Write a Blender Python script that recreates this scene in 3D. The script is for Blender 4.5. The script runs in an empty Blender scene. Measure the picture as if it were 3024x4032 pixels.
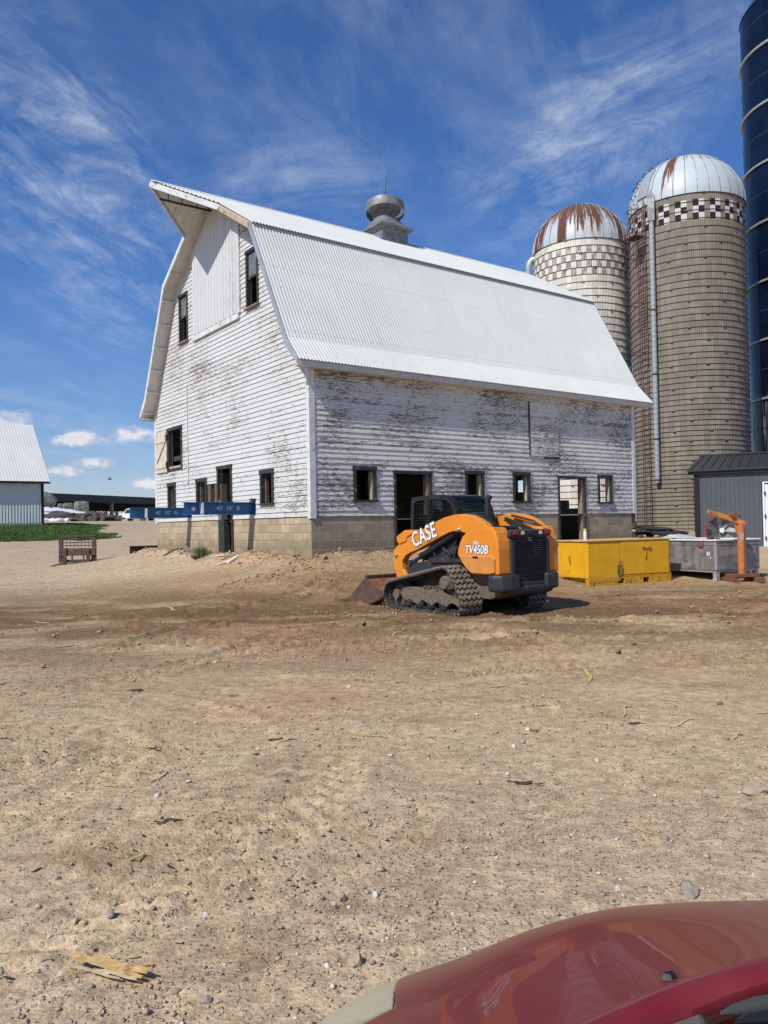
import bpy, bmesh, math, random
import numpy as np
from mathutils import Vector, Matrix, noise as mnoise

random.seed(7)
rng = np.random.default_rng(11)
SC = bpy.context.scene
COL = SC.collection
rad = math.radians

# ------------------------------------------------------------------ camera numbers
F_PX, PITCH, ROLL, CAMZ = 3072.77, 0.0162, 0.0188, 1.5
CW, CH = 3024, 4032


def ray(px, py):
    a = px - CW / 2
    b = py - CH / 2
    c, s = math.cos(ROLL), math.sin(ROLL)
    X = (a * c - b * s) / F_PX
    Y = (a * s + b * c) / F_PX
    fw = np.array([0, math.cos(PITCH), math.sin(PITCH)])
    up = np.array([0, -math.sin(PITCH), math.cos(PITCH)])
    return np.array([1.0, 0, 0]) * X + fw - up * Y


CAMP = np.array([0, 0, CAMZ])


def hit(q, P, n):
    d = ray(*q)
    n = np.array(n, float)
    return CAMP + d * (((np.array(P, float) - CAMP) @ n) / (d @ n))


def atdepth(q, D):
    d = ray(*q)
    return CAMP + d / d[1] * D


def Zc(box, pts, scale=1659.0):
    """coordinates read in an enlarged crop of the photo -> photo coordinates"""
    s = (box[2] - box[0]) / scale
    return [(box[0] + a * s, box[1] + b * s) for a, b in pts]


class Frame:
    """a thing's own upright frame: origin o, local x axis at world angle ang"""

    def __init__(s, o, ang):
        s.o = np.array(o, float)
        s.ang = ang
        s.ex = np.array([math.cos(ang), math.sin(ang), 0])
        s.ey = np.array([-math.sin(ang), math.cos(ang), 0])
        s.ez = np.array([0, 0, 1.0])

    def w(s, q):
        return s.o + s.ex * q[0] + s.ey * q[1] + s.ez * q[2]

    def l(s, P):
        v = np.array(P) - s.o
        return np.array([v @ s.ex, v @ s.ey, v @ s.ez])

    def onx(s, q, x=0):
        return s.l(hit(q, s.o + s.ex * x, s.ex))

    def ony(s, q, y=0):
        return s.l(hit(q, s.o + s.ey * y, s.ey))

    def onz(s, q, z=0):
        return s.l(hit(q, s.o + s.ez * z, s.ez))


BANG = rad(36.0436)
BAR = Frame((-1.70475, 18.23802, 1.55128), BANG)     # barn corner; z=0 is the first block joint


# ------------------------------------------------------------------ scene helpers
def link(o, parent=None):
    COL.objects.link(o)
    if parent is not None:
        o.parent = parent
    return o


def tag(o, label=None, cat=None, group=None, kind=None):
    if label:
        o['label'] = label
    if cat:
        o['category'] = cat
    if group:
        o['group'] = group
    if kind:
        o['kind'] = kind
    return o


def thing(name, loc, ang, label, cat, group=None):
    o = bpy.data.objects.new(name, None)
    o.empty_display_size = 0.2
    link(o)
    o.location = [float(v) for v in loc]
    o.rotation_euler = (0, 0, ang)
    return tag(o, label, cat, group)


def copy_tree(o, parent=None):
    c = o.copy()
    COL.objects.link(c)
    if parent is not None:
        c.parent = parent
    for ch in list(o.children):
        copy_tree(ch, c)
    return c


class MB:
    """collects shapes, then links them as one mesh object"""

    def __init__(s):
        s.v = []
        s.f = []
        s.mi = []
        s.cur = 0

    def add(s, vs, fs):
        n = len(s.v)
        s.v += [tuple(float(c) for c in p) for p in vs]
        s.f += [tuple(i + n for i in f) for f in fs]
        s.mi += [s.cur] * len(fs)
        return s

    def quad(s, a, b, c, d):
        return s.add([a, b, c, d], [(0, 1, 2, 3)])

    def box(s, x0, x1, y0, y1, z0, z1, M=None):
        vs = [(x, y, z) for z in (z0, z1) for y in (y0, y1) for x in (x0, x1)]
        if M is not None:
            vs = [tuple(M @ Vector(p)) for p in vs]
        return s.add(vs, [(0, 2, 3, 1), (4, 5, 7, 6), (0, 1, 5, 4), (2, 6, 7, 3), (0, 4, 6, 2), (1, 3, 7, 5)])

    def obox(s, c, d, hs, up=(0, 0, 1)):
        """box centred at c, long axis d, half sizes hs = (along d, side, up)"""
        d = Vector(d).normalized()
        u = Vector(up)
        sd = u.cross(d)
        if sd.length < 1e-6:
            sd = Vector((1, 0, 0))
        sd.normalize()
        u = d.cross(sd)
        M = Matrix((d, sd, u)).transposed().to_4x4()
        M.translation = Vector(c)
        return s.box(-hs[0], hs[0], -hs[1], hs[1], -hs[2], hs[2], M)

    def bar(s, p, q, w, h, up=(0, 0, 1)):
        p, q = Vector(p), Vector(q)
        return s.obox((p + q) / 2, q - p, ((q - p).length / 2, w / 2, h / 2), up)

    def prism(s, poly, axis, a, b):
        """poly: 2D outline, extruded along axis from a to b. axis 'y': poly=(x,z); 'x': (y,z); 'z': (x,y)"""
        n = len(poly)

        def P(p, t):
            return {'x': (t, p[0], p[1]), 'y': (p[0], t, p[1]), 'z': (p[0], p[1], t)}[axis]
        vs = [P(p, a) for p in poly] + [P(p, b) for p in poly]
        fs = [tuple(range(n)), tuple(range(2 * n - 1, n - 1, -1))]
        fs += [(i, (i + 1) % n + 0, (i + 1) % n + n, i + n) for i in range(n)]
        return s.add(vs, fs)

    def tube(s, pts, r, n=8, cap=True):
        pts = [Vector(p) for p in pts]
        rs = r if isinstance(r, (list, tuple)) else [r] * len(pts)
        vs, fs = [], []
        t0 = (pts[1] - pts[0]).normalized()
        ref = Vector((0, 0, 1)) if abs(t0.z) < 0.9 else Vector((1, 0, 0))
        u = t0.cross(ref).normalized()
        for i, p in enumerate(pts):
            if i == 0:
                t = pts[1] - pts[0]
            elif i == len(pts) - 1:
                t = pts[-1] - pts[-2]
            else:
                t = (pts[i + 1] - pts[i]).normalized() + (pts[i] - pts[i - 1]).normalized()
            t.normalize()
            u = (u - t * u.dot(t)).normalized()
            w = t.cross(u)
            for k in range(n):
                a = 2 * math.pi * k / n
                vs.append(p + (u * math.cos(a) + w * math.sin(a)) * rs[i])
        for i in range(len(pts) - 1):
            for k in range(n):
                fs.append((i * n + k, i * n + (k + 1) % n, (i + 1) * n + (k + 1) % n, (i + 1) * n + k))
        if cap:
            fs.append(tuple(range(n - 1, -1, -1)))
            fs.append(tuple(range((len(pts) - 1) * n, len(pts) * n)))
        return s.add(vs, fs)

    def cyl(s, p, q, r, n=16, cap=True):
        return s.tube([p, q], r, n, cap)

    def lathe(s, prof, n=32, M=None, close=False, a0=0.0, a1=2 * math.pi):
        """prof: list of (r,z) around z"""
        full = abs(a1 - a0 - 2 * math.pi) < 1e-6
        m = n if full else n + 1
        vs, fs = [], []
        for r, z in prof:
            for k in range(m):
                a = a0 + (a1 - a0) * k / n
                p = Vector((r * math.cos(a), r * math.sin(a), z))
                vs.append(tuple(M @ p) if M is not None else p)
        L = len(prof)
        for i in range(L - 1 if not close else L):
            j = (i + 1) % L
            for k in range(n):
                k2 = (k + 1) % m
                fs.append((i * m + k, i * m + k2, j * m + k2, j * m + k))
        return s.add(vs, fs)

    def blob(s, c, r, seed=0, sub=1, amp=0.3, sq=(1, 1, 1)):
        bm = bmesh.new()
        bmesh.ops.create_icosphere(bm, subdivisions=sub, radius=1)
        vs = []
        for v in bm.verts:
            k = 1 + amp * mnoise.noise(v.co * 1.7 + Vector((seed * 3.1, seed * 1.7, seed)))
            vs.append((c[0] + v.co.x * r * k * sq[0], c[1] + v.co.y * r * k * sq[1], c[2] + v.co.z * r * k * sq[2]))
        fs = [tuple(l.vert.index for l in f.loops) for f in bm.faces]
        bm.free()
        return s.add(vs, fs)

    def build(s, name, mats, parent=None, smooth=False, bevel=0, seg=2, loc=None, rot=None, angle=None):
        me = bpy.data.meshes.new(name)
        me.from_pydata(s.v, [], s.f)
        if not isinstance(mats, (list, tuple)):
            mats = [mats]
        for m in mats:
            me.materials.append(m)
        if len(mats) > 1:
            me.polygons.foreach_set('material_index', s.mi)
        bm = bmesh.new()
        bm.from_mesh(me)
        bmesh.ops.recalc_face_normals(bm, faces=bm.faces)
        bm.to_mesh(me)
        bm.free()
        if smooth or angle:
            me.polygons.foreach_set('use_smooth', [True] * len(me.polygons))
            me.set_sharp_from_angle(angle=rad(angle or 40))
        me.update()
        o = bpy.data.objects.new(name, me)
        link(o, parent)
        if loc is not None:
            o.location = loc
        if rot is not None:
            o.rotation_euler = rot
        if bevel:
            b = o.modifiers.new('bevel', 'BEVEL')
            b.width = bevel
            b.segments = seg
            b.limit_method = 'ANGLE'
            b.angle_limit = rad(40)
            b.harden_normals = False
        return o


def grid_obj(name, V, nx, ny, mat, parent=None, smooth=True):
    """V: (ny*nx,3) array"""
    me = bpy.data.meshes.new(name)
    i = np.arange((ny - 1) * (nx - 1))
    r, c = i // (nx - 1), i % (nx - 1)
    a = r * nx + c
    q = np.stack([a, a + 1, a + nx + 1, a + nx], 1).astype(np.int32)
    me.vertices.add(len(V))
    me.vertices.foreach_set('co', np.asarray(V, np.float32).ravel())
    me.loops.add(q.size)
    me.loops.foreach_set('vertex_index', q.ravel())
    me.polygons.add(len(q))
    me.polygons.foreach_set('loop_start', np.arange(len(q), dtype=np.int32) * 4)
    me.polygons.foreach_set('loop_total', np.full(len(q), 4, np.int32))
    me.materials.append(mat)
    me.update(calc_edges=True)
    me.polygons.foreach_set('use_smooth', [smooth] * len(q))
    o = bpy.data.objects.new(name, me)
    return link(o, parent)


def text_obj(name, body, mat, parent, size, M, extrude=0.002, shear=0.0, offset=0.0, spacing=1.0, xs=1.0, bold=None):
    """flat lettering turned into a mesh; M places its xy plane"""
    cu = bpy.data.curves.new(name, 'FONT')
    cu.body = body
    cu.size = size
    cu.extrude = extrude
    cu.shear = shear
    cu.offset = offset
    cu.space_character = spacing
    cu.align_x = 'CENTER'
    cu.align_y = 'CENTER'
    tmp = bpy.data.objects.new('tmp_text', cu)
    COL.objects.link(tmp)
    dg = bpy.context.evaluated_depsgraph_get()
    me = bpy.data.meshes.new_from_object(tmp.evaluated_get(dg))
    bpy.data.objects.remove(tmp)
    bpy.data.curves.remove(cu)
    me.name = name
    for v in me.vertices:
        v.co.x *= xs
    me.materials.clear()
    me.materials.append(mat)
    me.transform(M)
    o = bpy.data.objects.new(name, me)
    return link(o, parent)


def plane_M(o, ux, uy):
    ux, uy = Vector(ux).normalized(), Vector(uy)
    uy = (uy - ux * uy.dot(ux)).normalized()
    M = Matrix((ux, uy, ux.cross(uy))).transposed().to_4x4()
    M.translation = Vector(o)
    return M


# ------------------------------------------------------------------ material helpers
class NT:
    def __init__(s, name):
        s.m = bpy.data.materials.new(name)
        s.m.use_nodes = True
        s.t = s.m.node_tree
        s.N = s.t.nodes
        s.L = s.t.links
        s.b = s.N['Principled BSDF']
        s._co = None

    def n(s, typ, **kw):
        nd = s.N.new(typ)
        for k, v in kw.items():
            if k.startswith('i_'):
                key = k[2:]
                key = int(key) if key.isdigit() else key.replace('_', ' ')
                s.put(nd.inputs[key], v)
            else:
                setattr(nd, k, v)
        return nd

    def put(s, sock, v):
        if hasattr(v, 'is_output') or isinstance(v, bpy.types.NodeSocket):
            s.L.new(v, sock)
        elif isinstance(v, bpy.types.Node):
            s.L.new(v.outputs[0], sock)
        else:
            if isinstance(v, (tuple, list)) and sock.type == 'RGBA' and len(v) == 3:
                v = (*v, 1)
            sock.default_value = v

    def co(s, kind='Object'):
        if s._co is None:
            s._co = s.n('ShaderNodeTexCoord')
        return s._co.outputs[kind]

    def map(s, scale=(1, 1, 1), loc=(0, 0, 0), rot=(0, 0, 0), v=None):
        return s.n('ShaderNodeMapping', i_Vector=v or s.co(), i_Scale=scale, i_Location=loc, i_Rotation=rot).outputs[0]

    def noise(s, scale=5, detail=4, rough=0.55, v=None, dist=0.0, w=None):
        nd = s.n('ShaderNodeTexNoise', i_Scale=scale, i_Detail=detail, i_Roughness=rough, i_Distortion=dist)
        s.L.new(v or s.co(), nd.inputs['Vector'])
        return nd.outputs[0]

    def ramp(s, fac, stops, interp='LINEAR'):
        nd = s.n('ShaderNodeValToRGB')
        nd.color_ramp.interpolation = interp
        e = nd.color_ramp.elements
        while len(e) < len(stops):
            e.new(0.5)
        for el, (p, c) in zip(e, stops):
            el.position = p
            el.color = (c, c, c, 1) if isinstance(c, (int, float)) else (*c, 1) if len(c) == 3 else c
        s.put(nd.inputs[0], fac)
        return nd.outputs[0]

    def mix(s, fac, a, b, mode='MIX'):
        nd = s.n('ShaderNodeMix', data_type='RGBA', blend_type=mode)
        s.put(nd.inputs[0], fac)
        s.put(nd.inputs[6], a)
        s.put(nd.inputs[7], b)
        return nd.outputs[2]

    def math(s, op, a, b=0.0, clamp=False):
        nd = s.n('ShaderNodeMath', operation=op, use_clamp=clamp)
        s.put(nd.inputs[0], a)
        s.put(nd.inputs[1], b)
        return nd.outputs[0]

    def sep(s, v=None):
        return s.n('ShaderNodeSeparateXYZ', i_Vector=v or s.co()).outputs

    def comb(s, x, y, z):
        return s.n('ShaderNodeCombineXYZ', i_X=x, i_Y=y, i_Z=z).outputs[0]

    def bump(s, h, dist=0.01, strength=1.0, normal=None):
        nd = s.n('ShaderNodeBump', i_Distance=dist, i_Strength=strength)
        s.put(nd.inputs['Height'], h)
        if normal is not None:
            s.L.new(normal, nd.inputs['Normal'])
        s.L.new(nd.outputs[0], s.b.inputs['Normal'])
        return nd.outputs[0]

    def out(s, col=None, rough=None, metal=None, **kw):
        if col is not None:
            s.put(s.b.inputs['Base Color'], col)
        if rough is not None:
            s.put(s.b.inputs['Roughness'], rough)
        if metal is not None:
            s.put(s.b.inputs['Metallic'], metal)
        for k, v in kw.items():
            s.put(s.b.inputs[k.replace('_', ' ')], v)
        return s.m


def m_plain(name, col, rough=0.6, metal=0.0, var=0.18, scale=6.0, dirt=None, dirt_amt=0.4, dirt_scale=3.0, bump=0.0, spec=0.5):
    """one colour with slight wear, optionally with patches of a second colour"""
    t = NT(name)
    n1 = t.noise(scale, 5, 0.6)
    a = tuple(c * (1 - var) for c in col)
    b = tuple(min(1, c * (1 + var)) for c in col)
    c = t.mix(t.ramp(n1, [(0.3, 0.0), (0.7, 1.0)]), a, b)
    if dirt is not None:
        n2 = t.noise(dirt_scale, 8, 0.68)
        k = t.ramp(n2, [(0.62 - dirt_amt * 0.35, 0.0), (0.70 - dirt_amt * 0.2, 1.0)])
        c = t.mix(k, c, dirt)
        rr = t.mix(k, (rough,) * 3, (0.9,) * 3)
        t.out(c, rr, metal)
    else:
        t.out(c, rough, metal)
    t.b.inputs['Specular IOR Level'].default_value = spec
    if bump:
        t.bump(t.noise(scale * 6, 4, 0.6), bump)
    return t.m
# ------------------------------------------------------------------ terrain
_ctl = [(0, 0, 0), (-3, 2, 0), (4, 3, 0), (0, 6, 0), (-5, 6, 0), (6, 7, 0), (0, 10, 0), (-6, 11, .02), (7, 11, .02), (12, 8, 0), (-12, 8, 0),
        (1.2, 12.5, 0), (-.3, 14.58, 0.0), (2.2, 13.2, 0), (0.2, 13.8, 0), (-1.7, 18.24, .70), (-4.7, 22.3, .72), (-7.7, 26.5, .76), (2, 20.9, .7), (5, 23.1, .68),
        (8.2, 25.4, .7), (2.2, 33.7, .8), (4.4, 16.9, .1), (6.6, 18, .1), (7.4, 17.5, .1), (8.7, 18.1, .1), (12, 27.5, .55), (15, 26, .5),
        (13.7, 35.2, .9), (-10.3, 25.3, .39), (-10.5, 24, .36), (-4.2, 17.2, .2), (-7, 20.5, .28), (-14, 20, .1), (-9, 15, .03), (-20, 42, .95), (-12, 41, .95),
        (-23.2, 53, 1.88), (-33, 46, 1.8), (-28, 62, 2.0), (-14, 50, 1.3), (-35, 110, 2.5), (-34, 92, 2.58), (-30, 75, 2.3), (-40, 125, 3.4),
        (-48, 88, 2.6), (-20, 130, 3.3), (5, 60, 1.6), (30, 60, 1.5), (60, 100, 2), (60, 30, .4), (-60, 30, 1), (0, 100, 2.4), (20, 15, .05),
        (-60, -40, 0), (60, -40, 0), (0, -20, 0), (-70, 120, 3.4), (30, 150, 3.6), (-60, 170, 3.6), (120, 160, 3), (-140, 100, 3), (140, 0, .6), (-140, -20, .5)]
_C = np.array(_ctl, float)


def _U(r2):
    return np.where(r2 > 1e-12, r2 * np.log(np.maximum(r2, 1e-12)), 0.0)


def _tps():
    n = len(_C)
    d2 = ((_C[:, None, :2] - _C[None, :, :2]) ** 2).sum(2)
    K = _U(d2) + np.eye(n) * 0.6
    P = np.c_[np.ones(n), _C[:, :2]]
    A = np.block([[K, P], [P.T, np.zeros((3, 3))]])
    return np.linalg.solve(A, np.r_[_C[:, 2], np.zeros(3)])


_W = _tps()


def base_h(x, y):
    x = np.atleast_1d(np.asarray(x, float))
    y = np.atleast_1d(np.asarray(y, float))
    d2 = (x[:, None] - _C[None, :, 0]) ** 2 + (y[:, None] - _C[None, :, 1]) ** 2
    h = _U(d2) @ _W[:len(_C)] + _W[-3] + _W[-2] * x + _W[-1] * y
    far = np.clip((np.hypot(x, y) - 130) / 60, 0, 1)
    return h * (1 - far) + 3.2 * far


def H(x, y):
    return float(base_h(x, y)[0])


def ground_hit(q, dmax=160):
    d = ray(*q)
    t = 1.0
    prev = t
    while t < dmax:
        P = CAMP + d * t
        if P[2] < H(P[0], P[1]):
            lo, hi = prev, t
            for _ in range(18):
                m = (lo + hi) / 2
                P = CAMP + d * m
                if P[2] < H(P[0], P[1]):
                    hi = m
                else:
                    lo = m
            return CAMP + d * hi
        prev = t
        t *= 1.02
    return CAMP + d * dmax


# value noise in numpy for the ground relief
def _vn(x, y, seed):
    xi, yi = np.floor(x).astype(np.int64), np.floor(y).astype(np.int64)
    fx, fy = x - xi, y - yi
    fx = fx * fx * (3 - 2 * fx)
    fy = fy * fy * (3 - 2 * fy)

    def h(a, b):
        n = (a * 374761393 + b * 668265263 + seed * 974711) & 0x7fffffff
        n = ((n ^ (n >> 13)) * 1274126177) & 0x7fffffff
        return ((n ^ (n >> 16)) & 0xffff) / 65535.0
    return (h(xi, yi) * (1 - fx) + h(xi + 1, yi) * fx) * (1 - fy) + (h(xi, yi + 1) * (1 - fx) + h(xi + 1, yi + 1) * fx) * fy


def fbm(x, y, sc, seed, octv=4, gain=0.5):
    s = np.zeros_like(x)
    a = 1.0
    tot = 0
    for o in range(octv):
        s += a * (_vn(x * sc + 17.3 * o, y * sc - 9.1 * o, seed + o) - 0.5)
        tot += a
        a *= gain
        sc *= 2.03
    return s / tot


def smooth(e0, e1, v):
    t = np.clip((v - e0) / (e1 - e0), 0, 1)
    return t * t * (3 - 2 * t)


# wheel and track lanes pressed into the yard: (points, half gauge, lug pitch, strength)
_LANES = [([(-9, 9.6), (-4, 10.9), (0.5, 10.7), (5, 11.6), (10, 13.6)], 0.78, .15, .034),
          ([(-2.4, 8.3), (0.5, 8.6), (3.5, 9.0), (7.5, 9.3), (12, 9.0)], 0.8, .15, .030),
          ([(-7.5, 6.0), (-4.6, 7.4), (-2.8, 9.2), (-2.2, 11.2), (-1.0, 14.0)], 0.8, .15, .022),
          ([(1.4, 11.8), (2.6, 10.9), (4.4, 10.6), (7.2, 10.9)], 0.78, .15, .032),
          ([(-3.2, 2.2), (-1.6, 3.4), (-1.1, 4.6), (-1.4, 6.0), (-3.0, 7.2)], 0.72, .13, .012),
          ([(-5.5, 12.2), (-3.0, 13.3), (-1.2, 15.2), (-0.6, 16.6)], 0.6, .12, .03)]


def _spl(P, n=40):
    P = [np.array(p, float) for p in P]
    P = [2 * P[0] - P[1]] + P + [2 * P[-1] - P[-2]]
    out = []
    for i in range(1, len(P) - 2):
        for k in range(n):
            t = k / n
            out.append(0.5 * (2 * P[i] + (P[i + 1] - P[i - 1]) * t + (2 * P[i - 1] - 5 * P[i] + 4 * P[i + 1] - P[i + 2]) * t * t + (3 * P[i] - P[i - 1] - 3 * P[i + 1] + P[i + 2]) * t ** 3))
    return np.array(out)


def lanes(x, y):
    h = np.zeros_like(x)
    for P, g, pitch, amp in _LANES:
        S = _spl(P)
        L = np.r_[0, np.cumsum(np.hypot(*np.diff(S, axis=0).T))]
        T = np.gradient(S, axis=0)
        T /= np.linalg.norm(T, axis=1)[:, None]
        lo, hi = S.min(0) - g - .6, S.max(0) + g + .6
        m = (x > lo[0]) & (x < hi[0]) & (y > lo[1]) & (y < hi[1])
        idx = np.nonzero(m)[0]
        if not len(idx):
            continue
        for c0 in range(0, len(idx), 20000):
            ii = idx[c0:c0 + 20000]
            dx = x[ii][:, None] - S[None, :, 0]
            dy = y[ii][:, None] - S[None, :, 1]
            d2 = dx * dx + dy * dy
            k = d2.argmin(1)
            r = np.arange(len(ii))
            lat = dx[r, k] * -T[k, 1] + dy[r, k] * T[k, 0]
            along = L[k] + dx[r, k] * T[k, 0] + dy[r, k] * T[k, 1]
            w = np.abs(np.abs(lat) - g)
            band = 1 - smooth(.17, .25, w)
            fade = smooth(0.02, .12, k / len(S)) * (1 - smooth(.88, .98, k / len(S)))
            wear = smooth(-.16, .12, fbm(x[ii], y[ii], .7, 91, 3))
            lug = np.sin(2 * np.pi * (along + .8 * np.abs(np.abs(lat) - g)) / pitch)
            rim = np.exp(-((w - .27) / .06) ** 2)
            h[ii] += 1.7 * fade * wear * (band * (amp * .75 * np.clip(lug * 2.2, -1, 1) - amp * .8) + rim * amp * .9)
    return h


def relief(x, y):
    """small relief on top of the smooth terrain"""
    bx = (x - BAR.o[0]) * BAR.ex[0] + (y - BAR.o[1]) * BAR.ex[1]
    by = (x - BAR.o[0]) * BAR.ey[0] + (y - BAR.o[1]) * BAR.ey[1]
    dwall = np.hypot(np.maximum(np.maximum(-bx, bx - 12.23), 0), np.maximum(np.maximum(-by, by - 10.2), 0))
    inside = (bx > 0) & (bx < 12.23) & (by > 0) & (by < 10.2)
    dug = np.exp(-(((x - 1.5) / 7) ** 2 + ((y - 13.5) / 4.2) ** 2))          # soil churned round the loader
    berm = np.exp(-((dwall - .35) / .42) ** 2) * (.07 + .13 * np.clip(fbm(x, y, 1.1, 5, 3) * 2.4 + .35, 0, 1))
    berm *= np.where(inside, 0, 1)
    near = np.clip(1 - np.hypot(x, y) / 60, .15, 1)
    h = fbm(x, y, .35, 21, 3) * .10 + fbm(x, y, 1.6, 31, 4) * (.035 + .06 * dug) + berm
    rough = fbm(x, y, 7.0, 41, 4, .6)
    h += rough * (.020 + .055 * dug + .05 * np.exp(-(dwall / 1.6) ** 2)) * near
    fine = fbm(x, y, 28, 51, 3, .65)
    h += fine * .013 * near
    cl = np.clip(fbm(x, y, 5.0, 61, 3) - .18, 0, 1) * np.clip(fbm(x, y, .5, 71, 2) * 3 + dug * 1.3, 0, 1)
    h += cl * .22
    # parallel ridges where a machine turned, in front to the left, and a long lug-marked pass beyond
    wob = fbm(x, y, 1.5, 81, 3) * .10
    for cx, cy, rx, ry, an, wl, am in ((-.75, 3.55, 1.15, .50, rad(-32), .095, .019), (-2.3, 5.6, 1.3, .7, rad(-25), .12, .018), (2.6, 8.7, 2.6, .45, rad(-68), .15, .030),
                                       (-.2, 9.6, 1.9, .40, rad(-60), .14, .030), (4.9, 9.4, 2.0, .4, rad(-66), .15, .028), (-5.2, 8.8, 1.8, .6, rad(-50), .16, .022)):
        m = np.clip(1.25 - ((x - cx) / rx) ** 2 - ((y - cy) / ry) ** 2 + fbm(x, y, 1.2, 83, 3) * 1.6, 0, 1)
        m = m * m * (3 - 2 * m)
        ph = (x * math.cos(an) + y * math.sin(an) + wob) / wl
        h += m * am * np.clip(1.5 * np.sin(2 * np.pi * ph), -1, 1) * (.6 + .8 * _vn(x * 2.5, y * 2.5, 85))
    return h


def ground_z(x, y):
    x = np.atleast_1d(np.asarray(x, float))
    y = np.atleast_1d(np.asarray(y, float))
    return base_h(x, y) + relief(x, y) + lanes(x, y)


def GZ(x, y):
    return float(ground_z(x, y)[0])


def make_axis(lo, hi, zones, far):
    """zones: list of (a,b,step) ; grows geometrically outside"""
    pts = []
    for a, b, st in zones:
        pts += list(np.arange(a, b, st))
    pts.append(zones[-1][1])
    st = zones[-1][2]
    p = pts[-1]
    while p < hi:
        st *= 1.25
        p += st
        pts.append(p)
    st = zones[0][2]
    p = pts[0]
    pre = []
    while p > lo:
        st *= 1.25
        p -= st
        pre.append(p)
    return np.array(pre[::-1] + pts)


def build_ground(mat):
    # two sheets joined edge to edge: a finely divided yard near the camera and the land beyond it
    X = make_axis(-900, 900, [(-12, -6.5, .09), (-6.5, 7.0, .045), (7.0, 13, .08)], 0)
    Y = make_axis(-300, 1400, [(-0.5, 1.6, .10), (1.6, 5.2, .025), (5.2, 9.5, .04), (9.5, 19, .06), (19, 30, .12)], 0)
    gx, gy = np.meshgrid(X, Y)
    x, y = gx.ravel(), gy.ravel()
    z = np.zeros_like(x)
    for c in range(0, len(x), 60000):
        sl = slice(c, c + 60000)
        z[sl] = ground_z(x[sl], y[sl])
    o = grid_obj('ground', np.c_[x, y, z], len(X), len(Y), mat)
    tag(o, kind='structure')
    return o


def mat_ground():
    t = NT('dirt_yard')
    P = t.co()
    s = t.sep()
    big = t.noise(.22, 4, .55)
    mid = t.noise(1.1, 5, .6)
    pat = t.noise(.45, 3, .5, t.map(loc=(31, 7, 0)))
    fine = t.noise(11, 6, .65)
    grit = t.noise(60, 3, .7)
    tan = (.515, .365, .212)
    grey = (.425, .328, .220)
    brown = (.175, .105, .052)
    ochre = (.375, .240, .108)
    pink = (.430, .235, .150)
    # where the gravel lies: left side, far drive and right in front
    c = t.mix(t.ramp(mid, [(.35, 0), (.65, 1)]), tan, (.520, .390, .235))
    left = t.math('MULTIPLY', t.math('SUBTRACT', -1.5, s[0]), .16, True)
    front = t.math('MULTIPLY', t.math('SUBTRACT', 6.0, s[1]), .30, True)
    far = t.math('MULTIPLY', t.math('SUBTRACT', s[1], 24.0), .10, True)
    gm = t.math('MAXIMUM', t.math('MAXIMUM', left, t.math('MULTIPLY', front, .6)), far)
    gm = t.math('MULTIPLY', gm, t.ramp(big, [(.30, .35), (.62, 1)]))
    c = t.mix(gm, c, t.mix(t.ramp(fine, [(.35, 0), (.65, 1)]), grey, (.480, .390, .275)))
    # ochre subsoil between the drive and the barn
    oc = t.math('MULTIPLY', t.math('SUBTRACT', 1.0, t.math('MULTIPLY', t.math('ABSOLUTE', t.math('SUBTRACT', s[1], 14.5)), .16), True), t.ramp(pat, [(.38, 0), (.58, 1)]), True)
    oc = t.math('MULTIPLY', oc, t.math('ADD', t.math('MULTIPLY', t.math('ADD', s[0], 9.0), .4), 0, True))
    c = t.mix(oc, c, ochre)
    # darker turned soil
    dk = t.math('SUBTRACT', 1.25, t.math('MULTIPLY', t.math('ABSOLUTE', t.math('SUBTRACT', s[1], 13.2)), .17), True)
    dk = t.math('MULTIPLY', dk, t.ramp(t.noise(.9, 6, .62, t.map(scale=(.45, 1, 1), loc=(3, 9, 1))), [(.33, .18), (.52, 1)]))
    c = t.mix(dk, c, brown)
    spots = t.ramp(t.noise(1.9, 6, .68, t.map(scale=(.6, 1.0, 1), loc=(8, 2, 0))), [(.53, 0), (.70, .70)])
    c = t.mix(spots, c, (.265, .170, .095))
    # pinkish clay
    pk = t.ramp(t.noise(.30, 3, .5, t.map(loc=(12.5, 4, 0))), [(.56, 0), (.70, .55)])
    pk = t.math('MULTIPLY', pk, t.ramp(fine, [(.25, .5), (.6, 1)]))
    c = t.mix(pk, c, pink)
    # fine mottling, pebbles
    c = t.mix(.75, c, t.ramp(fine, [(.3, .28), (.7, .72)]), 'OVERLAY')
    c = t.mix(.5, c, t.ramp(grit, [(.32, .22), (.68, .78)]), 'OVERLAY')
    v = t.n('ShaderNodeTexVoronoi', i_Scale=38.0, i_Randomness=1.0)
    t.L.new(P, v.inputs['Vector'])
    pebm = t.ramp(v.outputs['Distance'], [(.20, 1), (.30, 0)])
    pebc = t.ramp(t.sep(v.outputs['Color'])[0], [(.0, (.16, .13, .115)), (.35, (.30, .25, .20)), (.7, (.45, .39, .31)), (1, (.62, .57, .48))])
    pebs = t.math('MULTIPLY', pebm, t.ramp(t.sep(v.outputs['Color'])[1], [(.40, 0), (.48, 1)]))
    pebs = t.math('MULTIPLY', pebs, t.math('ADD', t.math('MULTIPLY', gm, .8), .25, True))
    c = t.mix(pebs, c, pebc)
    hgt = t.math('ADD', t.math('MULTIPLY', fine, .5), t.math('ADD', t.math('MULTIPLY', grit, .30), t.math('MULTIPLY', pebs, .55)))
    t.out(c, .95)
    t.b.inputs['Specular IOR Level'].default_value = .15
    t.bump(hgt, .030, 1.0)
    return t.m


# ------------------------------------------------------------------ light and sky
SUN_L = Vector((-.672, -.160, .723)).normalized()       # towards the sun, in the barn's frame
SUN = Vector(BAR.ex * SUN_L.x + BAR.ey * SUN_L.y + BAR.ez * SUN_L.z)


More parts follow.
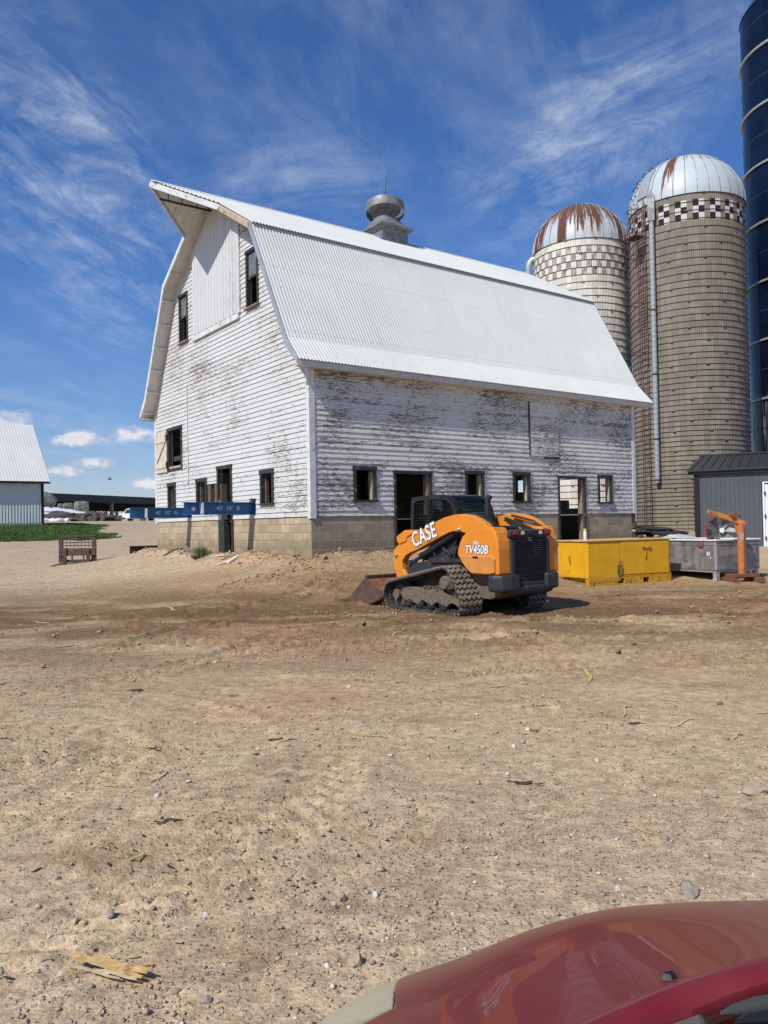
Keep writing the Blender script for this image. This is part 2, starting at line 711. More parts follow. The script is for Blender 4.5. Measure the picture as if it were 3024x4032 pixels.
def build_light():
    d = bpy.data.lights.new('sun', 'SUN')
    d.energy = 4.3
    d.angle = rad(.53)
    d.color = (1.0, .955, .88)
    o = bpy.data.objects.new('sun', d)
    link(o)
    o.rotation_euler = SUN.to_track_quat('Z', 'Y').to_euler()
    w = bpy.data.worlds.new('World')
    SC.world = w
    w.use_nodes = True
    t = NT.__new__(NT)
    t.t = w.node_tree
    t.N = t.t.nodes
    t.L = t.t.links
    t._co = None
    bg = t.N['Background']
    sky = t.n('ShaderNodeTexSky', sky_type='NISHITA')
    sky.sun_disc = False
    sky.sun_elevation = math.asin(SUN.z)
    sky.sun_rotation = math.atan2(SUN.x, SUN.y)
    sky.altitude = 400
    sky.air_density = 1.0
    sky.dust_density = .35
    sky.ozone_density = 3.0
    D = t.co('Generated')
    x, y, z = t.sep(D)
    # high cirrus: noise on a flat layer far above, combed along the wind
    zz = t.math('ADD', t.math('MAXIMUM', z, 0.0), .16)
    u = t.math('DIVIDE', x, zz)
    v = t.math('DIVIDE', y, zz)
    lay = t.comb(u, v, 0.0)
    warp = t.n('ShaderNodeTexNoise', i_Scale=1.1, i_Detail=3.0)
    t.L.new(lay, warp.inputs['Vector'])
    wv = t.n('ShaderNodeVectorMath', operation='MULTIPLY_ADD')
    t.L.new(warp.outputs['Color'], wv.inputs[0])
    wv.inputs[1].default_value = (.24, .24, 0)
    t.L.new(lay, wv.inputs[2])
    def streaks(along, across, ang_, loc, det=9, ro=.66, ds=.3):
        m = t.n('ShaderNodeMapping', vector_type='TEXTURE', i_Vector=wv.outputs[0], i_Scale=(1 / along, 1 / across, 1), i_Rotation=(0, 0, rad(ang_)), i_Location=loc)
        return t.noise(1.0, det, ro, m.outputs[0], ds)
    fib = streaks(2.6, 5.6, 70, (.6, 1.9, 0))
    mass = t.noise(.95, 3, .5, t.map(loc=(3.15, 1.2, 0), v=lay))
    feath = t.noise(9.0, 6, .7, v=wv.outputs[0])
    ci = t.math('MULTIPLY', t.ramp(fib, [(.42, 0), (.78, 1)]), t.ramp(mass, [(.36, 0.03), (.66, 1)]))
    ci = t.math('MULTIPLY', ci, t.ramp(feath, [(.30, .40), (.68, 1)]))
    # one denser streaky bank to the right, thin veils to the left
    az = t.math('ARCTAN2', x, y)
    el = t.math('ARCSINE', z)

    def lobe(a, e, w_, h_, tilt=0.0):
        da = t.math('SUBTRACT', az, rad(a))
        de = t.math('SUBTRACT', el, rad(e))
        c_, s_ = math.cos(rad(tilt)), math.sin(rad(tilt))
        p = t.math('ADD', t.math('MULTIPLY', da, c_ / rad(w_)), t.math('MULTIPLY', de, s_ / rad(w_)))
        q = t.math('ADD', t.math('MULTIPLY', da, -s_ / rad(h_)), t.math('MULTIPLY', de, c_ / rad(h_)))
        return t.math('ADD', t.math('MULTIPLY', p, p), t.math('MULTIPLY', q, q))
    b1 = t.ramp(lobe(15.5, 25.5, 12, 5.5, 24), [(0, 1), (1, 0)])
    b2 = t.ramp(lobe(-21, 22, 8, 13, 30), [(0, .85), (1, 0)])
    b3 = t.ramp(lobe(-6, 23, 10, 5, 0), [(0, .5), (1, 0)])
    fl_ = t.math('MULTIPLY', t.ramp(streaks(2.6, 8.0, 74, (2, 5, 0), 9, .68, .6), [(.42, 0), (.74, 1)]), t.ramp(feath, [(.36, .12), (.62, 1)]))
    fr_ = t.math('MULTIPLY', t.ramp(streaks(2.2, 4.6, -38, (7, 3, 0), 9, .70, .9), [(.42, 0), (.76, 1)]), t.ramp(feath, [(.34, .30), (.60, 1)]))
    fc_ = t.math('MULTIPLY', t.ramp(streaks(2.2, 6.5, -20, (4, 8, 0), 9, .66, .4), [(.46, 0), (.76, 1)]), t.ramp(feath, [(.30, .4), (.62, 1)]))
    extra = t.math('MAXIMUM', t.math('MAXIMUM', t.math('MULTIPLY', b1, fr_), t.math('MULTIPLY', b2, fl_)), t.math('MULTIPLY', b3, fc_))
    ci = t.math('ADD', t.math('MULTIPLY', ci, .40), t.math('MULTIPLY', extra, .72), True)
    # a few small fair-weather clouds low on the left
    cn = t.noise(34, 5, .6, t.map(scale=(1, 1, 1.6), v=D))
    cu = None
    for a, e, w_, h_ in [(-25.7, 7.35, 2.0, .80), (-21.0, 6.15, 2.3, .72), (-17.6, 6.6, 2.2, .85), (-20.4, 4.6, 1.7, .5), (-22.4, 3.95, 2.2, .55),
                         (-17.0, 3.2, 1.8, .42), (-27.5, 3.0, 2.2, .4), (9, 5.4, 2.2, .6), (31, 4.2, 3.0, .7), (38, 6, 3, .8)]:
        k = t.math('SUBTRACT', t.math('ADD', 1.0, t.math('MULTIPLY', t.math('SUBTRACT', cn, .5), 3.4)), lobe(a, e, w_, h_))
        cu = k if cu is None else t.math('MAXIMUM', cu, k)
    cum = t.ramp(cu, [(.05, 0), (1.5, .66)])
    tint = t.mix(t.ramp(z, [(0, 0), (.30, 1)]), (.88, .87, 1.02), (.54, .86, 1.27))
    skyc = t.mix(1.0, sky.outputs[0], tint, 'MULTIPLY')
    # Sky radiance is large, so cloud white is large too
    c = t.mix(ci, skyc, (8.0, 8.6, 9.6))
    c = t.mix(cum, c, t.mix(t.ramp(cu, [(.4, 0), (1.2, 1)]), (6.0, 6.0, 7.2), (10.0, 9.2, 9.0)))
    t.L.new(c, bg.inputs[0])
    bg.inputs[1].default_value = .10
    SC.view_settings.view_transform = 'Standard'
    SC.view_settings.look = 'None'
    SC.view_settings.exposure = 0
    SC.view_settings.gamma = 1


def build_camera():
    cd = bpy.data.cameras.new('camera')
    cd.sensor_fit = 'VERTICAL'
    cd.sensor_height = 36.0
    cd.lens = 36.0 * F_PX / CH
    cd.clip_start = .02
    cd.clip_end = 4000
    o = bpy.data.objects.new('camera', cd)
    link(o)
    fw = Vector((0, math.cos(PITCH), math.sin(PITCH)))
    up = Vector((0, -math.sin(PITCH), math.cos(PITCH)))
    rt = Vector((1, 0, 0))
    # the photo's horizon rises to the right by ROLL
    c, s = math.cos(ROLL), math.sin(ROLL)
    rt2 = rt * c - up * s
    up2 = up * c + rt * s
    M = Matrix((rt2, up2, -fw)).transposed().to_4x4()
    M.translation = (0, 0, CAMZ)
    o.matrix_world = M
    SC.camera = o
# ------------------------------------------------------------------ barn materials
def mat_paint_wood(name, axis, thr, paint=(.80, .80, .775), bare=(.235, .205, .17), seed=0.0, vertical=False, streak=5.0, board=.127):
    """old white paint flaking off grey boards; axis = which object axis runs along the wall"""
    t = NT(name)
    x, y, z = t.sep()
    u = {'x': x, 'y': y}[axis]
    row = t.math('FLOOR', t.math('DIVIDE', t.math('ADD', z, 5.0 - .17), board)) if not vertical else t.math('FLOOR', t.math('DIVIDE', u, board))
    wn = t.n('ShaderNodeTexWhiteNoise', noise_dimensions='1D')
    t.put(wn.inputs['W'], t.math('ADD', row, seed))
    rr = wn.outputs[0]
    if vertical:
        v = t.comb(t.math('MULTIPLY', u, streak), t.math('MULTIPLY', rr, 3.0), z)
        big = t.comb(u, seed, z)
    else:
        v = t.comb(u, t.math('MULTIPLY', rr, 7.0), t.math('MULTIPLY', z, streak))
        big = t.comb(u, seed, t.math('MULTIPLY', z, 1.6))
    n1 = t.noise(6.0, 8, .72, v)
    n2 = t.noise(.55, 4, .55, big)
    n3 = t.noise(22, 3, .6, t.comb(u, 0.0, t.math('MULTIPLY', z, 1.5)))
    k = t.math('ADD', t.math('ADD', t.math('MULTIPLY', n1, 1.0), t.math('MULTIPLY', n2, .5)), t.math('MULTIPLY', n3, .22))
    k = t.math('ADD', k, t.math('MULTIPLY', rr, .06))
    m = t.ramp(k, [(0, 0), (1, 1)])
    m = t.math('MULTIPLY', t.math('SUBTRACT', k, thr), 26.0, True)
    halo = t.math('MULTIPLY', t.math('SUBTRACT', k, thr - .10), 6.0, True)
    grain = t.noise(40, 3, .6, t.comb(t.math('MULTIPLY', u, .12 if not vertical else 1.0), 0.0, z if not vertical else t.math('MULTIPLY', z, .12)))
    pc = t.mix(t.ramp(n3, [(.3, 0), (.7, 1)]), tuple(c * .93 for c in paint), paint)
    pc = t.mix(t.math('MULTIPLY', halo, .22), pc, tuple(c * .74 for c in paint))
    # separate lengths of board, butted end to end
    lu = t.math('DIVIDE', t.math('ADD', u, t.math('ADD', t.math('MULTIPLY', rr, 9.0), 30.0)), 3.1)
    wn2 = t.n('ShaderNodeTexWhiteNoise', noise_dimensions='2D')
    t.put(wn2.inputs['Vector'], t.comb(t.math('FLOOR', lu), row, 0.0))
    pc = t.mix(t.math('MULTIPLY', wn2.outputs[0], .22), pc, tuple(c * .80 for c in paint))
    bc = t.mix(t.ramp(grain, [(.3, 0), (.7, 1)]), tuple(c * .6 for c in bare), tuple(c * 1.25 for c in bare))
    col = t.mix(m, pc, bc)
    if not vertical:
        col = t.mix(t.math('LESS_THAN', t.math('FRACT', lu), .0035), col, tuple(c * .35 for c in bare))
    t.out(col, t.mix(m, (.62,) * 3, (.9,) * 3))
    t.b.inputs['Specular IOR Level'].default_value = .3
    h = t.math('ADD', t.math('MULTIPLY', m, -1.0), t.math('MULTIPLY', grain, .35))
    t.bump(h, .004, .7)
    return t.m


def mat_block(name, base, mortar, axis):
    t = NT(name)
    x, y, z = t.sep()
    u = {'x': x, 'y': y}[axis]
    br = t.n('ShaderNodeTexBrick', offset=.5, offset_frequency=2)
    t.put(br.inputs['Vector'], t.comb(t.math('ADD', u, 40.0), t.math('ADD', z, .2032 * 20), 0.0))
    br.inputs['Scale'].default_value = 1.0
    br.inputs['Brick Width'].default_value = .4064
    br.inputs['Row Height'].default_value = .2032
    br.inputs['Mortar Size'].default_value = .008
    br.inputs['Mortar Smooth'].default_value = .3
    br.inputs['Bias'].default_value = 0.0
    br.inputs['Color1'].default_value = (0, 0, 0, 1)
    br.inputs['Color2'].default_value = (1, 1, 1, 1)
    per = t.sep(br.outputs['Color'])[0]
    n = t.noise(3.0, 6, .65)
    f = t.noise(60, 4, .7)
    c = t.mix(per, tuple(v * .70 for v in base), tuple(v * 1.18 for v in base))
    c = t.mix(t.ramp(n, [(.42, 0), (.72, .6)]), c, (base[0] * .62, base[1] * .57, base[2] * .50))
    c = t.mix(t.math('MULTIPLY', f, .30), c, tuple(v * .7 for v in base))
    # damp soil splash near the ground
    low = t.math('MULTIPLY', t.math('SUBTRACT', t.math('ADD', -.42, t.math('MULTIPLY', n, .30)), z), 3.5, True)
    c = t.mix(t.math('MULTIPLY', low, .5), c, (.20, .145, .09))
    mort = br.outputs['Fac']
    c = t.mix(mort, c, mortar)
    t.out(c, .92)
    t.b.inputs['Specular IOR Level'].default_value = .2
    t.bump(t.math('ADD', t.math('MULTIPLY', mort, -1.0), t.math('MULTIPLY', f, .25)), .014, 1.0)
    return t.m


def mat_roof():
    t = NT('white_corrugated_steel')
    n = t.noise(.8, 5, .6)
    v = t.noise(3.0, 4, .6, t.map(scale=(1, .12, .12)))
    c = t.mix(t.ramp(n, [(.35, 0), (.7, 1)]), (.645, .65, .60), (.70, .70, .65))
    c = t.mix(t.ramp(v, [(.58, 0), (.80, .28)]), c, (.52, .54, .53))
    x, y, z = t.sep()
    wn = t.n('ShaderNodeTexWhiteNoise', noise_dimensions='2D')
    t.put(wn.inputs['Vector'], t.comb(t.math('FLOOR', t.math('DIVIDE', t.math('ADD', x, 30.0), .828)), t.math('FLOOR', t.math('DIVIDE', z, 1.83)), 0.0))
    c = t.mix(t.math('MULTIPLY', wn.outputs[0], .16), c, (.50, .525, .505))
    lap = t.math('LESS_THAN', t.math('ABSOLUTE', t.math('SUBTRACT', t.math('FRACT', t.math('DIVIDE', z, 1.83)), .5)), .006)
    c = t.mix(t.math('MULTIPLY', lap, .20), c, (.30, .31, .31))
    sd = t.math('LESS_THAN', t.math('FRACT', t.math('DIVIDE', t.math('ADD', x, 30.0), .828)), .03)
    c = t.mix(t.math('MULTIPLY', sd, .10), c, (.32, .33, .33))
    dots = t.math('MULTIPLY', t.math('LESS_THAN', t.math('ABSOLUTE', t.math('SUBTRACT', t.math('FRACT', t.math('DIVIDE', z, .61)), .5)), .030),
                  t.math('LESS_THAN', t.math('ABSOLUTE', t.math('SUBTRACT', t.math('FRACT', t.math('DIVIDE', x, .276)), .5)), .08))
    c = t.mix(t.math('MULTIPLY', dots, .35), c, (.20, .19, .18))
    st = t.noise(1.0, 5, .65, t.comb(t.math('MULTIPLY', x, 3.5), 0.0, t.math('MULTIPLY', z, .35)))
    c = t.mix(t.ramp(st, [(.55, 0), (.80, .35)]), c, (.46, .46, .43))
    t.out(c, .55, 0.0)
    t.b.inputs['Specular IOR Level'].default_value = .25
    return t.m


MAT = {}


def setup_mats():
    M = MAT
    M['gable'] = mat_paint_wood('flaked_white_clapboard', 'y', .962, paint=(.66, .66, .64), bare=(.30, .265, .22), seed=2.0)
    M['side'] = mat_paint_wood('weathered_white_clapboard', 'x', .925, paint=(.735, .715, .66), bare=(.225, .21, .185), seed=9.0, streak=6.5)
    M['hay'] = mat_paint_wood('flaked_white_boards', 'y', 1.0, paint=(.66, .665, .65), bare=(.36, .31, .25), seed=5.0, vertical=True, streak=9.0, board=.10)
    M['trim'] = m_plain('white_trim_paint', (.68, .69, .675), .6, dirt=(.33, .29, .24), dirt_amt=.12, dirt_scale=5)
    M['soffit'] = m_plain('dull_white_soffit', (.60, .585, .54), .8, var=.1, dirt=(.26, .21, .16), dirt_amt=.05, dirt_scale=2.2)
    M['roof'] = mat_roof()
    M['flash'] = m_plain('grey_galvanized_flashing', (.43, .46, .475), .45, .35, var=.15, scale=3)
    M['black_trim'] = m_plain('black_weathered_trim', (.028, .030, .030), .75, var=.4, scale=14, dirt=(.28, .25, .21), dirt_amt=.10, dirt_scale=9)
    M['old_wood'] = m_plain('old_grey_wood', (.24, .185, .13), .85, var=.35, scale=9, dirt=(.12, .09, .06), dirt_amt=.25)
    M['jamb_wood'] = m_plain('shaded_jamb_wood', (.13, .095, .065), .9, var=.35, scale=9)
    M['raw_wood'] = m_plain('raw_pale_wood', (.47, .38, .27), .8, var=.2, scale=8, dirt=(.24, .17, .11), dirt_amt=.2, dirt_scale=6)
    M['shutter'] = m_plain('bleached_shutter_wood', (.62, .54, .45), .8, var=.15, scale=7, dirt=(.40, .31, .22), dirt_amt=.18, dirt_scale=4)
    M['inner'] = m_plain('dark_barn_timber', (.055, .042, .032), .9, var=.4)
    M['block_f'] = mat_block('tan_concrete_block', (.49, .405, .275), (.33, .265, .175), 'y')
    M['block_s'] = mat_block('grey_concrete_block', (.40, .34, .245), (.50, .45, .35), 'x')  # mortar lightened here to carry the sunlit upper edges of the joints
    M['galv'] = m_plain('weathered_galvanized_sheet', (.21, .215, .215), .55, .25, var=.35, scale=5, dirt=(.20, .19, .18), dirt_amt=.3, dirt_scale=4)
    M['galv_dull'] = m_plain('dull_galvanized_sheet', (.24, .25, .25), .6, .4, var=.4, scale=6)
    M['rusty'] = m_plain('rusty_iron', (.13, .055, .035), .85, .2, var=.4, scale=12)
    M['dark_iron'] = m_plain('dark_iron', (.05, .045, .045), .6, .3, var=.3, scale=12)
    t = NT('window_pane')
    t.out((.05, .06, .065), .08)
    t.b.inputs['Alpha'].default_value = .55
    M['pane'] = t.m
    M['dusty_pane'] = m_plain('dusty_window_pane', (.16, .17, .175), .25, var=.5, scale=5)


# ------------------------------------------------------------------ the barn
BL, BW = 12.234, 10.21
ZS = .175                     # bottom of the boards
EV, ZE = .27, 3.80
PROF = [(-EV, ZE), (.206, 4.314), (2.052, 7.69), (BW / 2, 9.489)]      # roof line, right half (y,z)
OX, OXR, TIPX = .45, .69, 1.883


def roof_y(z, drop=.10):
    """where the underside of the roof meets height z on the right half"""
    for (y0, z0), (y1, z1) in zip(PROF, PROF[1:]):
        if z0 - drop <= z <= z1 - drop:
            return y0 + (y1 - y0) * (z - z0 + drop) / (z1 - z0)
    return 0.0 if z < ZE else BW / 2


def siding(mb, axis, pos, out, span, z0, z1, openings, pitch=.127, proud=.020, rnd=None):
    """lapped boards on one wall. axis 'x': boards run along x at y=pos. span(z)->(u0,u1). out = outward sign"""
    zs = {z0, z1}
    k = 0
    while z0 + k * pitch < z1:
        zs.add(round(z0 + k * pitch, 5))
        k += 1
    for o in openings:
        for z in (o[2], o[3]):
            if z0 < z < z1:
                zs.add(z)
    zs = sorted(zs)

    def pt(u, z, d):
        return (u, pos + out * d, z) if axis == 'x' else (pos + out * d, u, z)
    for za, zb in zip(zs, zs[1:]):
        if zb - za < 1e-4:
            continue
        c = math.floor((za - z0 + 1e-4) / pitch)
        zc = z0 + c * pitch
        jit = (math.sin(c * 12.9898 + pos * 3.1) * 43758.5453) % 1.0 * .006
        da = .003 + proud * (1 - (za - zc) / pitch) + jit
        db = .003 + proud * (1 - (zb - zc) / pitch) + jit
        a0, a1 = span(za)
        b0, b1 = span(zb)
        cuts = sorted([(o[0], o[1]) for o in openings if o[2] < (za + zb) / 2 < o[3]])
        segs = []
        s = None
        for o in cuts:
            segs.append((s, o[0]))
            s = o[1]
        segs.append((s, None))
        for p, q in segs:
            l0 = a0 if p is None else p
            l1 = b0 if p is None else p
            r0 = a1 if q is None else q
            r1 = b1 if q is None else q
            if r0 - l0 < .005 or r1 < l1:
                continue
            mb.quad(pt(l0, za, da), pt(r0, za, da), pt(r1, zb, db), pt(l1, zb, db))
            if abs(za - zc) < 1e-3:                       # the shadow edge under each board
                mb.quad(pt(l0, za, da), pt(r0, za, da), pt(r0, za, -.02), pt(l0, za, -.02))
            mb.quad(pt(l0, za, -.12), pt(r0, za, -.12), pt(r1, zb, -.12), pt(l1, zb, -.12))     # inner lining


def reveal(mb, axis, pos, out, o, depth=.14):
    """the sides of an opening through the wall"""
    def pt(u, d, z):
        return (u, pos + out * d, z) if axis == 'x' else (pos + out * d, u, z)
    u0, u1, z0, z1 = o
    a, b = .012, -depth
    mb.quad(pt(u0, a, z0), pt(u0, b, z0), pt(u0, b, z1), pt(u0, a, z1))
    mb.quad(pt(u1, a, z0), pt(u1, b, z0), pt(u1, b, z1), pt(u1, a, z1))
    mb.quad(pt(u0, a, z0), pt(u1, a, z0), pt(u1, b, z0), pt(u0, b, z0))
    mb.quad(pt(u0, a, z1), pt(u1, a, z1), pt(u1, b, z1), pt(u0, b, z1))


def frame_boards(mb, axis, pos, out, o, w=.085, d0=.028, d1=.048, sill=True, head=True, inset=.0):
    """trim boards round an opening o=(u0,u1,z0,z1) (outer size of the trim)"""
    def bx(u0, u1, z0, z1, a=d0, b=d1):
        lo, hi = sorted((pos + out * (-.06), pos + out * b))
        if axis == 'x':
            mb.box(u0, u1, lo, hi, z0, z1)
        else:
            mb.box(lo, hi, u0, u1, z0, z1)
    u0, u1, z0, z1 = o
    if head:
        bx(u0 - .015, u1 + .015, z1 - w * 1.15, z1, b=d1 + .012)
    bx(u0, u0 + w, z0, z1 - w * 1.15)
    bx(u1 - w, u1, z0, z1 - w * 1.15)
    if sill:
        bx(u0 - .03, u1 + .03, z0 - .045, z0, b=d1 + .035)


def corrugated(name, p0, p1, xa, xb, mat, parent, rows=3, pitch=.092, amp=.0145, sub=4, off=.012, hood=None):
    """sheet from line p0=(y,z) at the top to p1 at the bottom, ribs running down the slope"""
    y0, z0 = p0
    y1, z1 = p1
    d = np.array([y1 - y0, z1 - z0])
    d /= np.linalg.norm(d)
    nrm = np.array([-d[1], d[0]])
    if nrm[1] < 0:
        nrm = -nrm
    n = int((xb - xa) / pitch * sub)
    xs = np.linspace(xa, xb, n + 1)
    t = np.linspace(0, 1, rows)
    end = np.ones_like(xs)
    if hood is not None:
        xt, xo, s = hood                     # tip x, rake x, fraction down the slope where the hood ends
        f = np.clip((xs - xt) / (xo - xt), 0, 1)
        end = np.where(xs < xo, f * s + .002, 1.0)
    T = t[:, None] * end[None, :]
    Y = y0 + (y1 - y0) * T
    Zz = z0 + (z1 - z0) * T
    wv = off + amp * np.cos(2 * np.pi * xs / pitch)[None, :] + 0 * T
    V = np.stack([np.broadcast_to(xs, T.shape), Y + nrm[0] * wv, Zz + nrm[1] * wv], -1).reshape(-1, 3)
    return grid_obj(name, V, n + 1, rows, mat, parent)


def build_barn():
    M = MAT
    root = thing('barn', BAR.o, BANG, 'big white gambrel roofed barn with flaking paint on a concrete block base', 'barn')
    R1 = (540, 680, 1340, 1480)
    # openings (u0,u1,z0,z1) at the outside of their trim
    g_up = [(7.19, 7.89, 5.79, 7.30), (2.42, 3.13, 5.78, 7.31)]
    g_hatch = (7.80, 9.02, 1.80, 3.22)
    g_low = [(8.40, 9.09, .52, 1.43), (5.94, 6.72, .52, 1.43), (1.77, 2.50, .555, 1.415)]
    g_door = (4.20, 5.19, -.80, 1.71)
    g_gap = (5.19, 5.94, .52, 1.236)
    g_hole = [(2.79, 3.17, .27, .70), (7.10, 7.45, .27, .70)]
    gop = g_up + [g_hatch] + g_low + [(g_door[0], g_door[1], ZS, g_door[3]), g_gap] + g_hole
    span = lambda z: (roof_y(z), BW - roof_y(z))
    mb = MB()
    siding(mb, 'y', 0.0, -1, span, ZS, 9.33, gop)
    for o in gop:
        reveal(mb, 'y', 0.0, -1, o)
    mb.build('front_wall', M['gable'], root)
    # side wall
    s_win = [(1.183, 1.874, .56, 1.385), (4.815, 5.51, .62, 1.37), (6.63, 7.326, .54, 1.38), (10.348, 11.04, .53, 1.378)]
    s_door = [(2.41, 3.65, -.86, 1.31), (8.51, 9.76, -.86, 1.305)]
    sop = s_win + [(d[0], d[1], ZS, d[3]) for d in s_door]
    mb = MB()
    siding(mb, 'x', 0.0, -1, lambda z: (.0, BL), ZS, 3.93, sop)
    for o in sop:
        reveal(mb, 'x', 0.0, -1, o)
    mb.build('side_wall', M['side'], root)
    # far walls, with openings that let the light through
    r_op = []
    for q, w, h in (((2383, 1935), .95, .95), ((2240, 1925), 1.0, 1.1), ((2262, 1985), .5, .30), ((2058, 1915), .5, .45)):
        p = BAR.onx(q, BL)
        r_op.append((p[1] - w / 2, p[1] + w / 2, max(ZS + .02, p[2] - h / 2), p[2] + h / 2))
    mb = MB()
    siding(mb, 'y', BL, 1, span, ZS, 9.33, r_op)
    mb.build('rear_wall', M['gable'], root)
    mb = MB()
    siding(mb, 'x', BW, 1, lambda z: (.0, BL), ZS, 3.93, [])
    mb.build('back_side_wall', M['side'], root)
    # foundation of concrete blocks
    zb = -1.4
    for u0, u1 in ((.0065, g_door[0]), (g_door[1], BW)):
        mb = MB()
        mb.box(.006, .20, u0, u1, zb, ZS - .012)
        mb.build('front_foundation', M['block_f'], root)
    mb = MB()
    mb.box(BL - .2, BL, .2, BW - .2, zb, ZS - .012)
    mb.build('rear_foundation', M['block_f'], root)
    e = [.012] + [v for d in s_door for v in d[:2]] + [BL - .205]
    for u0, u1 in zip(e[0::2], e[1::2]):
        mb = MB()
        mb.box(u0, u1, .004, .20, zb, ZS - .010)
        mb.build('side_foundation', M['block_s'], root)
    mb = MB()
    mb.box(.2, BL - .2, BW - .2, BW, zb, ZS - .012)
    mb.build('back_foundation', M['block_s'], root)
    mb = MB()
    mb.box(.14, BL - .14, .14, BW - .14, 2.15, 2.30)         # hay loft floor, unseen, added to keep the ground floor dark
    for x in np.arange(.9, BL, 1.5):
        mb.box(x, x + .14, .2, BW - .2, 1.93, 2.15)
    for x in (3.0, 6.2, 9.3):
        for y in (3.2, 6.9):
            mb.box(x, x + .18, y, y + .18, -1.0, 1.93)
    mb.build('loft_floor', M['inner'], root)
    # corner boards and frieze
    for nm, bx in (('corner_board', [(-.035, -.008, -.034, .10, ZS - .05, 3.95), (-.033, .13, -.037, -.010, ZS - .05, 3.72)]),
                   ('corner_board', [(BL - .13, BL + .03, -.036, -.008, ZS - .01, 3.72)]),
                   ('corner_board', [(-.035, -.008, BW - .11, BW + .03, ZS - .06, 3.95)])):
        mb = MB()
        for b in bx:
            mb.box(*b)
        mb.build(nm, M['trim'], root, bevel=.004)
    # window and door trim
    for o in s_win:
        mb = MB()
        frame_boards(mb, 'x', 0.0, -1, o)
        f = mb.build('window', M['black_trim'], root, bevel=.003)
        mb = MB()      # the bare jamb inside, on the far side of the opening
        mb.box(o[1] - .135, o[1] - .088, .0, .13, o[2] + .01, o[3] - .11)
        mb.build('frame', M['raw_wood'], f, bevel=.004)
    for d in s_door:
        mb = MB()
        frame_boards(mb, 'x', 0.0, -1, d, w=.07, sill=False)
        f = mb.build('doorway', M['black_trim'], root, bevel=.003)
        mb = MB()
        mb.box(d[1] - .15, d[1] - .074, .0, .16, d[2] + .02, d[3] - .09)
        mb.build('frame', M['old_wood'], f, bevel=.004)
    for i, o in enumerate(g_up):
        mb = MB()
        frame_boards(mb, 'y', 0.0, -1, o, w=.075)
        f = mb.build('loft_window', M['black_trim'], root, bevel=.003)
        zm = (o[2] + o[3]) / 2 + .02
        mb = MB()
        mb.box(.0, .02, o[0] + .085, o[1] - .085, zm + .03, o[3] - .1)
        mb.build('pane', M['dusty_pane'], f)
        mb = MB()
        mb.box(-.012, .03, o[0] + .077, o[1] - .077, zm - .03, zm + .028)
        mb.box(-.012, .03, o[0] + .077, o[0] + .12, zm + .03, o[3] - .1)
        mb.box(-.012, .03, o[1] - .12, o[1] - .077, zm + .03, o[3] - .1)
        mb.box(.03, .06, o[0] + .077, o[0] + .12, o[2] + .002, zm - .03)
        mb.build('sash', M['black_trim'], f)
        mb = MB()
        mb.box(-.10, -.026, o[0] - .04, o[1] + .04, o[2] - .05, o[2] - .001)
        mb.build('sill', M['old_wood'], f, bevel=.004)
    mb = MB()
    frame_boards(mb, 'y', 0.0, -1, g_hatch, w=.09, sill=False)
    mb.box(-.02, .10, g_hatch[0] + .01, g_hatch[1] - .02, g_hatch[2] + .0, g_hatch[2] + .09)
    hf = mb.build('loft_hatch', M['black_trim'], root, bevel=.003)
    mb = MB()
    mb.box(-.03, .12, g_hatch[0] + .1, g_hatch[1] - .1, g_hatch[2] + .092, g_hatch[2] + .16)
    mb.box(.14, .20, g_hatch[0] + .12, g_hatch[0] + .34, g_hatch[2] + .165, g_hatch[3] - .14)
    mb.build('frame', M['raw_wood'], hf, bevel=.004)
    # its plank shutter folded back against the wall
    mb = MB()
    y0, y1, z0, z1 = 9.055, 10.06, 1.80, 3.18
    for k in range(4):
        a = y0 + (y1 - y0) * k / 4
        mb.box(-.068, -.046, a + .004, a + (y1 - y0) / 4 - .004, z0 + .01 * (k % 2), z1 - .012 * (k % 2))
    mb.box(-.090, -.0685, y0 + .01, y1 - .01, z0 + .14, z0 + .33)
    mb.box(-.090, -.0685, y0 + .01, y1 - .01, z1 - .38, z1 - .17)
    sh = mb.build('shutter', M['shutter'], root, bevel=.003)
    mb = MB()
    mb.bar((-.079, y1 - .16, z0 + .345), (-.079, y0 + .07, z1 - .40), .02, .035)
    mb.build('brace', M['old_wood'], sh)
    for z in (z0 + .2, z1 - .3):
        mb = MB()
        mb.box(-.105, -.05, y0 - .10, y0 - .005, z - .06, z + .14)
        mb.build('hinge', M['dark_iron'], sh)
    for o in g_low:
        mb = MB()
        frame_boards(mb, 'y', 0.0, -1, o, w=.09, sill=(o[0] < 3))
        f = mb.build('window', M['black_trim'], root, bevel=.003)
        mb = MB()
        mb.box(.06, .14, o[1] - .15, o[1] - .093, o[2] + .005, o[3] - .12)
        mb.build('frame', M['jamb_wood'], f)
    mb = MB()
    o = g_door
    frame_boards(mb, 'y', 0.0, -1, (o[0], o[1], .80, o[3]), w=.09, sill=False)
    mb.box(-.02, .16, o[1] - .40, o[1] - .01, -.85, .17)
    mb.box(-.03, .02, o[0] + .02, o[0] + .09, -.80, .80)
    f = mb.build('doorway', M['black_trim'], root, bevel=.004)
    mb = MB()
    mb.box(.02, .2, o[1] - .17, o[1] - .02, .18, 1.20)
    mb.box(.0, .15, 5.30, 5.44, .52, 1.21)
    mb.box(.0, .15, 5.74, 5.92, .52, 1.21)
    mb.box(-.03, .02, 5.945, 6.02, .52, 1.40)
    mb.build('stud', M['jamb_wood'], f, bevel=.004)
    # the tall boarded hay door
    mb = MB()
    y0, y1, z0, z1 = 3.57, 6.70, 5.78, 9.30
    n = 31
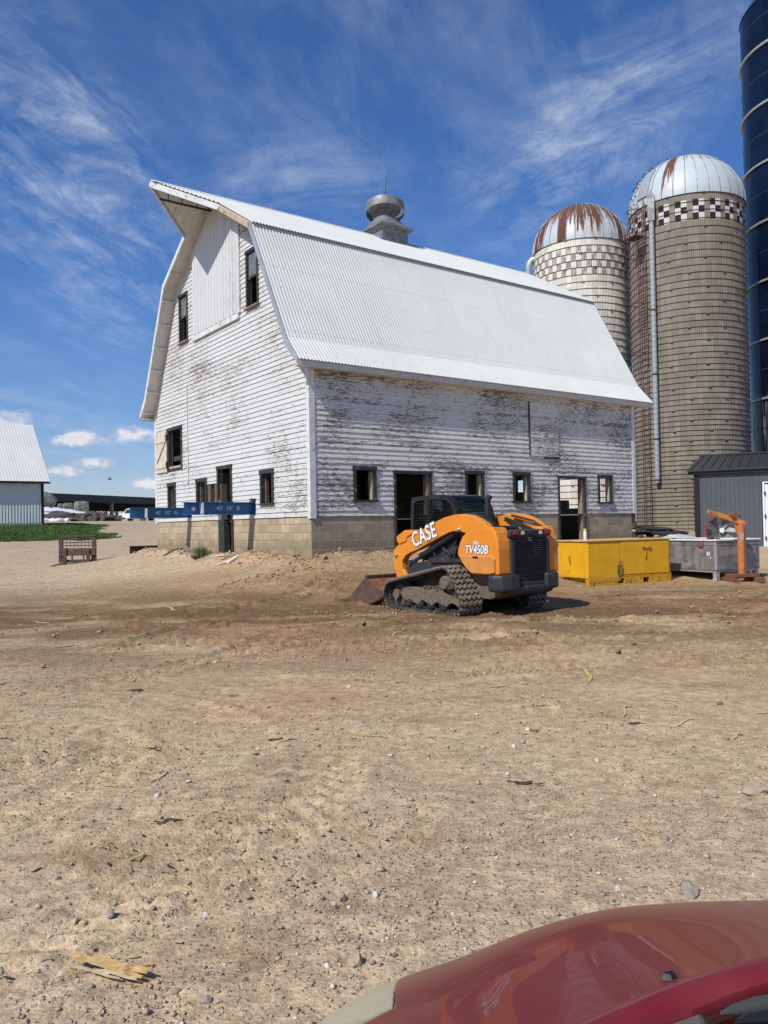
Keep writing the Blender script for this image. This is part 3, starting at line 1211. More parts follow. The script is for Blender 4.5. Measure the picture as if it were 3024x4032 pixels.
    for k in range(n):
        a = y0 + (y1 - y0) * k / n
        b = a + (y1 - y0) / n
        top = min(z1, 9.489 - abs((a + b) / 2 - BW / 2) * .59 - .22)
        mb.box(-.070 - .003 * (k % 2), -.036, a + .003, b - .003, z0 + .012 * ((k * 7) % 3), top)
    hd = mb.build('hay_door', M['hay'], root)
    mb = MB()
    mb.box(-.085, -.03, y0 - .01, y1 + .02, z0 - .16, z0 - .012)
    mb.build('ledge', M['trim'], hd, bevel=.004)
    mb = MB()
    mb.box(-.075, -.03, y0 - .075, y0 - .012, z0 - .01, 8.2)
    mb.build('guide', M['trim'], hd)
    # patched panel in the side wall: an old door boarded over
    mb = MB()
    for k in range(12):
        za = 1.86 + k * .1285
        mb.box(7.352, 8.53, -.058 + .004 * (k % 2), -.030, za, za + .124)
    mb.build('boarded_hatch', M['side'], root)
    mb = MB()
    mb.box(7.325, 7.350, -.060, -.024, 1.84, 3.43)
    mb.box(7.95, 8.56, -.070, -.024, 1.80, 1.855)
    mb.build('hatch_edge', M['black_trim'], root)
    # conduit up the gable
    mb = MB()
    mb.tube([(-.045, 7.32, 1.45), (-.045, 7.345, 4.35), (-.045, 7.40, 4.42)], .017, 6)
    mb.box(-.075, -.02, 7.29, 7.36, 1.36, 1.46)
    mb.build('conduit', M['trim'], root)
    # ---------------- roof
    rp = list(PROF)
    for side in (0, 1):
        def Y(y, s=side):
            return y if s == 0 else BW - y
        (ye, ze), (yf, zf), (yb, zbk), (yr, zr) = rp
        up = (yb - .09, zbk - .053)
        hs = 1 - (3.90 - yb) / (yr - yb)
        corrugated('roof', (Y(yr), zr), (Y(up[0]), up[1]), -TIPX, BL + OXR, M['roof'], root, rows=9, hood=(-TIPX, -OX + .02, hs), off=.03)
        corrugated('roof', (Y(yb + .02), zbk + .01), (Y(yf), zf), -OX, BL + OXR, M['roof'], root, rows=3)
        corrugated('roof', (Y(yf + .03), zf + .055), (Y(ye - .03), ze - .03), -OX, BL + OXR, M['roof'], root, rows=3, off=.018)
        # deck under the sheets
        mb = MB()
        top = [(Y(y), z - .016) for y, z in rp]
        bot = [(Y(y) + (.05 if side == 0 else -.05) * (1 if i < 3 else 0), z - .10) for i, (y, z) in enumerate(rp)]
        mb.prism(top + bot[::-1], 'x', -OX + .03, BL + OXR - .03)
        mb.build('roof_deck', M['soffit'], root)
        # the pointed hood over the hay door
        zh = zr + (zbk - zr) * hs
        mb = MB()
        a = [(-TIPX + .06, Y(yr), zr - .02), (-OX + .028, Y(3.93), zh - .0), (-OX + .028, Y(yr), zr - .02)]
        b = [(p[0], p[1], p[2] - .075) for p in a]
        mb.add(a + b, [(0, 1, 2), (5, 4, 3), (0, 1, 4, 3), (1, 2, 5, 4), (2, 0, 3, 5)])
        hd2 = mb.build('hay_hood', M['soffit'], root)
        mb = MB()                     # fascia board along the hood's edge
        p, q = Vector((-TIPX - .02, Y(yr), zr - .09)), Vector((-OX + .0, Y(3.87), zh - .11))
        mb.bar(p, q, .035, .16)
        mb.build('fascia', M['trim'], hd2)
        mb = MB()                     # boards of the soffit
        for f in (.22, .42, .62, .82):
            xx = -TIPX + (TIPX - OX) * f + .1
            yy = yr + (3.93 - yr) * f
            zz = zr + (zh - zr) * f
            mb.bar((xx, Y(yr), zr - .102), (xx, Y(yy), zz - .102), .025, .012)
        mb.bar((-.95, Y(yr - .05), zr - .13), (-.95, Y(4.45), zr - .13 - .59 * .65), .05, .06)
        mb.build('batten', M['soffit'], hd2)
        # rake boards at the front, and lookouts under the overhang
        for nm, x in (('rake_board', -OX), ('rake_board', BL + OXR - .03)):
            mb = MB()
            ny = .17 if x < 0 else .10
            o1 = [(Y(y), z + .012) for y, z in rp[:3]]
            o2 = [(Y(y + (.0 if i == 0 else .075)), z - ny + (.03 if i == 0 else .03)) for i, (y, z) in enumerate(rp[:3])]
            mb.prism(o1 + o2[::-1], 'x', x, x + .03)
            mb.build(nm, M['flash'] if side == 0 else M['trim'], root)
        mb = MB()                     # bare board where the rake trim is gone
        mb.bar((-OX + .015, Y(3.86), zh - .13), (-OX + .015, Y(yb + .02), zbk - .10), .04, .14)
        mb.build('rake_board', M['raw_wood'] if side == 0 else M['trim'], root)
        for (p0, p1, n) in ((rp[0], rp[1], 1), (rp[1], rp[2], 5), (rp[2], rp[3], 2)):
            for k in range(n):
                f = (k + .35) / n if n > 1 else .3
                y = p0[0] + (p1[0] - p0[0]) * f
                z = p0[1] + (p1[1] - p0[1]) * f
                if y > 3.85:
                    continue
                ll = math.hypot(p1[0] - p0[0], p1[1] - p0[1])
                ny_, nz_ = (p1[1] - p0[1]) / ll, -(p1[0] - p0[0]) / ll
                y, z = y + ny_ * .125, z + nz_ * .125
                mb = MB()
                mb.obox(((-OX + .031) / 2, Y(y), z), (1, 0, 0), ((OX - .033) / 2, .028, .045), (0, ny_ if side == 0 else -ny_, nz_))
                mb.build('lookout', M['soffit'], root)
        mb = MB()                     # flashing at the break, fascia at the eave
        mb.bar((-OX + .05, Y(yb - .03), zbk - .06), (BL + OXR - .01, Y(yb - .03), zbk - .06), .03, .075)
        mb.build('flashing', M['flash'], root)
        mb = MB()
        mb.box(-OX + .035, BL + OXR - .05, *sorted((Y(ye - .005), Y(ye + .03))), ze - .17, ze - .035)
        mb.box(-OX + .04, BL + OXR - .05, *sorted((Y(ye + .033), Y(-.012))), ze - .150, ze - .115)
        mb.build('eave_fascia', M['soffit'], root, bevel=.004)
    mb = MB()
    mb.prism([(BW / 2 - .15, 9.447), (BW / 2, 9.548), (BW / 2 + .15, 9.447), (BW / 2, 9.50)], 'x', -TIPX + .02, BL + OXR)
    mb.build('ridge_cap', M['roof'], root)
    mb = MB()                          # hay carrier rail under the hood
    mb.bar((-TIPX + .28, BW / 2 + .10, 9.10), (.0, BW / 2 + .10, 9.10), .04, .05)
    for x in (-1.35, -.95, -.5, -.15):
        mb.bar((x, BW / 2 + .10, 9.10), (x, BW / 2 + .10, 9.38), .02, .02)
    mb.build('hay_rail', M['dark_iron'], root)
    # ---------------- ventilator
    cx, cy = 6.10, BW / 2
    mb = MB()
    h = .55
    mb.prism([(cx - h - .02, 8.9), (cx + h + .02, 8.9), (cx + h - .03, 9.60), (cx - h + .03, 9.60)], 'y', cy - h, cy + h)
    cu = mb.build('cupola', M['galv_dull'], root, bevel=.008)
    mb = MB()
    for k, (r, z0, z1) in enumerate(((h + .02, 9.595, 9.64), (h + .07, 9.638, 9.70), (h + .125, 9.698, 9.775))):
        mb.box(cx - r, cx + r, cy - r, cy + r, z0, z1)
    mb.build('cornice', M['galv_dull'], cu, bevel=.01)
    mb = MB()                          # square skirt turning into a round neck
    n = 32
    rings = []
    for z, sq, r in ((9.776, 1.0, .62), (9.90, .75, .53), (10.04, .4, .44), (10.18, .1, .36), (10.30, 0, .315), (10.52, 0, .30)):
        ring = []
        for k in range(n):
            a = 2 * math.pi * (k + .5) / n
            c, s = math.cos(a), math.sin(a)
            m = max(abs(c), abs(s))
            rr = r * ((1 - sq) + sq / m)
            ring.append((cx + rr * c, cy + rr * s, z))
        rings.append(ring)
    vs = [p for r in rings for p in r]
    fs = [(i * n + k, i * n + (k + 1) % n, (i + 1) * n + (k + 1) % n, (i + 1) * n + k) for i in range(len(rings) - 1) for k in range(n)]
    mb.add(vs, fs)
    mb.build('neck', M['galv'], cu, smooth=True)
    pv = Matrix.Translation((cx, cy, 10.45))
    T = pv @ Matrix.Rotation(rad(-11), 4, Vector((-.803, .595, 0))) @ pv.inverted() @ Matrix.Translation((cx, cy, 0))
    if (T @ Vector((-.595, -.803, 10.45))).z < 10.45:
        T = pv @ Matrix.Rotation(rad(11), 4, Vector((-.803, .595, 0))) @ pv.inverted() @ Matrix.Translation((cx, cy, 0))
    mb = MB()
    mb.lathe([(.64, 10.33), (.655, 10.50), (.64, 10.64), (.63, 10.64), (.643, 10.50), (.63, 10.33)], 40, T, close=True)
    mb.build('wind_band', M['galv'], cu, smooth=True)
    mb = MB()
    mb.lathe([(.30, 10.40), (.53, 10.47), (.53, 10.56), (.05, 10.70), (.04, 10.80), (.0, 10.80)], 32, T)
    for k in range(4):
        a = k * math.pi / 2 + .6
        mb.bar((cx + .5 * math.cos(a), cy + .5 * math.sin(a), 10.5), (cx + .625 * math.cos(a), cy + .625 * math.sin(a), 10.45), .02, .02)
    mb.build('cap', M['galv'], cu, smooth=True)
    mb = MB()
    mb.tube([(cx, cy, 10.74), (cx, cy, 10.82), (cx + .01, cy, 10.90), (cx + .01, cy, 11.0)], [.10, .08, .03, .022], 10)
    mb.tube([(cx + .01, cy, 11.0), (cx + .09, cy - .02, 11.66)], [.014, .006], 6)
    mb.blob((cx + .01, cy, 10.98), .04, 3, 1, .0)
    mb.build('spire', M['dark_iron'], cu)
    return root
# ------------------------------------------------------------------ compact track loader
def mats_loader():
    M = MAT
    M['orange'] = m_plain('loader_orange_paint', (.74, .248, .016), .42, var=.10, scale=2.2, dirt=(.50, .27, .10), dirt_amt=.10, dirt_scale=7)
    M['orange_dusty'] = m_plain('dusty_orange_paint', (.66, .25, .045), .55, var=.1, scale=5, dirt=(.42, .27, .14), dirt_amt=.22, dirt_scale=7)
    M['charcoal'] = m_plain('charcoal_plastic', (.030, .031, .033), .5, var=.25, scale=8, dirt=(.11, .09, .07), dirt_amt=.05, dirt_scale=4)
    M['black_paint'] = m_plain('black_painted_steel', (.016, .017, .018), .42, var=.3, scale=8)
    M['rubber'] = m_plain('dusty_track_rubber', (.035, .033, .031), .85, var=.3, scale=10, dirt=(.17, .125, .085), dirt_amt=.34, dirt_scale=9, bump=.006)
    M['lug'] = m_plain('muddy_track_lugs', (.21, .168, .122), .9, var=.3, scale=14, dirt=(.05, .045, .04), dirt_amt=.25, dirt_scale=12, bump=.006)
    M['muddy'] = m_plain('mud_caked_steel', (.165, .128, .092), .92, var=.4, scale=16, dirt=(.20, .15, .10), dirt_amt=.3, dirt_scale=10, bump=.015)
    M['mud'] = m_plain('packed_mud', (.17, .115, .07), .97, var=.4, scale=20, bump=.03)
    M['bucket'] = m_plain('rusty_orange_bucket', (.30, .105, .035), .6, .1, var=.35, scale=5, dirt=(.10, .055, .035), dirt_amt=.42, dirt_scale=4)
    M['bucket_dark'] = m_plain('worn_brown_bucket_side', (.115, .07, .05), .65, .15, var=.35, scale=6, dirt=(.24, .09, .035), dirt_amt=.12, dirt_scale=5)
    M['bucket_edge'] = m_plain('worn_bucket_steel', (.10, .085, .08), .5, .4, var=.3, scale=8)
    M['steel'] = m_plain('bright_steel', (.55, .54, .52), .3, .9, var=.2)
    M['white_decal'] = m_plain('white_vinyl_lettering', (.80, .80, .79), .4, var=.03)
    M['black_decal'] = m_plain('black_vinyl_outline', (.02, .012, .01), .45, var=.1)
    M['red_lens'] = m_plain('red_lens', (.25, .010, .018), .15, var=.2)
    M['clear_lens'] = m_plain('clear_lamp_lens', (.45, .45, .45), .15, .3, var=.25, scale=30)
    M['red_reflector'] = m_plain('red_reflector', (.42, .02, .015), .3, var=.1)
    M['cloth'] = m_plain('cab_interior', (.035, .037, .04), .8, var=.3)
    t = NT('green_tinted_glass')
    t.out((.42, .62, .54), .04)
    t.b.inputs['Transmission Weight'].default_value = 1.0
    t.b.inputs['IOR'].default_value = 1.12
    t.b.inputs['Specular IOR Level'].default_value = .9
    M['glass'] = t.m
    t = NT('shade_tinted_cab_glass')
    t.out((.20, .25, .23), .05)  # dark tint stands in for the shade inside the cab
    t.b.inputs['Transmission Weight'].default_value = 1.0
    t.b.inputs['IOR'].default_value = 1.1
    t.b.inputs['Specular IOR Level'].default_value = .8
    M['dark_glass'] = t.m


def hull_loop(circles, step=.02):
    pts = []
    for cx, cz, r in circles:
        for k in range(180):
            a = 2 * math.pi * k / 180
            pts.append((cx + r * math.cos(a), cz + r * math.sin(a)))
    pts = sorted(set((round(a, 6), round(b, 6)) for a, b in pts))

    def half(P):
        h = []
        for p in P:
            while len(h) >= 2 and (h[-1][0] - h[-2][0]) * (p[1] - h[-2][1]) - (h[-1][1] - h[-2][1]) * (p[0] - h[-2][0]) <= 0:
                h.pop()
            h.append(p)
        return h
    lo, up = half(pts), half(pts[::-1])
    H_ = lo[:-1] + up[:-1]
    H_ = np.array(H_ + [H_[0]])
    L = np.r_[0, np.cumsum(np.hypot(*np.diff(H_, axis=0).T))]
    n = int(L[-1] / step)
    s = np.linspace(0, L[-1], n, endpoint=False)
    return np.c_[np.interp(s, L, H_[:, 0]), np.interp(s, L, H_[:, 1])], L[-1] / n


C4 = (1340, 1860, 2240, 2460)


def build_loader():
    M = MAT
    S = Frame((1.2062, 12.4975, 0.0), BANG + math.pi / 2)
    root = thing('track_loader', S.o + np.array([0, 0, .0]), S.ang, 'orange and black compact track loader with rubber tracks and a rusty bucket', 'loader')
    YC = -.99

    def sy(pts, y, box=C4):
        return [tuple(S.ony(q, y)[[0, 2]]) for q in Zc(box, pts)]

    def sx(pts, x, box=C4):
        return [tuple(S.onx(q, x)[[1, 2]]) for q in Zc(box, pts)]

    def mir(y):
        return 2 * YC - y
    # ---- tracks
    circ = [(1.87, .25, .245), (.46, .565, .215), (.20, .20, .195)]
    loop, st = hull_loop(circ, .016)
    n = len(loop)
    tan = np.roll(loop, -1, 0) - np.roll(loop, 1, 0)
    tan /= np.linalg.norm(tan, axis=1)[:, None]
    nor = np.c_[tan[:, 1], -tan[:, 0]]          # outward for a counter-clockwise loop
    for side in (0, 1):
        ya, yb = (0.0, -.445) if side == 0 else (mir(0.0), mir(-.445))
        mb = MB()
        inn = loop - nor * .03
        vs, fs = [], []
        for k in range(n):
            for (p, y) in ((loop[k], ya), (loop[k], yb), (inn[k], yb), (inn[k], ya)):
                vs.append((p[0], y, p[1]))
        for k in range(n):
            j = (k + 1) % n
            for a, b in ((0, 1), (1, 2), (2, 3), (3, 0)):
                fs.append((k * 4 + a, k * 4 + b, j * 4 + b, j * 4 + a))
        mb.add(vs, fs)
        tr = mb.build('track', M['rubber'], root, angle=50)
        mb = MB()
        nl = int(n * st / .098)
        for L in range(nl):
            k0 = L * n / nl
            seg = 8
            V = []
            for q in range(seg + 1):
                y = ya + (yb - ya) * (.01 + .98 * q / seg)
                off = (.020 if q % 2 else -.020) / st
                for dk, hgt in ((-.033 / st, -.002), (-.027 / st, .028), (.027 / st, .028), (.033 / st, -.002)):
                    kk = (k0 + off + dk) % n
                    i0 = int(kk) % n
                    f = kk - int(kk)
                    p = loop[i0] * (1 - f) + loop[(i0 + 1) % n] * f + nor[i0] * hgt
                    V.append((p[0], y, p[1]))
            F_ = []
            for q in range(seg):
                for a in range(3):
                    F_.append((q * 4 + a, q * 4 + a + 1, q * 4 + a + 5, q * 4 + a + 4))
            F_ += [(0, 1, 2, 3), (seg * 4 + 3, seg * 4 + 2, seg * 4 + 1, seg * 4)]
            mb.add(V, F_)
        mb.build('tread_lugs', M['lug'], tr)
        mb = MB()
        for k in range(0, n, 5):                # drive teeth on the inside
            p = inn[k] - nor[k] * .018
            mb.obox((p[0], ya + (yb - ya) * .30, p[1]), (tan[k][0], 0, tan[k][1]), (.018, .03, .022), (0, 1, 0))
        mb.build('drive_teeth', M['rubber'], tr)
        # rollers, sprocket, idlers
        s = -1 if side == 0 else 1
        for nm, (cx, cz, r), d in (('idler', (1.87, .25, .20), .07), ('sprocket', (.46, .565, .15), .05), ('idler', (.20, .20, .15), .07)):
            mb = MB()
            mb.cyl((cx, ya + s * (.12 + d), cz), (cx, ya + s * .36, cz), r, 24)
            mb.cyl((cx, ya + s * .10, cz), (cx, ya + s * .36, cz), r * .45, 16)
            mb.build(nm, M['muddy'], root, angle=40)
        for x in (1.52, 1.20, .88, .56):
            mb = MB()
            mb.lathe([(.0, -.02), (.07, -.02), (.105, 0), (.115, .02), (.115, .06), (.08, .08), (.08, .2), (.115, .22), (.115, .26), (0, .26)], 20,
                     Matrix.Translation((x, ya + s * .09, .145)) @ Matrix.Rotation(rad(90) * (1 if s < 0 else -1), 4, 'X'))
            mb.build('roller', M['dark_iron'], root, angle=40)
        fr = sy([(443, 868), (600, 850), (735, 850), (770, 875), (800, 905), (880, 935), (888, 985), (862, 975), (830, 955), (800, 950), (775, 978), (745, 962), (705, 940),
                 (672, 965), (640, 950), (600, 925), (570, 955), (540, 945), (510, 918), (480, 930), (455, 900)], -.08)
        if side:
            fr = fr[::-1]
        mb = MB()
        mb.prism(fr, 'y', ya + s * .06, ya + s * .13)
        mb.box(.3, 1.75, *sorted((ya + s * .14, ya + s * .36)), .2, .40)
        mb.build('track_frame', M['muddy'], root, bevel=.008)
        mb = MB()
        for k in range(26):
            x = .25 + random.random() * .75
            mb.blob((x, ya + s * (.05 + random.random() * .12), .38 + max(0, .7 - x) * .15 + random.random() * .05), .025 + random.random() * .03, k, 1, .6)
        tag(mb.build('mud', M['mud'], root), kind='stuff')
        mb = MB()
        hub = sy([(764, 802)], -.05)[0]
        mb.lathe([(0, .05), (.10, .05), (.115, .03), (.115, -.2), (0, -.2)], 28, Matrix.Translation((hub[0], ya + s * .05, hub[1])) @ Matrix.Rotation(rad(-90) * (1 if s < 0 else -1), 4, 'X'))
        mb.build('drive_hub', M['muddy'], root, angle=40)
    # ---- main body between the tracks
    mb = MB()
    mb.prism([(-.45, .36), (-.20, .26), (1.75, .26), (1.85, .40), (1.80, .78), (1.2, .86), (.4, .98), (-.45, .98)], 'y', -.455, mir(-.455))
    mb.build('chassis', M['muddy'], root, bevel=.015)
    for side in (0, 1):
        f = (lambda y: y) if side == 0 else mir
        mb = MB()
        a = sy([(470, 702), (530, 660), (650, 640), (890, 640), (900, 690), (700, 690), (510, 745)], -.40)
        mb.prism(a, 'y', f(-.36), f(-.50))
        a = sy([(645, 622), (720, 617), (890, 630), (890, 655), (720, 655), (650, 655)], -.33)
        mb.prism(a, 'y', f(-.31), f(-.37))
        mb.build('side_panel', M['charcoal'], root, bevel=.006)
        # boom: one long curved plate each side
        mb = MB()
        out = [(415, 790), (384, 648), (383, 585), (400, 545), (432, 513), (500, 463), (600, 409), (697, 355), (712, 347), (760, 325), (820, 308), (880, 302), (940, 312), (1000, 340),
               (1040, 370), (1068, 399), (1110, 402), (1125, 500), (940, 500), (890, 470), (908, 441), (870, 431), (820, 427), (780, 440), (722, 470), (640, 514), (560, 560),
               (505, 583), (468, 608), (447, 650), (452, 700), (474, 742), (478, 775), (440, 790)]
        bo = sy(out, -.295)
        mb.prism(bo, 'y', f(-0.2970), f(-0.4350))
        bm = mb.build('boom', M['orange'], root, bevel=.012, seg=3)
        mb = MB()
        tw = sy([(1068, 399), (1106, 401), (1124, 440), (1138, 495), (1146, 560), (1150, 746), (1120, 749), (950, 738), (915, 700), (880, 650), (852, 607), (848, 580), (864, 510),
                 (880, 470), (912, 434), (990, 405)], -0.2950)
        mb.prism(tw, 'y', f(-0.2945), f(-0.5950))
        mb.build('boom_tower', M['orange'], root, bevel=.03, seg=4)
        mb = MB()
        bx = sy([(870, 610), (905, 600), (1100, 606), (1118, 630), (1118, 735), (1085, 742), (955, 735), (918, 700), (885, 655)], -0.2650)
        mb.prism(bx, 'y', f(-0.2500), f(-0.3150))
        co = mb.build('side_cover', M['orange_dusty'], root, bevel=.02, seg=3)
        mb = MB()
        a = sy([(957, 608), (997, 611), (997, 628), (972, 625), (957, 620)], -0.2450)
        mb.prism(a, 'y', f(-0.2470), f(-0.2750))
        mb.build('latch', M['black_paint'], co)
        mb = MB()
        a = sy([(412, 466), (470, 420), (520, 417), (535, 432), (520, 450), (487, 470), (480, 500), (432, 522), (415, 500)], -0.2950)
        mb.prism(a, 'y', f(-0.2750), f(-0.4950))
        mb.build('cylinder_cover', M['orange'], root, bevel=.012)
        # hydraulic cylinder
        p = sy([(515, 655), (580, 612), (830, 447), (870, 420)], -0.3750)
        mb = MB()
        mb.cyl((p[1][0], f(-0.3950), p[1][1]), (p[2][0], f(-0.3950), p[2][1]), .058, 20)
        for t_ in (.03, .75, .97):
            c = [p[1][i] + (p[2][i] - p[1][i]) * t_ for i in (0, 1)]
            e = [p[1][i] + (p[2][i] - p[1][i]) * (t_ + .03) for i in (0, 1)]
            mb.cyl((c[0], f(-0.3950), c[1]), (e[0], f(-0.3950), e[1]), .068, 20)
        cy_ = mb.build('lift_cylinder', M['black_paint'], root, angle=40)
        mb = MB()
        mb.cyl((p[0][0], f(-0.3950), p[0][1]), (p[1][0], f(-0.3950), p[1][1]), .035, 14)
        mb.cyl((p[0][0], f(-0.3250), p[0][1]), (p[0][0], f(-0.4750), p[0][1]), .05, 14)
        mb.cyl((p[2][0], f(-0.3950), p[2][1]), (p[3][0], f(-0.3950), p[3][1]), .04, 14)
        mb.build('rod', M['charcoal'], cy_, angle=40)
        mb = MB()
        for q in ((858, 412), (402, 598)):
            c = sy([q], -0.2750)[0]
            mb.cyl((c[0], f(-0.2650), c[1]), (c[0], f(-0.3050), c[1]), .035, 12)
            mb.cyl((c[0], f(-0.2450), c[1]), (c[0], f(-0.2650), c[1]), .022, 6)
        mb.build('pivot_pin', M['steel'], bm, angle=40)
        mb = MB()
        a = sy([(690, 470), (760, 455), (850, 470), (845, 640), (640, 640), (600, 640)], -.45)
        mb.prism(a, 'y', f(-.45), f(-.60))
        for k, (q, w) in enumerate((((690, 560), (700, 620)), ((735, 520), (800, 600)), ((840, 500), (800, 620)), ((650, 590), (600, 650)))):
            u = sy([q, w], -.42)
            mb.tube([(u[0][0], f(-.42), u[0][1]), ((u[0][0] + u[1][0]) / 2 + .03, f(-.40), (u[0][1] + u[1][1]) / 2), (u[1][0], f(-.42), u[1][1])], .018, 8)
        c = sy([(828, 565)], -.36)[0]
        mb.cyl((c[0], f(-.33), c[1]), (c[0], f(-.44), c[1]), .075, 18)
        mb.build('hydraulic_block', M['charcoal'], root, angle=40)
    # bucket
    w0, w1 = .03, 2 * YC - .03
    bp = sy([(48, 940), (200, 764), (222, 790), (300, 850), (330, 905), (248, 948), (212, 966)], -.02)
    shell_o = [bp[0], bp[6], bp[5], bp[4], bp[3], bp[1]]
    shell_i = [(bp[1][0] + .02, bp[1][1] - .03), (bp[3][0] + .05, bp[3][1] + .02), (bp[4][0] + .06, bp[4][1] + .03), (bp[5][0] + .03, bp[5][1] + .05), (bp[0][0] - .1, bp[0][1] + .04)]
    mb = MB()
    mb.prism(shell_o + shell_i, 'y', w0 - .03, w1 + .03)
    bk = mb.build('bucket', M['bucket'], root)
    for y in (w0, w1):
        mb = MB()
        mb.prism([bp[0], bp[6], bp[5], bp[4], bp[3], bp[1]], 'y', y - .015, y + .012)
        mb.build('side_plate', M['bucket_dark'], bk, bevel=.004)
    mb = MB()
    mb.bar((bp[1][0] + .0, w0, bp[1][1] + .02), (bp[1][0] + .0, w1, bp[1][1] + .02), .09, .05)
    mb.bar((bp[0][0] + .02, w0 + .01, bp[0][1] + .012), (bp[0][0] + .02, w1 - .01, bp[0][1] + .012), .16, .03)
    mb.build('cutting_edge', M['bucket_edge'], bk, bevel=.004)
    mb = MB()
    mb.box(bp[4][0] - .16, bp[4][0] - .02, YC - .55, YC + .55, .12, .52)
    for y in (YC - .5, YC + .42):
        mb.box(bp[4][0] - .35, bp[4][0] - .1, y, y + .08, .2, .50)
    mb.box(1.62, bp[4][0] - .02, w0 - .35, w0 - .24, .40, .47)
    mb.build('coupler', M['charcoal'], root, bevel=.01)
    mb = MB()
    for y in (-.40, mir(-.40)):
        a = sy([(480, 770), (520, 755), (525, 790), (470, 810)], -.42)
        mb.prism(a, 'y', y - .02, y - .14 if y > YC else y + .10)
    mb.build('boom_foot', M['orange_dusty'], root)
    # ---- cab
    yl, yr = -.575, mir(-.575)
    prof = [(510, 430), (514, 188), (640, 170), (740, 166), (790, 175), (825, 205), (850, 255), (868, 330), (872, 420)]
    P = sy(prof, yl)
    inner = sy([(530, 425), (533, 232), (560, 208), (650, 198), (735, 195), (770, 205), (800, 235), (815, 275), (822, 330), (825, 420)], yl)
    cab = None
    for k, y in enumerate((yl, yr)):
        y2 = y - .05 if k == 0 else y + .05
        mb = MB()
        # a ring between the outer and inner outline
        idx = [0, 1, 3, 4, 5, 6, 7, 8]
        q = [P[i] for i in (0, 1, 1, 2, 3, 4, 5, 6, 7, 8)]
        for a in range(9):
            o0, o1, i0, i1 = q[a], q[a + 1], inner[a], inner[a + 1]
            if a == 1:
                poly = [o0, i1, i0]
            else:
                poly = [o0, o1, i1, i0]
            mb.prism(poly, 'y', y, y2)
        fr = mb.build('cab_frame', M['black_paint'], root, bevel=.006)
        if k == 0:
            cab = fr
        mb = MB()
        mb.prism(inner, 'y', y2 + (.008 if k else -.008), y2 + (.014 if k else -.014))
        mb.build('side_window', M['dark_glass'], fr)
        mb = MB()            # wire mesh over the side opening
        xs = [p[0] for p in inner]
        zs = [p[1] for p in inner]
        zlo, zhi, xlo, xhi = min(zs), max(zs), min(xs), max(xs)
        ym = (y + y2) / 2

        def xmax_at(z):
            # rear limit of the opening at height z (x falls towards the rear)
            pts_ = inner[4:]
            for (xa, za), (xb, zb) in zip(pts_, pts_[1:]):
                if zb <= z <= za:
                    return xa + (xb - xa) * (za - z) / max(za - zb, 1e-6)
            return pts_[0][0] if z > pts_[0][1] else pts_[-1][0]
        for z in np.arange(zlo + .03, zhi - .01, .052):
            mb.bar((xhi, ym, z), (xmax_at(z), ym, z), .005, .005)
        for x in np.arange(xlo + .02, xhi - .01, .052):
            zt = zhi
            for (xa, za), (xb, zb) in zip(inner[4:], inner[5:]):
                if xb <= x <= xa:
                    zt = za + (zb - za) * (x - xa) / (xb - xa if abs(xb - xa) > 1e-6 else 1)
            mb.bar((x, ym, zlo), (x, ym, zt - .005), .005, .005)
        mb.build('wire_mesh', M['black_paint'], fr)
    ztop = max(p[1] for p in P)
    # roof plate, front posts and bowed rear pillars
    mb = MB()
    roof = [P[1], P[2], P[3], P[4]]
    mb.prism([(a, b + .012) for a, b in roof] + [(a, b - .03) for a, b in roof[::-1]], 'y', yl - .02, yr + .02)
    mb.build('cab_roof', M['black_paint'], root, bevel=.008)
    mb = MB()
    gl = [P[3], P[4], P[5], P[6], P[7], P[8]]
    gi = [(a + .012, b - .012) for a, b in gl]
    mb.prism(gl + gi[::-1], 'y', yl - .06, yr + .06)
    mb.build('rear_window', M['glass'], root, angle=50)
    mb = MB()
    L = np.r_[0, np.cumsum([math.dist(a, b) for a, b in zip(gl, gl[1:])])]
    for d in np.arange(.10, L[-1], .055):
        x = np.interp(d, L, [p[0] for p in gl]) + .05
        z = np.interp(d, L, [p[1] for p in gl]) - .04
        mb.bar((x, yl - .05, z), (x, yr + .05, z), .005, .005)
    for y in np.arange(yr + .08, yl - .06, .055):
        for a, b in zip(gl, gl[1:]):
            mb.bar((a[0] + .05, y, a[1] - .04), (b[0] + .05, y, b[1] - .04), .005, .005)
    mb.build('wire_mesh', M['black_paint'], cab)
    mb = MB()
    for (a, b) in zip(gl, gl[1:]):
        for y, yy in ((yl - .0, yl - .085), (yr + .0, yr + .085)):
            mb.prism([a, b, (b[0] + .05, b[1] - .03), (a[0] + .05, a[1] - .03)], 'y', y, yy)
    mb.build('rear_pillar', M['black_paint'], root)
    mb = MB()
    fx = P[1][0]
    mb.box(fx - .06, fx - .02, yl - .05, yl - .10, 1.0, ztop - .05)
    mb.box(fx - .06, fx - .02, yr + .10, yr + .05, 1.0, ztop - .05)
    mb.bar((fx - .35, YC + .15, 1.05), (fx - .55, YC + .15, 1.72), .05, .42, (1, 0, 0))
    mb.build('cab_posts', M['black_paint'], root)
    mb = MB()
    mb.box(.62, 1.05, YC - .25, YC + .25, .98, 1.12)
    mb.box(.50, .62, YC - .24, YC + .24, 1.10, 1.68)
    mb.tube([(1.25, YC + .3, 1.0), (1.28, YC + .3, 1.30)], .025, 8)
    mb.tube([(1.25, YC - .3, 1.0), (1.28, YC - .3, 1.30)], .025, 8)
    mb.build('seat', M['cloth'], root, bevel=.03)
    mb = MB()
    mb.box(.40, 1.72, yr + .05, yl - .05, .90, .985)
    mb.box(.36, .44, yr + .05, yl - .05, .90, 1.34)
    mb.build('cab_floor', M['charcoal'], root)
    # ---- engine bay
    XR = -.57
    top = sy([(870, 440), (1110, 395)], -.55)
    mb = MB()
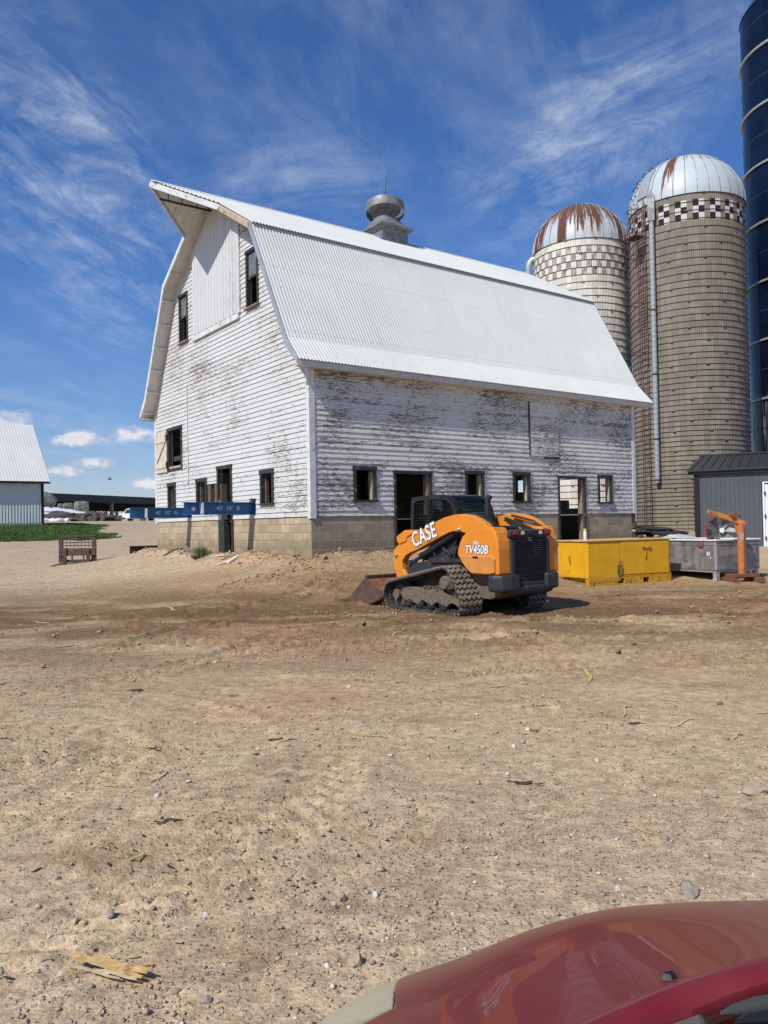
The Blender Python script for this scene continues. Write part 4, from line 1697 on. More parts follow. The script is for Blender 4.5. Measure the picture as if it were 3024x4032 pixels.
    mb.prism([(XR + .02, .55), (XR + .02, 1.285), (.18, 1.40), (.40, 1.36), (.40, .90), (-.3, .55)], 'y', YC - .40, YC + .40)
    eb = mb.build('engine_hood', M['charcoal'], root, bevel=.02, seg=3)
    mb = MB()
    for y in (YC - .36, YC, YC + .36):
        mb.lathe([(0, .008), (.012, .008), (.014, 0)], 8, Matrix.Translation((XR + .06, y, 1.297)))
    mb.build('bolt', M['steel'], eb)
    # light bar
    lb = sx([(1180, 424), (1470, 402), (1478, 450), (1190, 486)], XR - .04)
    mb = MB()
    ys = [p[0] for p in lb]
    zs = [p[1] for p in lb]
    y0, y1, z0, z1 = min(ys) + .0, max(ys), min(zs) + .02, max(zs) - .01
    yc = YC
    hw = (y1 - y0) / 2
    z0, z1 = sum(sorted(zs)[:2]) / 2, sum(sorted(zs)[2:]) / 2
    mb.prism([(XR + .05, z0), (XR - .035, z0 + .01), (XR - .055, z1 - .02), (XR + .02, z1)], 'y', yc - hw, yc + hw)
    lbar = mb.build('lamp_bar', M['charcoal'], root, bevel=.01)
    for yy, mm in ((hw - .10, 'red_lens'), (-hw + .10, 'red_lens'), (hw - .26, 'clear_lens'), (-hw + .26, 'clear_lens')):
        mb = MB()
        w = .062 if mm == 'red_lens' else .035
        mb.obox((XR - .047, yc + yy, (z0 + z1) / 2), (0, 1, 0), (w, .03, .032), (0.28, 0, 1))
        mb.build('tail_lamp', M[mm], root, bevel=.018, seg=3)
    mb = MB()
    mb.lathe([(0, .0), (.05, .0), (.06, -.02)], 20, Matrix.Translation((XR - .058, yc, (z0 + z1) / 2)) @ Matrix.Rotation(rad(-90), 4, 'Y') @ Matrix.Diagonal((.62, 1.1, 1, 1)))
    mb.build('badge', M['black_paint'], lbar)
    # grille housing
    g = sx([(1275, 515), (1500, 487), (1520, 770), (1285, 812)], XR - .05)
    gy = (sum(p[0] for p in g[1:3]) / 2, (g[0][0] + g[3][0]) / 2)
    ghw = abs(gy[1] - gy[0]) / 2
    gz0, gz1 = (g[2][1] + g[3][1]) / 2, (g[0][1] + g[1][1]) / 2
    mb = MB()
    ob = ghw + .075
    mb.box(XR - .03, XR + .12, yc - ob, yc - ghw, gz0 - .03, gz1 + .02)
    mb.box(XR - .03, XR + .12, yc + ghw, yc + ob, gz0 - .03, gz1 + .02)
    mb.prism([(XR + .12, gz1 + .0), (XR - .03, gz1 + .0), (XR + .03, z0 - .005), (XR + .12, z0 - .005)], 'y', yc - ob + .01, yc + ob - .01)
    mb.box(XR - .032, XR + .12, yc - ghw - .05, yc + ghw + .05, gz0 - .05, gz0 - .0)
    gh = mb.build('grille', M['charcoal'], root, bevel=.012)
    mb = MB()
    ns = 22
    for k in range(ns):
        z = gz0 + (gz1 - gz0) * (k + .5) / ns
        mb.obox((XR - .012, yc, z), (0, 1, 0), (ghw, .016, .0055), (-.55, 0, 1))
    mb.build('slats', M['charcoal'], gh)
    mb = MB()
    mb.box(XR + .03, XR + .05, yc - ghw, yc + ghw, gz0, gz1)
    mb.build('radiator', M['black_paint'], gh)
    # silver emblem: a ring with two curved horns
    mb = MB()
    c0 = Vector((XR - .005, yc + .0, (gz1 + z0) / 2 + .0))
    Rm = Matrix.Translation(c0) @ Matrix.Rotation(rad(-62), 4, 'Y')
    ring = [(.028 + .008 * math.cos(a), .008 * math.sin(a)) for a in np.linspace(0, 2 * math.pi, 9)[:-1]]
    mb.lathe(ring, 20, Rm, close=True)
    for s in (-1, 1):
        mb.tube([Rm @ Vector((.02, s * .022, .004)), Rm @ Vector((.042, s * .034, .006)), Rm @ Vector((.048, s * .055, .004))], [.012, .010, .003], 6)
    mb.build('emblem', M['steel'], root, smooth=True)
    # bumper wrapping the lower corners
    bz = sx([(1255, 742), (1255, 850)], XR - .06)
    zb1, zb0 = bz[0][1], bz[1][1] - .02
    mb = MB()
    for s in (-1, 1):
        o = yc + s * .575
        i_ = yc + s * .30
        mb.prism([(-.34, yc + s * .745), (-.47, yc + s * .735), (-.59, yc + s * .65), (XR - .085, yc + s * .50), (XR - .085, i_), (XR + .02, i_), (-.34, yc + s * .4)], 'z', zb0 - .02, zb1)
    mb.prism([(XR - .07, gz0 - .05), (XR - .055, zb0 - .06), (-.30, .28), (-.10, .28), (-.10, gz0 - .05)], 'y', yc - .50, yc + .50)
    mb.build('bumper', M['charcoal'], root, bevel=.05, seg=4)
    # rear corner posts (orange), with reflectors
    for s in (-1, 1):
        mb = MB()
        y_out = yc + s * .655
        y_in = yc + s * .43
        rr = sorted((y_out, y_in))
        mb.prism([(-.30, .66), (-.515, .66), (-.525, 1.10), (-.47, 1.20), (-.30, 1.20)], 'y', rr[0], rr[1])
        po = mb.build('corner_post', M['orange_dusty'], root, bevel=.02, seg=3)
        mb = MB()
        c = sx([(1189, 691)], -.525)[0]
        yy = c[0] if s > 0 else mir(c[0])
        mb.box(-.530, -.51, yy - .035, yy + .035, c[1] - .02, c[1] + .02)
        mb.build('reflector', M['red_reflector'], po)
    # exhaust, hoses, links above the engine
    mb = MB()
    ex = sx([(1072, 350), (1070, 200), (1075, 175)], -.02)
    pts_ = [(-.02, ex[0][0], ex[0][1] - .15), (-.02, ex[1][0], ex[1][1]), (-.05, ex[2][0] - .01, ex[2][1] + .02)]
    mb.tube(pts_, [.05, .05, .052], 18)
    mb.build('exhaust_pipe', M['black_paint'], root, angle=40)
    mb = MB()
    h = sy([(905, 330), (960, 330), (1040, 350), (1095, 390), (1125, 440), (1140, 500)], -.52)
    mb.tube([(x, -.52, z) for x, z in h], .085, 14)
    mb.build('intake_hose', M['black_paint'], root, smooth=True)
    mb = MB()
    for y in (yc + .38, mir(yc + .38)):
        mb.bar((.35, y, 1.56), (-.45, y, 1.31), .05, .07)
        mb.bar((.32, y, 1.55), (.05, y, 1.37), .04, .06)
    mb.cyl((.10, yc + .38, 1.40), (.10, yc - .38, 1.40), .045, 14)
    mb.tube([(.30, mir(-.5), 1.62), (-.20, mir(-.5), 1.52), (-.50, mir(-.5), 1.36)], .02, 8)
    mb.build('link_bars', M['charcoal'], root, angle=40)
    mb = MB()
    mb.cyl((.02, mir(-.50), 1.50), (-.34, mir(-.50), 1.40), .014, 8)
    mb.build('gas_strut', M['steel'], root)
    # ---- lettering
    a, b, c = [Vector((p[0], -.292, p[1])) for p in sy([(514, 548), (708, 452), (606, 458)], -.292)]
    Mt = plane_M(c, b - a, (0.10, 0, 1))
    size = (b - a).length
    for nm, mm, off, dy in (('lettering_outline', 'black_decal', .021, .0), ('lettering', 'white_decal', .0085, .003)):
        m2 = Matrix.Translation((0, dy, 0)) @ Mt
        text_obj(nm, 'CASE', M[mm], bm if False else root, size * .47, m2, .001, 0.0, off, 1.05 if mm == 'white_decal' else 1.05, .78)
    a, b, c = [Vector((p[0], -.289, p[1])) for p in sy([(882, 586), (1090, 588), (985, 564)], -.289)]
    Mt = plane_M(c, b - a, (0, 0, 1))
    for nm, mm, off, dy in (('lettering_outline', 'black_decal', .0115, .0), ('lettering', 'white_decal', .0045, .003)):
        text_obj(nm, 'TV450B', M[mm], root, (b - a).length * .292, Matrix.Translation((0, dy, 0)) @ Mt, .001, .22, off, 1.0, .84)
    mb = MB()
    for k, (q0, q1) in enumerate((((967, 501), (992, 501)), ((967, 508), (1000, 508)), ((967, 515), (1006, 515)), ((967, 522), (1008, 522)))):
        p0, p1 = [Vector((p[0], -.289, p[1])) for p in sy([q0, q1], -.289)]
        mb.bar(p0, p1, .004, .009)
    mb.build('decal', M['white_decal'], root)
    return root
# ------------------------------------------------------------------ things in the yard
C5 = (2150, 1860, 3024, 2340)
C6 = (0, 1600, 640, 2260)
R2 = (540, 1480, 1340, 2280)


def mats_yard():
    M = MAT
    M['blue_steel'] = m_plain('blue_painted_steel', (.016, .125, .31), .45, var=.12, scale=5, dirt=(.05, .10, .16), dirt_amt=.08, dirt_scale=6)
    M['white_paint'] = m_plain('white_stencil_paint', (.72, .73, .72), .6, var=.1, scale=30)
    M['stencil'] = m_plain('faded_white_stencil', (.62, .68, .70), .7, var=.15, scale=30)
    M['black_steel'] = m_plain('black_mill_steel', (.035, .032, .028), .7, .1, var=.4, scale=8, dirt=(.12, .085, .05), dirt_amt=.15, dirt_scale=5)
    M['yellow'] = m_plain('worn_yellow_paint', (.76, .40, .004), .5, var=.09, scale=3, dirt=(.20, .11, .025), dirt_amt=.03, dirt_scale=7)
    t = NT('stained_yellow_paint')
    x, y, z = t.sep()
    n = t.noise(3.0, 5, .6)
    f = t.noise(14, 5, .65)
    c = t.mix(t.ramp(n, [(.3, 0), (.7, 1)]), (.68, .345, .004), (.79, .42, .006))
    c = t.mix(t.ramp(t.noise(5.0, 7, .7), [(.62, 0), (.68, .8)]), c, (.23, .12, .03))
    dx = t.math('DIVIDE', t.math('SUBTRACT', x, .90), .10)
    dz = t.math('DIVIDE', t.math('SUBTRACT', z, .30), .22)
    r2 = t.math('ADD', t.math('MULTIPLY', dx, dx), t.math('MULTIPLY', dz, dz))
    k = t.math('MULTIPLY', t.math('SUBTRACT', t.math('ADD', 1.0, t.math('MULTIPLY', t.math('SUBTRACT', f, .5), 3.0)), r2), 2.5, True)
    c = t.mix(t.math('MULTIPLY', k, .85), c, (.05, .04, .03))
    runs = t.noise(1.0, 5, .65, t.comb(t.math('MULTIPLY', t.math('ADD', x, y), 14.0), 0.0, t.math('MULTIPLY', z, 1.2)))
    c = t.mix(t.ramp(runs, [(.58, 0), (.75, .45)]), c, (.42, .20, .02))
    low = t.math('MULTIPLY', t.math('SUBTRACT', t.math('ADD', .10, t.math('MULTIPLY', f, .25)), z), 6.0, True)
    c = t.mix(t.math('MULTIPLY', low, .6), c, (.25, .15, .06))
    t.out(c, .5)
    t.bump(t.noise(2.2, 3, .5), .03, .35)
    M['yellow'] = t.m
    M['yellow_low'] = m_plain('scraped_yellow_paint', (.58, .31, .012), .6, var=.15, scale=6, dirt=(.10, .05, .02), dirt_amt=.30, dirt_scale=11)
    M['yellow_top'] = m_plain('dusty_sunlit_yellow_lid', (.62, .40, .15), .7, var=.12, scale=5, dirt=(.40, .28, .15), dirt_amt=.3, dirt_scale=3)  # paled by dust and by glancing sun put into the colour
    M['tub'] = m_plain('stained_galvanized_tub', (.27, .265, .255), .5, .35, var=.4, scale=4, dirt=(.13, .11, .095), dirt_amt=.3, dirt_scale=5)
    M['tub_light'] = m_plain('clean_galvanized_steel', (.42, .43, .43), .45, .4, var=.2, scale=6)
    M['rim'] = m_plain('white_plastic_rim', (.80, .80, .79), .5, var=.05)
    M['hoist'] = m_plain('faded_orange_hoist_paint', (.62, .21, .05), .55, var=.15, scale=6, dirt=(.16, .075, .04), dirt_amt=.16, dirt_scale=8)
    M['hoist_rust'] = m_plain('rusty_hoist_steel', (.20, .085, .045), .8, .1, var=.35, scale=10)
    M['fan_red'] = m_plain('red_fan_housing', (.33, .015, .030), .4, var=.12, scale=5)
    M['fan_grey'] = m_plain('grey_fan_blade', (.26, .255, .235), .55, .2, var=.2, scale=8)
    M['black_sheet'] = m_plain('black_roofing_sheet', (.018, .019, .021), .42, .1, var=.3, scale=4)
    M['film'] = m_plain('crumpled_clear_film', (.55, .56, .56), .25, var=.25, scale=14)
    M['fork_steel'] = m_plain('rusty_brown_steel', (.085, .055, .042), .75, .2, var=.35, scale=8, dirt=(.17, .12, .085), dirt_amt=.18, dirt_scale=8)
    M['can_white'] = m_plain('white_spray_can', (.75, .75, .73), .35, .1, var=.06)
    M['can_yellow'] = m_plain('yellow_spray_cap', (.75, .55, .02), .4, var=.05)
    M['bottle'] = m_plain('brown_bottle', (.13, .085, .07), .35, var=.3)
    M['weed'] = m_plain('grey_green_weed', (.15, .21, .085), .7, var=.35, scale=20)
    M['stalk'] = m_plain('straw_yellow_stalk', (.56, .38, .15), .75, var=.25, scale=24, dirt=(.33, .19, .075), dirt_amt=.2, dirt_scale=18)
    M['straw'] = m_plain('dry_straw', (.52, .41, .24), .8, var=.25, scale=14)
    M['sticks'] = m_plain('dark_rotten_bark', (.075, .055, .04), .95, var=.4, scale=18, bump=.01)
    M['stone_grey'] = m_plain('grey_stone', (.32, .275, .22), .85, var=.25, scale=14, dirt=(.30, .23, .16), dirt_amt=.3, dirt_scale=8)
    M['stone_tan'] = m_plain('tan_stone', (.42, .32, .22), .85, var=.25, scale=14)
    M['stone_white'] = m_plain('white_stone', (.62, .59, .53), .8, var=.15, scale=14)


def i_beam(name, label, frame, x0, x1, yc, z0, z1, fw=.26, mat='blue_steel', group=None, cat='steel beam'):
    M = MAT
    root = thing(name, frame.o, frame.ang, label, cat, group)
    mb = MB()
    t = .016
    mb.box(x0, x1, yc - .006, yc + .006, z0 + t, z1 - t)
    web = mb.build('web', M[mat], root)
    mb = MB()
    mb.box(x0, x1, yc - fw / 2, yc + fw / 2, z1 - t, z1)
    mb.build('top_flange', M[mat], root, bevel=.003)
    mb = MB()
    mb.box(x0, x1, yc - fw / 2, yc + fw / 2, z0, z0 + t)
    mb.build('bottom_flange', M[mat], root, bevel=.003)
    return root, web


def build_beams():
    M = MAT
    pB = BAR.ony(Zc(R2, [(381, 1080)])[0], 2.98)
    pA = BAR.ony((511, 2016), 7.28)
    for nm, x0, yc, z0, z1, L in (('B', pB[0], 2.98, .285, .605, 2.9), ('A', pA[0], 7.28, .275, .585, 2.7)):
        lab = ("blue steel beam jutting from the white gable, stencilled 45' 10\" B, nearest the corner" if nm == 'B'
               else "blue steel beam jutting from the white gable, stencilled 45' 10\" A, farther from the corner")
        root, web = i_beam('steel_beam', lab, BAR, x0, 4.5, yc, z0, z1, group='blue beams pushed through the barn')
        # stiffener painted white, lifting hole, lettering
        if nm == 'B':
            xs = BAR.ony(Zc(R2, [(529, 1080)])[0], 2.9)[0]
            xh, zh = BAR.ony(Zc(R2, [(460, 1086)])[0], 2.97)[[0, 2]]
            t0, t1 = [BAR.ony(q, 2.97) for q in Zc(R2, [(640, 1082), (845, 1080)])]
        else:
            xs = BAR.ony(Zc(C6, [(1490, 1075)])[0], 7.2)[0]
            xh, zh = None, None
            t0, t1 = [BAR.ony(q, 7.27) for q in Zc(R2, [(146, 1106), (334, 1106)])]
        mb = MB()
        mb.box(xs - .03, xs + .03, yc - .128, yc - .008, z0 + .017, z1 - .017)
        mb.build('stiffener', M['white_paint'], root)
        if xh is not None:
            mb = MB()
            mb.lathe([(0, .0), (.055, .0), (.055, -.004), (0, -.004)], 20, Matrix.Translation((xh, yc - .0065, zh)) @ Matrix.Rotation(rad(90), 4, 'X'))
            mb.build('bolt_hole', M['white_paint'], root)
        c = Vector(((t0[0] + t1[0]) / 2, yc - .0085, (z0 + z1) / 2))
        w = abs(t1[0] - t0[0])
        text_obj('lettering', "45'  10\"  " + nm, M['stencil'], root, .155, plane_M(c, (1, 0, 0), (0, 0, 1)), .0006, 0, .001, 1.0, w / (.155 * 4.55))
    # the black beam lying low beyond the left corner of the barn
    p = BAR.ony(Zc((480, 1900, 880, 2300), [(146, 1110)])[0], 10.9)
    pt = BAR.ony(Zc((480, 1900, 880, 2300), [(146, 1040)])[0], 10.9)
    pb = BAR.ony(Zc((480, 1900, 880, 2300), [(148, 1182)])[0], 10.9)
    i_beam('steel_beam', 'black steel beam lying on the ground beyond the left corner of the barn', BAR, p[0], p[0] + 4.5, 11.02, pb[2], pt[2], fw=.25, mat='black_steel')


def build_yellow_box():
    M = MAT
    o = np.array([4.4, 16.92, 0.09])
    F = Frame(o, rad(25.9))
    root = thing('job_box', F.o, F.ang, 'long yellow steel job box with double doors and forklift pockets', 'job box')
    L, W, Hh = 2.42, 1.0, .97
    px = lambda q: F.ony(Zc(C5, [q])[0], 0)
    s1, s2, s3 = px((556, 640))[0], px((746, 640))[0], px((917, 640))[0]
    zb = px((330, 800))[2]
    mb = MB()
    mb.box(.0, L, .012, W, .15, Hh - .02)
    body = mb.build('body', M['yellow'], root, bevel=.012)
    mb = MB()
    mb.box(.0, s1 - .012, -.012, .011, .06, Hh - .075)
    mb.box(.0, L, -.006, .010, .155, .185)
    mb.build('front_panel', M['yellow'], root, bevel=.005)
    for a, b in ((s1 + .012, s2 - .006), (s2 + .006, s3 - .01)):
        mb = MB()
        mb.box(a, b, -.016, .010, .20, Hh - .045)
        d = mb.build('door', M['yellow'], root, bevel=.006)
        mb = MB()
        hx = b - .07 if a < s2 - .05 else a + .06
        mb.box(hx - .05, hx + .05, -.05, -.017, Hh - .20, Hh - .14)
        if a > s2 - .05:
            mb.box(hx - .11, hx - .085, -.04, -.018, Hh - .42, Hh - .16)
        mb.build('latch', M['yellow_low'], d, bevel=.006)
    mb = MB()
    mb.box(s1 - .01, s1 + .01, -.010, .009, .19, Hh - .03)
    mb.build('gap_post', M['yellow_low'], root)
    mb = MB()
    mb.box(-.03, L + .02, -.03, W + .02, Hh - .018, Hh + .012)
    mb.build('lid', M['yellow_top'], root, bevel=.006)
    mb = MB()
    for a, b in ((.0, s1 - .09), (s1 + .10, s2 - .09), (s2 + .09, L)):
        mb.box(a, b, -.008, .10, -.06, .145)
    mb.box(.0, L, -.006, .10, .115, .149)
    mb.box(.0, L, -.004, .10, -.06, .012)
    for a in (.1, L - .2):
        mb.box(a, a + .1, .102, W - .05, -.05, .149)
    mb.build('skid', M['yellow_low'], root, bevel=.005)
    mb = MB()
    for k in range(9):
        z = .12 + k * .09
        mb.lathe([(0, .008), (.01, .008), (.012, 0)], 6, Matrix.Translation((.02, -.012, z)) @ Matrix.Rotation(rad(90), 4, 'X'))
    mb.build('rivets', M['yellow_low'], root)
    mb = MB()
    mb.tube([(-.012, .58, .62), (-.05, .58, .62), (-.05, .56, .48), (-.012, .56, .48)], .009, 6)
    mb.build('handle', M['dark_iron'], root)
    mb = MB()
    mb.box(s1 - .13, s1 + .03, -.0195, -.0165, .22, .40)
    # can, bottle and a stone on the lid
    q = F.ony(Zc(C5, [(292, 488)])[0], .30)
    c = thing('spray_can', F.w((q[0], .30, Hh + .0125)), 0, 'white spray can with a yellow cap standing on the yellow box', 'spray can')
    mb = MB()
    mb.lathe([(0, 0), (.036, 0), (.038, .006), (.038, .185), (.030, .20), (0, .20)], 20)
    mb.build('can', M['can_white'], c, angle=40)
    mb = MB()
    mb.lathe([(.034, .19), (.034, .245), (.03, .252), (0, .252)], 20)
    mb.build('cap', M['can_yellow'], c, angle=40)
    q = F.ony(Zc(C5, [(715, 465)])[0], .55)
    b = thing('bottle', F.w((q[0], .55, Hh + .05)), F.ang + .2, 'brown bottle lying on its side on the yellow box', 'bottle')
    mb = MB()
    mb.lathe([(0, -.13), (.036, -.13), (.038, -.12), (.038, .05), (.034, .07), (0, .07)], 18, Matrix.Rotation(rad(90), 4, 'Y'))
    mb.build('body', M['bottle'], b, angle=50)
    mb = MB()
    mb.lathe([(.034, .071), (.036, .08), (.036, .12), (.03, .13), (0, .13)], 18, Matrix.Rotation(rad(90), 4, 'Y'))
    mb.build('cap', M['stone_white'], b, angle=50)
    q = F.ony(Zc(C5, [(826, 467)])[0], .6)
    mb = MB()
    mb.blob((0, 0, 0), .06, 5, 2, .3, (1.2, .8, .5))
    s = mb.build('stone', M['stone_tan'], None, smooth=True, loc=F.w((q[0], .6, Hh + .04)))
    tag(s, 'small flat stone on the yellow box, beside the bottle', 'stone')


def build_tub():
    M = MAT
    F = Frame((7.42, 17.50, .09), rad(25.6))
    root = thing('steel_tub', F.o, F.ang, 'grey galvanized steel tub on legs with a white rim', 'tub')
    L, W, z0, z1 = 1.40, 1.9, .24, .90
    mb = MB()
    t = .03
    mb.box(0, L, 0, t, z0, z1)
    mb.box(0, L, W - t, W, z0, z1)
    mb.box(0, t, t, W - t, z0, z1)
    mb.box(L - t, L, t, W - t, z0, z1)
    mb.box(t, L - t, t, W - t, z0, z0 + .03)
    mb.box(-.012, L + .012, -.012, W + .012, z1 - .10, z1 - .085)
    mb.build('body', M['tub'], root, bevel=.008)
    mb = MB()
    for a, b, c, d in ((-.03, L + .03, -.03, .05), (-.03, L + .03, W - .05, W + .03), (-.03, .05, .05, W - .05), (L - .05, L + .03, .05, W - .05)):
        mb.box(a, b, c, d, z1 + .001, z1 + .035)
    mb.build('rim', M['rim'], root, bevel=.01)
    mb = MB()
    mb.box(-.006, .05, -.006, .05, z0, z1 - .02)
    mb.build('corner_trim', M['tub_light'], root, bevel=.01)
    for x, y in ((.02, .02), (L - .12, .02), (.02, W - .12), (L - .12, W - .12)):
        mb = MB()
        mb.prism([(x, z0), (x + .11, z0), (x + .11, .06), (x + .14, .0), (x - .03, .0), (x, .06)], 'y', y, y + .10)
        mb.build('leg', M['tub_light'], root, bevel=.006)
    mb = MB()
    mb.box(.02, L - .02, .03, W - .03, z0 - .05, z0 - .001)
    mb.build('base_frame', M['tub_light'], root)
    for y in (.40, 1.45):
        mb = MB()
        mb.box(-.045, -.004, y - .06, y + .06, z1 - .13, z1 - .012)
        mb.build('latch', M['hoist_rust'], root, bevel=.006)
    Mt = plane_M((-.006, .20, .58), (0, -1, 0), (0, 0, 1))
    text_obj('lettering', '9,', M['white_decal'], root, .20, Mt, .001, .1, .002)
    # crumpled film lying over the far corner
    mb = MB()
    n = 14
    V = []
    for i in range(n):
        for j in range(n):
            u, v = i / (n - 1), j / (n - 1)
            V.append((.05 + u * .75, 1.15 + v * .8, z1 + .045 + .07 * math.sin(math.pi * u) * math.sin(math.pi * v) * (1.1 + mnoise.noise(Vector((u * 5, v * 5, 2)))) + .05 * abs(mnoise.noise(Vector((u * 9, v * 9, 7))))))
    mb.add(V, [(i * n + j, i * n + j + 1, (i + 1) * n + j + 1, (i + 1) * n + j) for i in range(n - 1) for j in range(n - 1)])
    s = mb.build('plastic_film', M['film'], None, loc=F.o, rot=(0, 0, F.ang))
    tag(s, 'crumpled clear plastic film on the far corner of the grey tub', 'plastic film')
    # fan
    c = atdepth(Zc(C5, [(1316, 435)])[0], 19.0)
    f = thing('drum_fan', (c[0], c[1], c[2]), rad(-24), 'round red drum fan with grey blades standing in the grey tub', 'fan')
    R = .36
    Rx = Matrix.Rotation(rad(90), 4, 'X')
    mb = MB()
    mb.lathe([(R, -.22), (R + .03, -.22), (R + .03, .22), (R, .22)], 40, Rx, close=True)
    mb.build('housing', M['fan_red'], f, angle=40)
    for k in range(6):
        a = k * math.pi / 3 + .15
        mb = MB()
        rows = []
        for s in range(6):
            r = .06 + .28 * s / 5
            w = .055 + .055 * s / 5
            tw = rad(48 - 20 * s / 5)
            for q in (-1, 1):
                lx, lz = q * w * math.cos(tw), q * w * math.sin(tw)
                rows.append((r * math.cos(a) - lx * math.sin(a), lz * .8, r * math.sin(a) + lx * math.cos(a)))
        mb.add(rows, [(2 * i, 2 * i + 1, 2 * i + 3, 2 * i + 2) for i in range(5)])
        b = mb.build('blade', M['fan_grey'], f)
        sm = b.modifiers.new('thick', 'SOLIDIFY')
        sm.thickness = .006
    mb = MB()
    mb.lathe([(0, .12), (.05, .12), (.065, .10), (.065, -.1), (0, -.1)], 24, Rx)
    mb.build('hub', M['white_paint'], f, angle=40)
    mb = MB()
    for k in range(16):
        a = k * math.pi / 8
        mb.bar((.06 * math.cos(a), .15, .06 * math.sin(a)), (R * math.cos(a), .15, R * math.sin(a)), .006, .006)
    for r in (.12, .2, .28):
        pts = [(r * math.cos(a), .15, r * math.sin(a)) for a in np.linspace(0, 2 * math.pi, 33)]
        mb.tube(pts, .004, 4, False)
    mb.box(-.30, .30, .10, .14, -.03, .03)
    mb.build('guard', M['dark_iron'], f)
    # orange lifting jib
    J = Frame((0, 0, 0), 0)
    D = 17.45
    P = lambda q, d=D: atdepth(Zc(C5, [q])[0], d)
    b0 = P((1468, 742))
    root = thing('lifting_jib', (b0[0], b0[1], .09), rad(4), 'orange forklift lifting jib standing beside the grey tub', 'lifting jib')
    top = P((1468, 365))[2] - .09
    ub = P((1468, 720))[2] - .09
    wd = (P((1492, 600))[0] - P((1440, 600))[0])
    mb = MB()
    mb.box(-wd / 2, wd / 2 - .055, -.05, .05, .09, top)
    mb.build('upright', M['hoist'], root, bevel=.012)
    mb = MB()
    mb.box(wd / 2 - .053, wd / 2, -.055, .055, .09, top - .18)
    mb.build('back_plate', M['hoist_rust'], root, bevel=.008)
    tip = P((1197, 292)) - np.array([b0[0], b0[1], .09])
    el = P((1480, 378)) - np.array([b0[0], b0[1], .09])
    mid = el + (tip - el) * .72
    mb = MB()
    e2 = Vector((el[0] + .02, -.0, el[2] - .02))
    m2 = Vector((mid[0], .0, mid[2]))
    t2 = Vector((tip[0], .0, tip[2]))
    mb.bar(e2, m2, .085, .105)
    bm = mb.build('boom', M['hoist'], root, bevel=.012)
    mb = MB()
    mb.bar(m2 + (e2 - m2) * .05, t2, .06, .08)
    bi = mb.build('boom_extension', M['hoist'], root, bevel=.012)
    mb = MB()
    for k in range(7):
        p = t2 + (e2 - t2) * (.04 + .055 * k)
        mb.cyl((p.x, -.0305, p.z), (p.x, -.033, p.z), .014, 10)
    mb.build('pin_holes', M['black_steel'], bi)
    mb = MB()
    p = m2 + (e2 - m2) * .55
    mb.cyl((p.x - .02, -.10, p.z + .10), (p.x - .02, .10, p.z + .10), .06, 14)
    mb.bar((p.x - .10, 0, p.z + .09), (p.x + .14, .02, p.z + .10), .10, .05)
    mb.bar((p.x + .04, 0, p.z + .16), (p.x + .20, 0, p.z + .06), .03, .03)
    mb.build('hook_block', M['hoist_rust'], root, bevel=.006)
    mb = MB()
    mb.prism([(-.09, top - .32), (wd / 2 - .07, top - .35), (wd / 2 - .07, top - .13), (-.16, top - .08)], 'y', -.02, .02)
    mb.build('gusset', M['hoist'], root)
    for s in (-1, 1):
        mb = MB()
        x = s * .30
        mb.box(x - .06, x + .06, -.30, .45, -.02, .09)
        mb.build('fork_pocket', M['hoist_rust'], root, bevel=.006)
    mb = MB()
    mb.box(-.36, .36, -.08, .10, .092, .17)
    mb.build('foot', M['hoist_rust'], root, bevel=.008)
    mb = MB()
    c = P((1458, 478)) - np.array([b0[0], b0[1], .09])
    mb.lathe([(0, .0), (.075, .0), (.075, -.003), (0, -.003)], 20, Matrix.Translation((c[0] - .0, -.0505, c[2])) @ Matrix.Rotation(rad(90), 4, 'X') @ Matrix.Diagonal((.9, 1.25, 1, 1)))
    mb.build('sticker', M['clear_lens'], root)


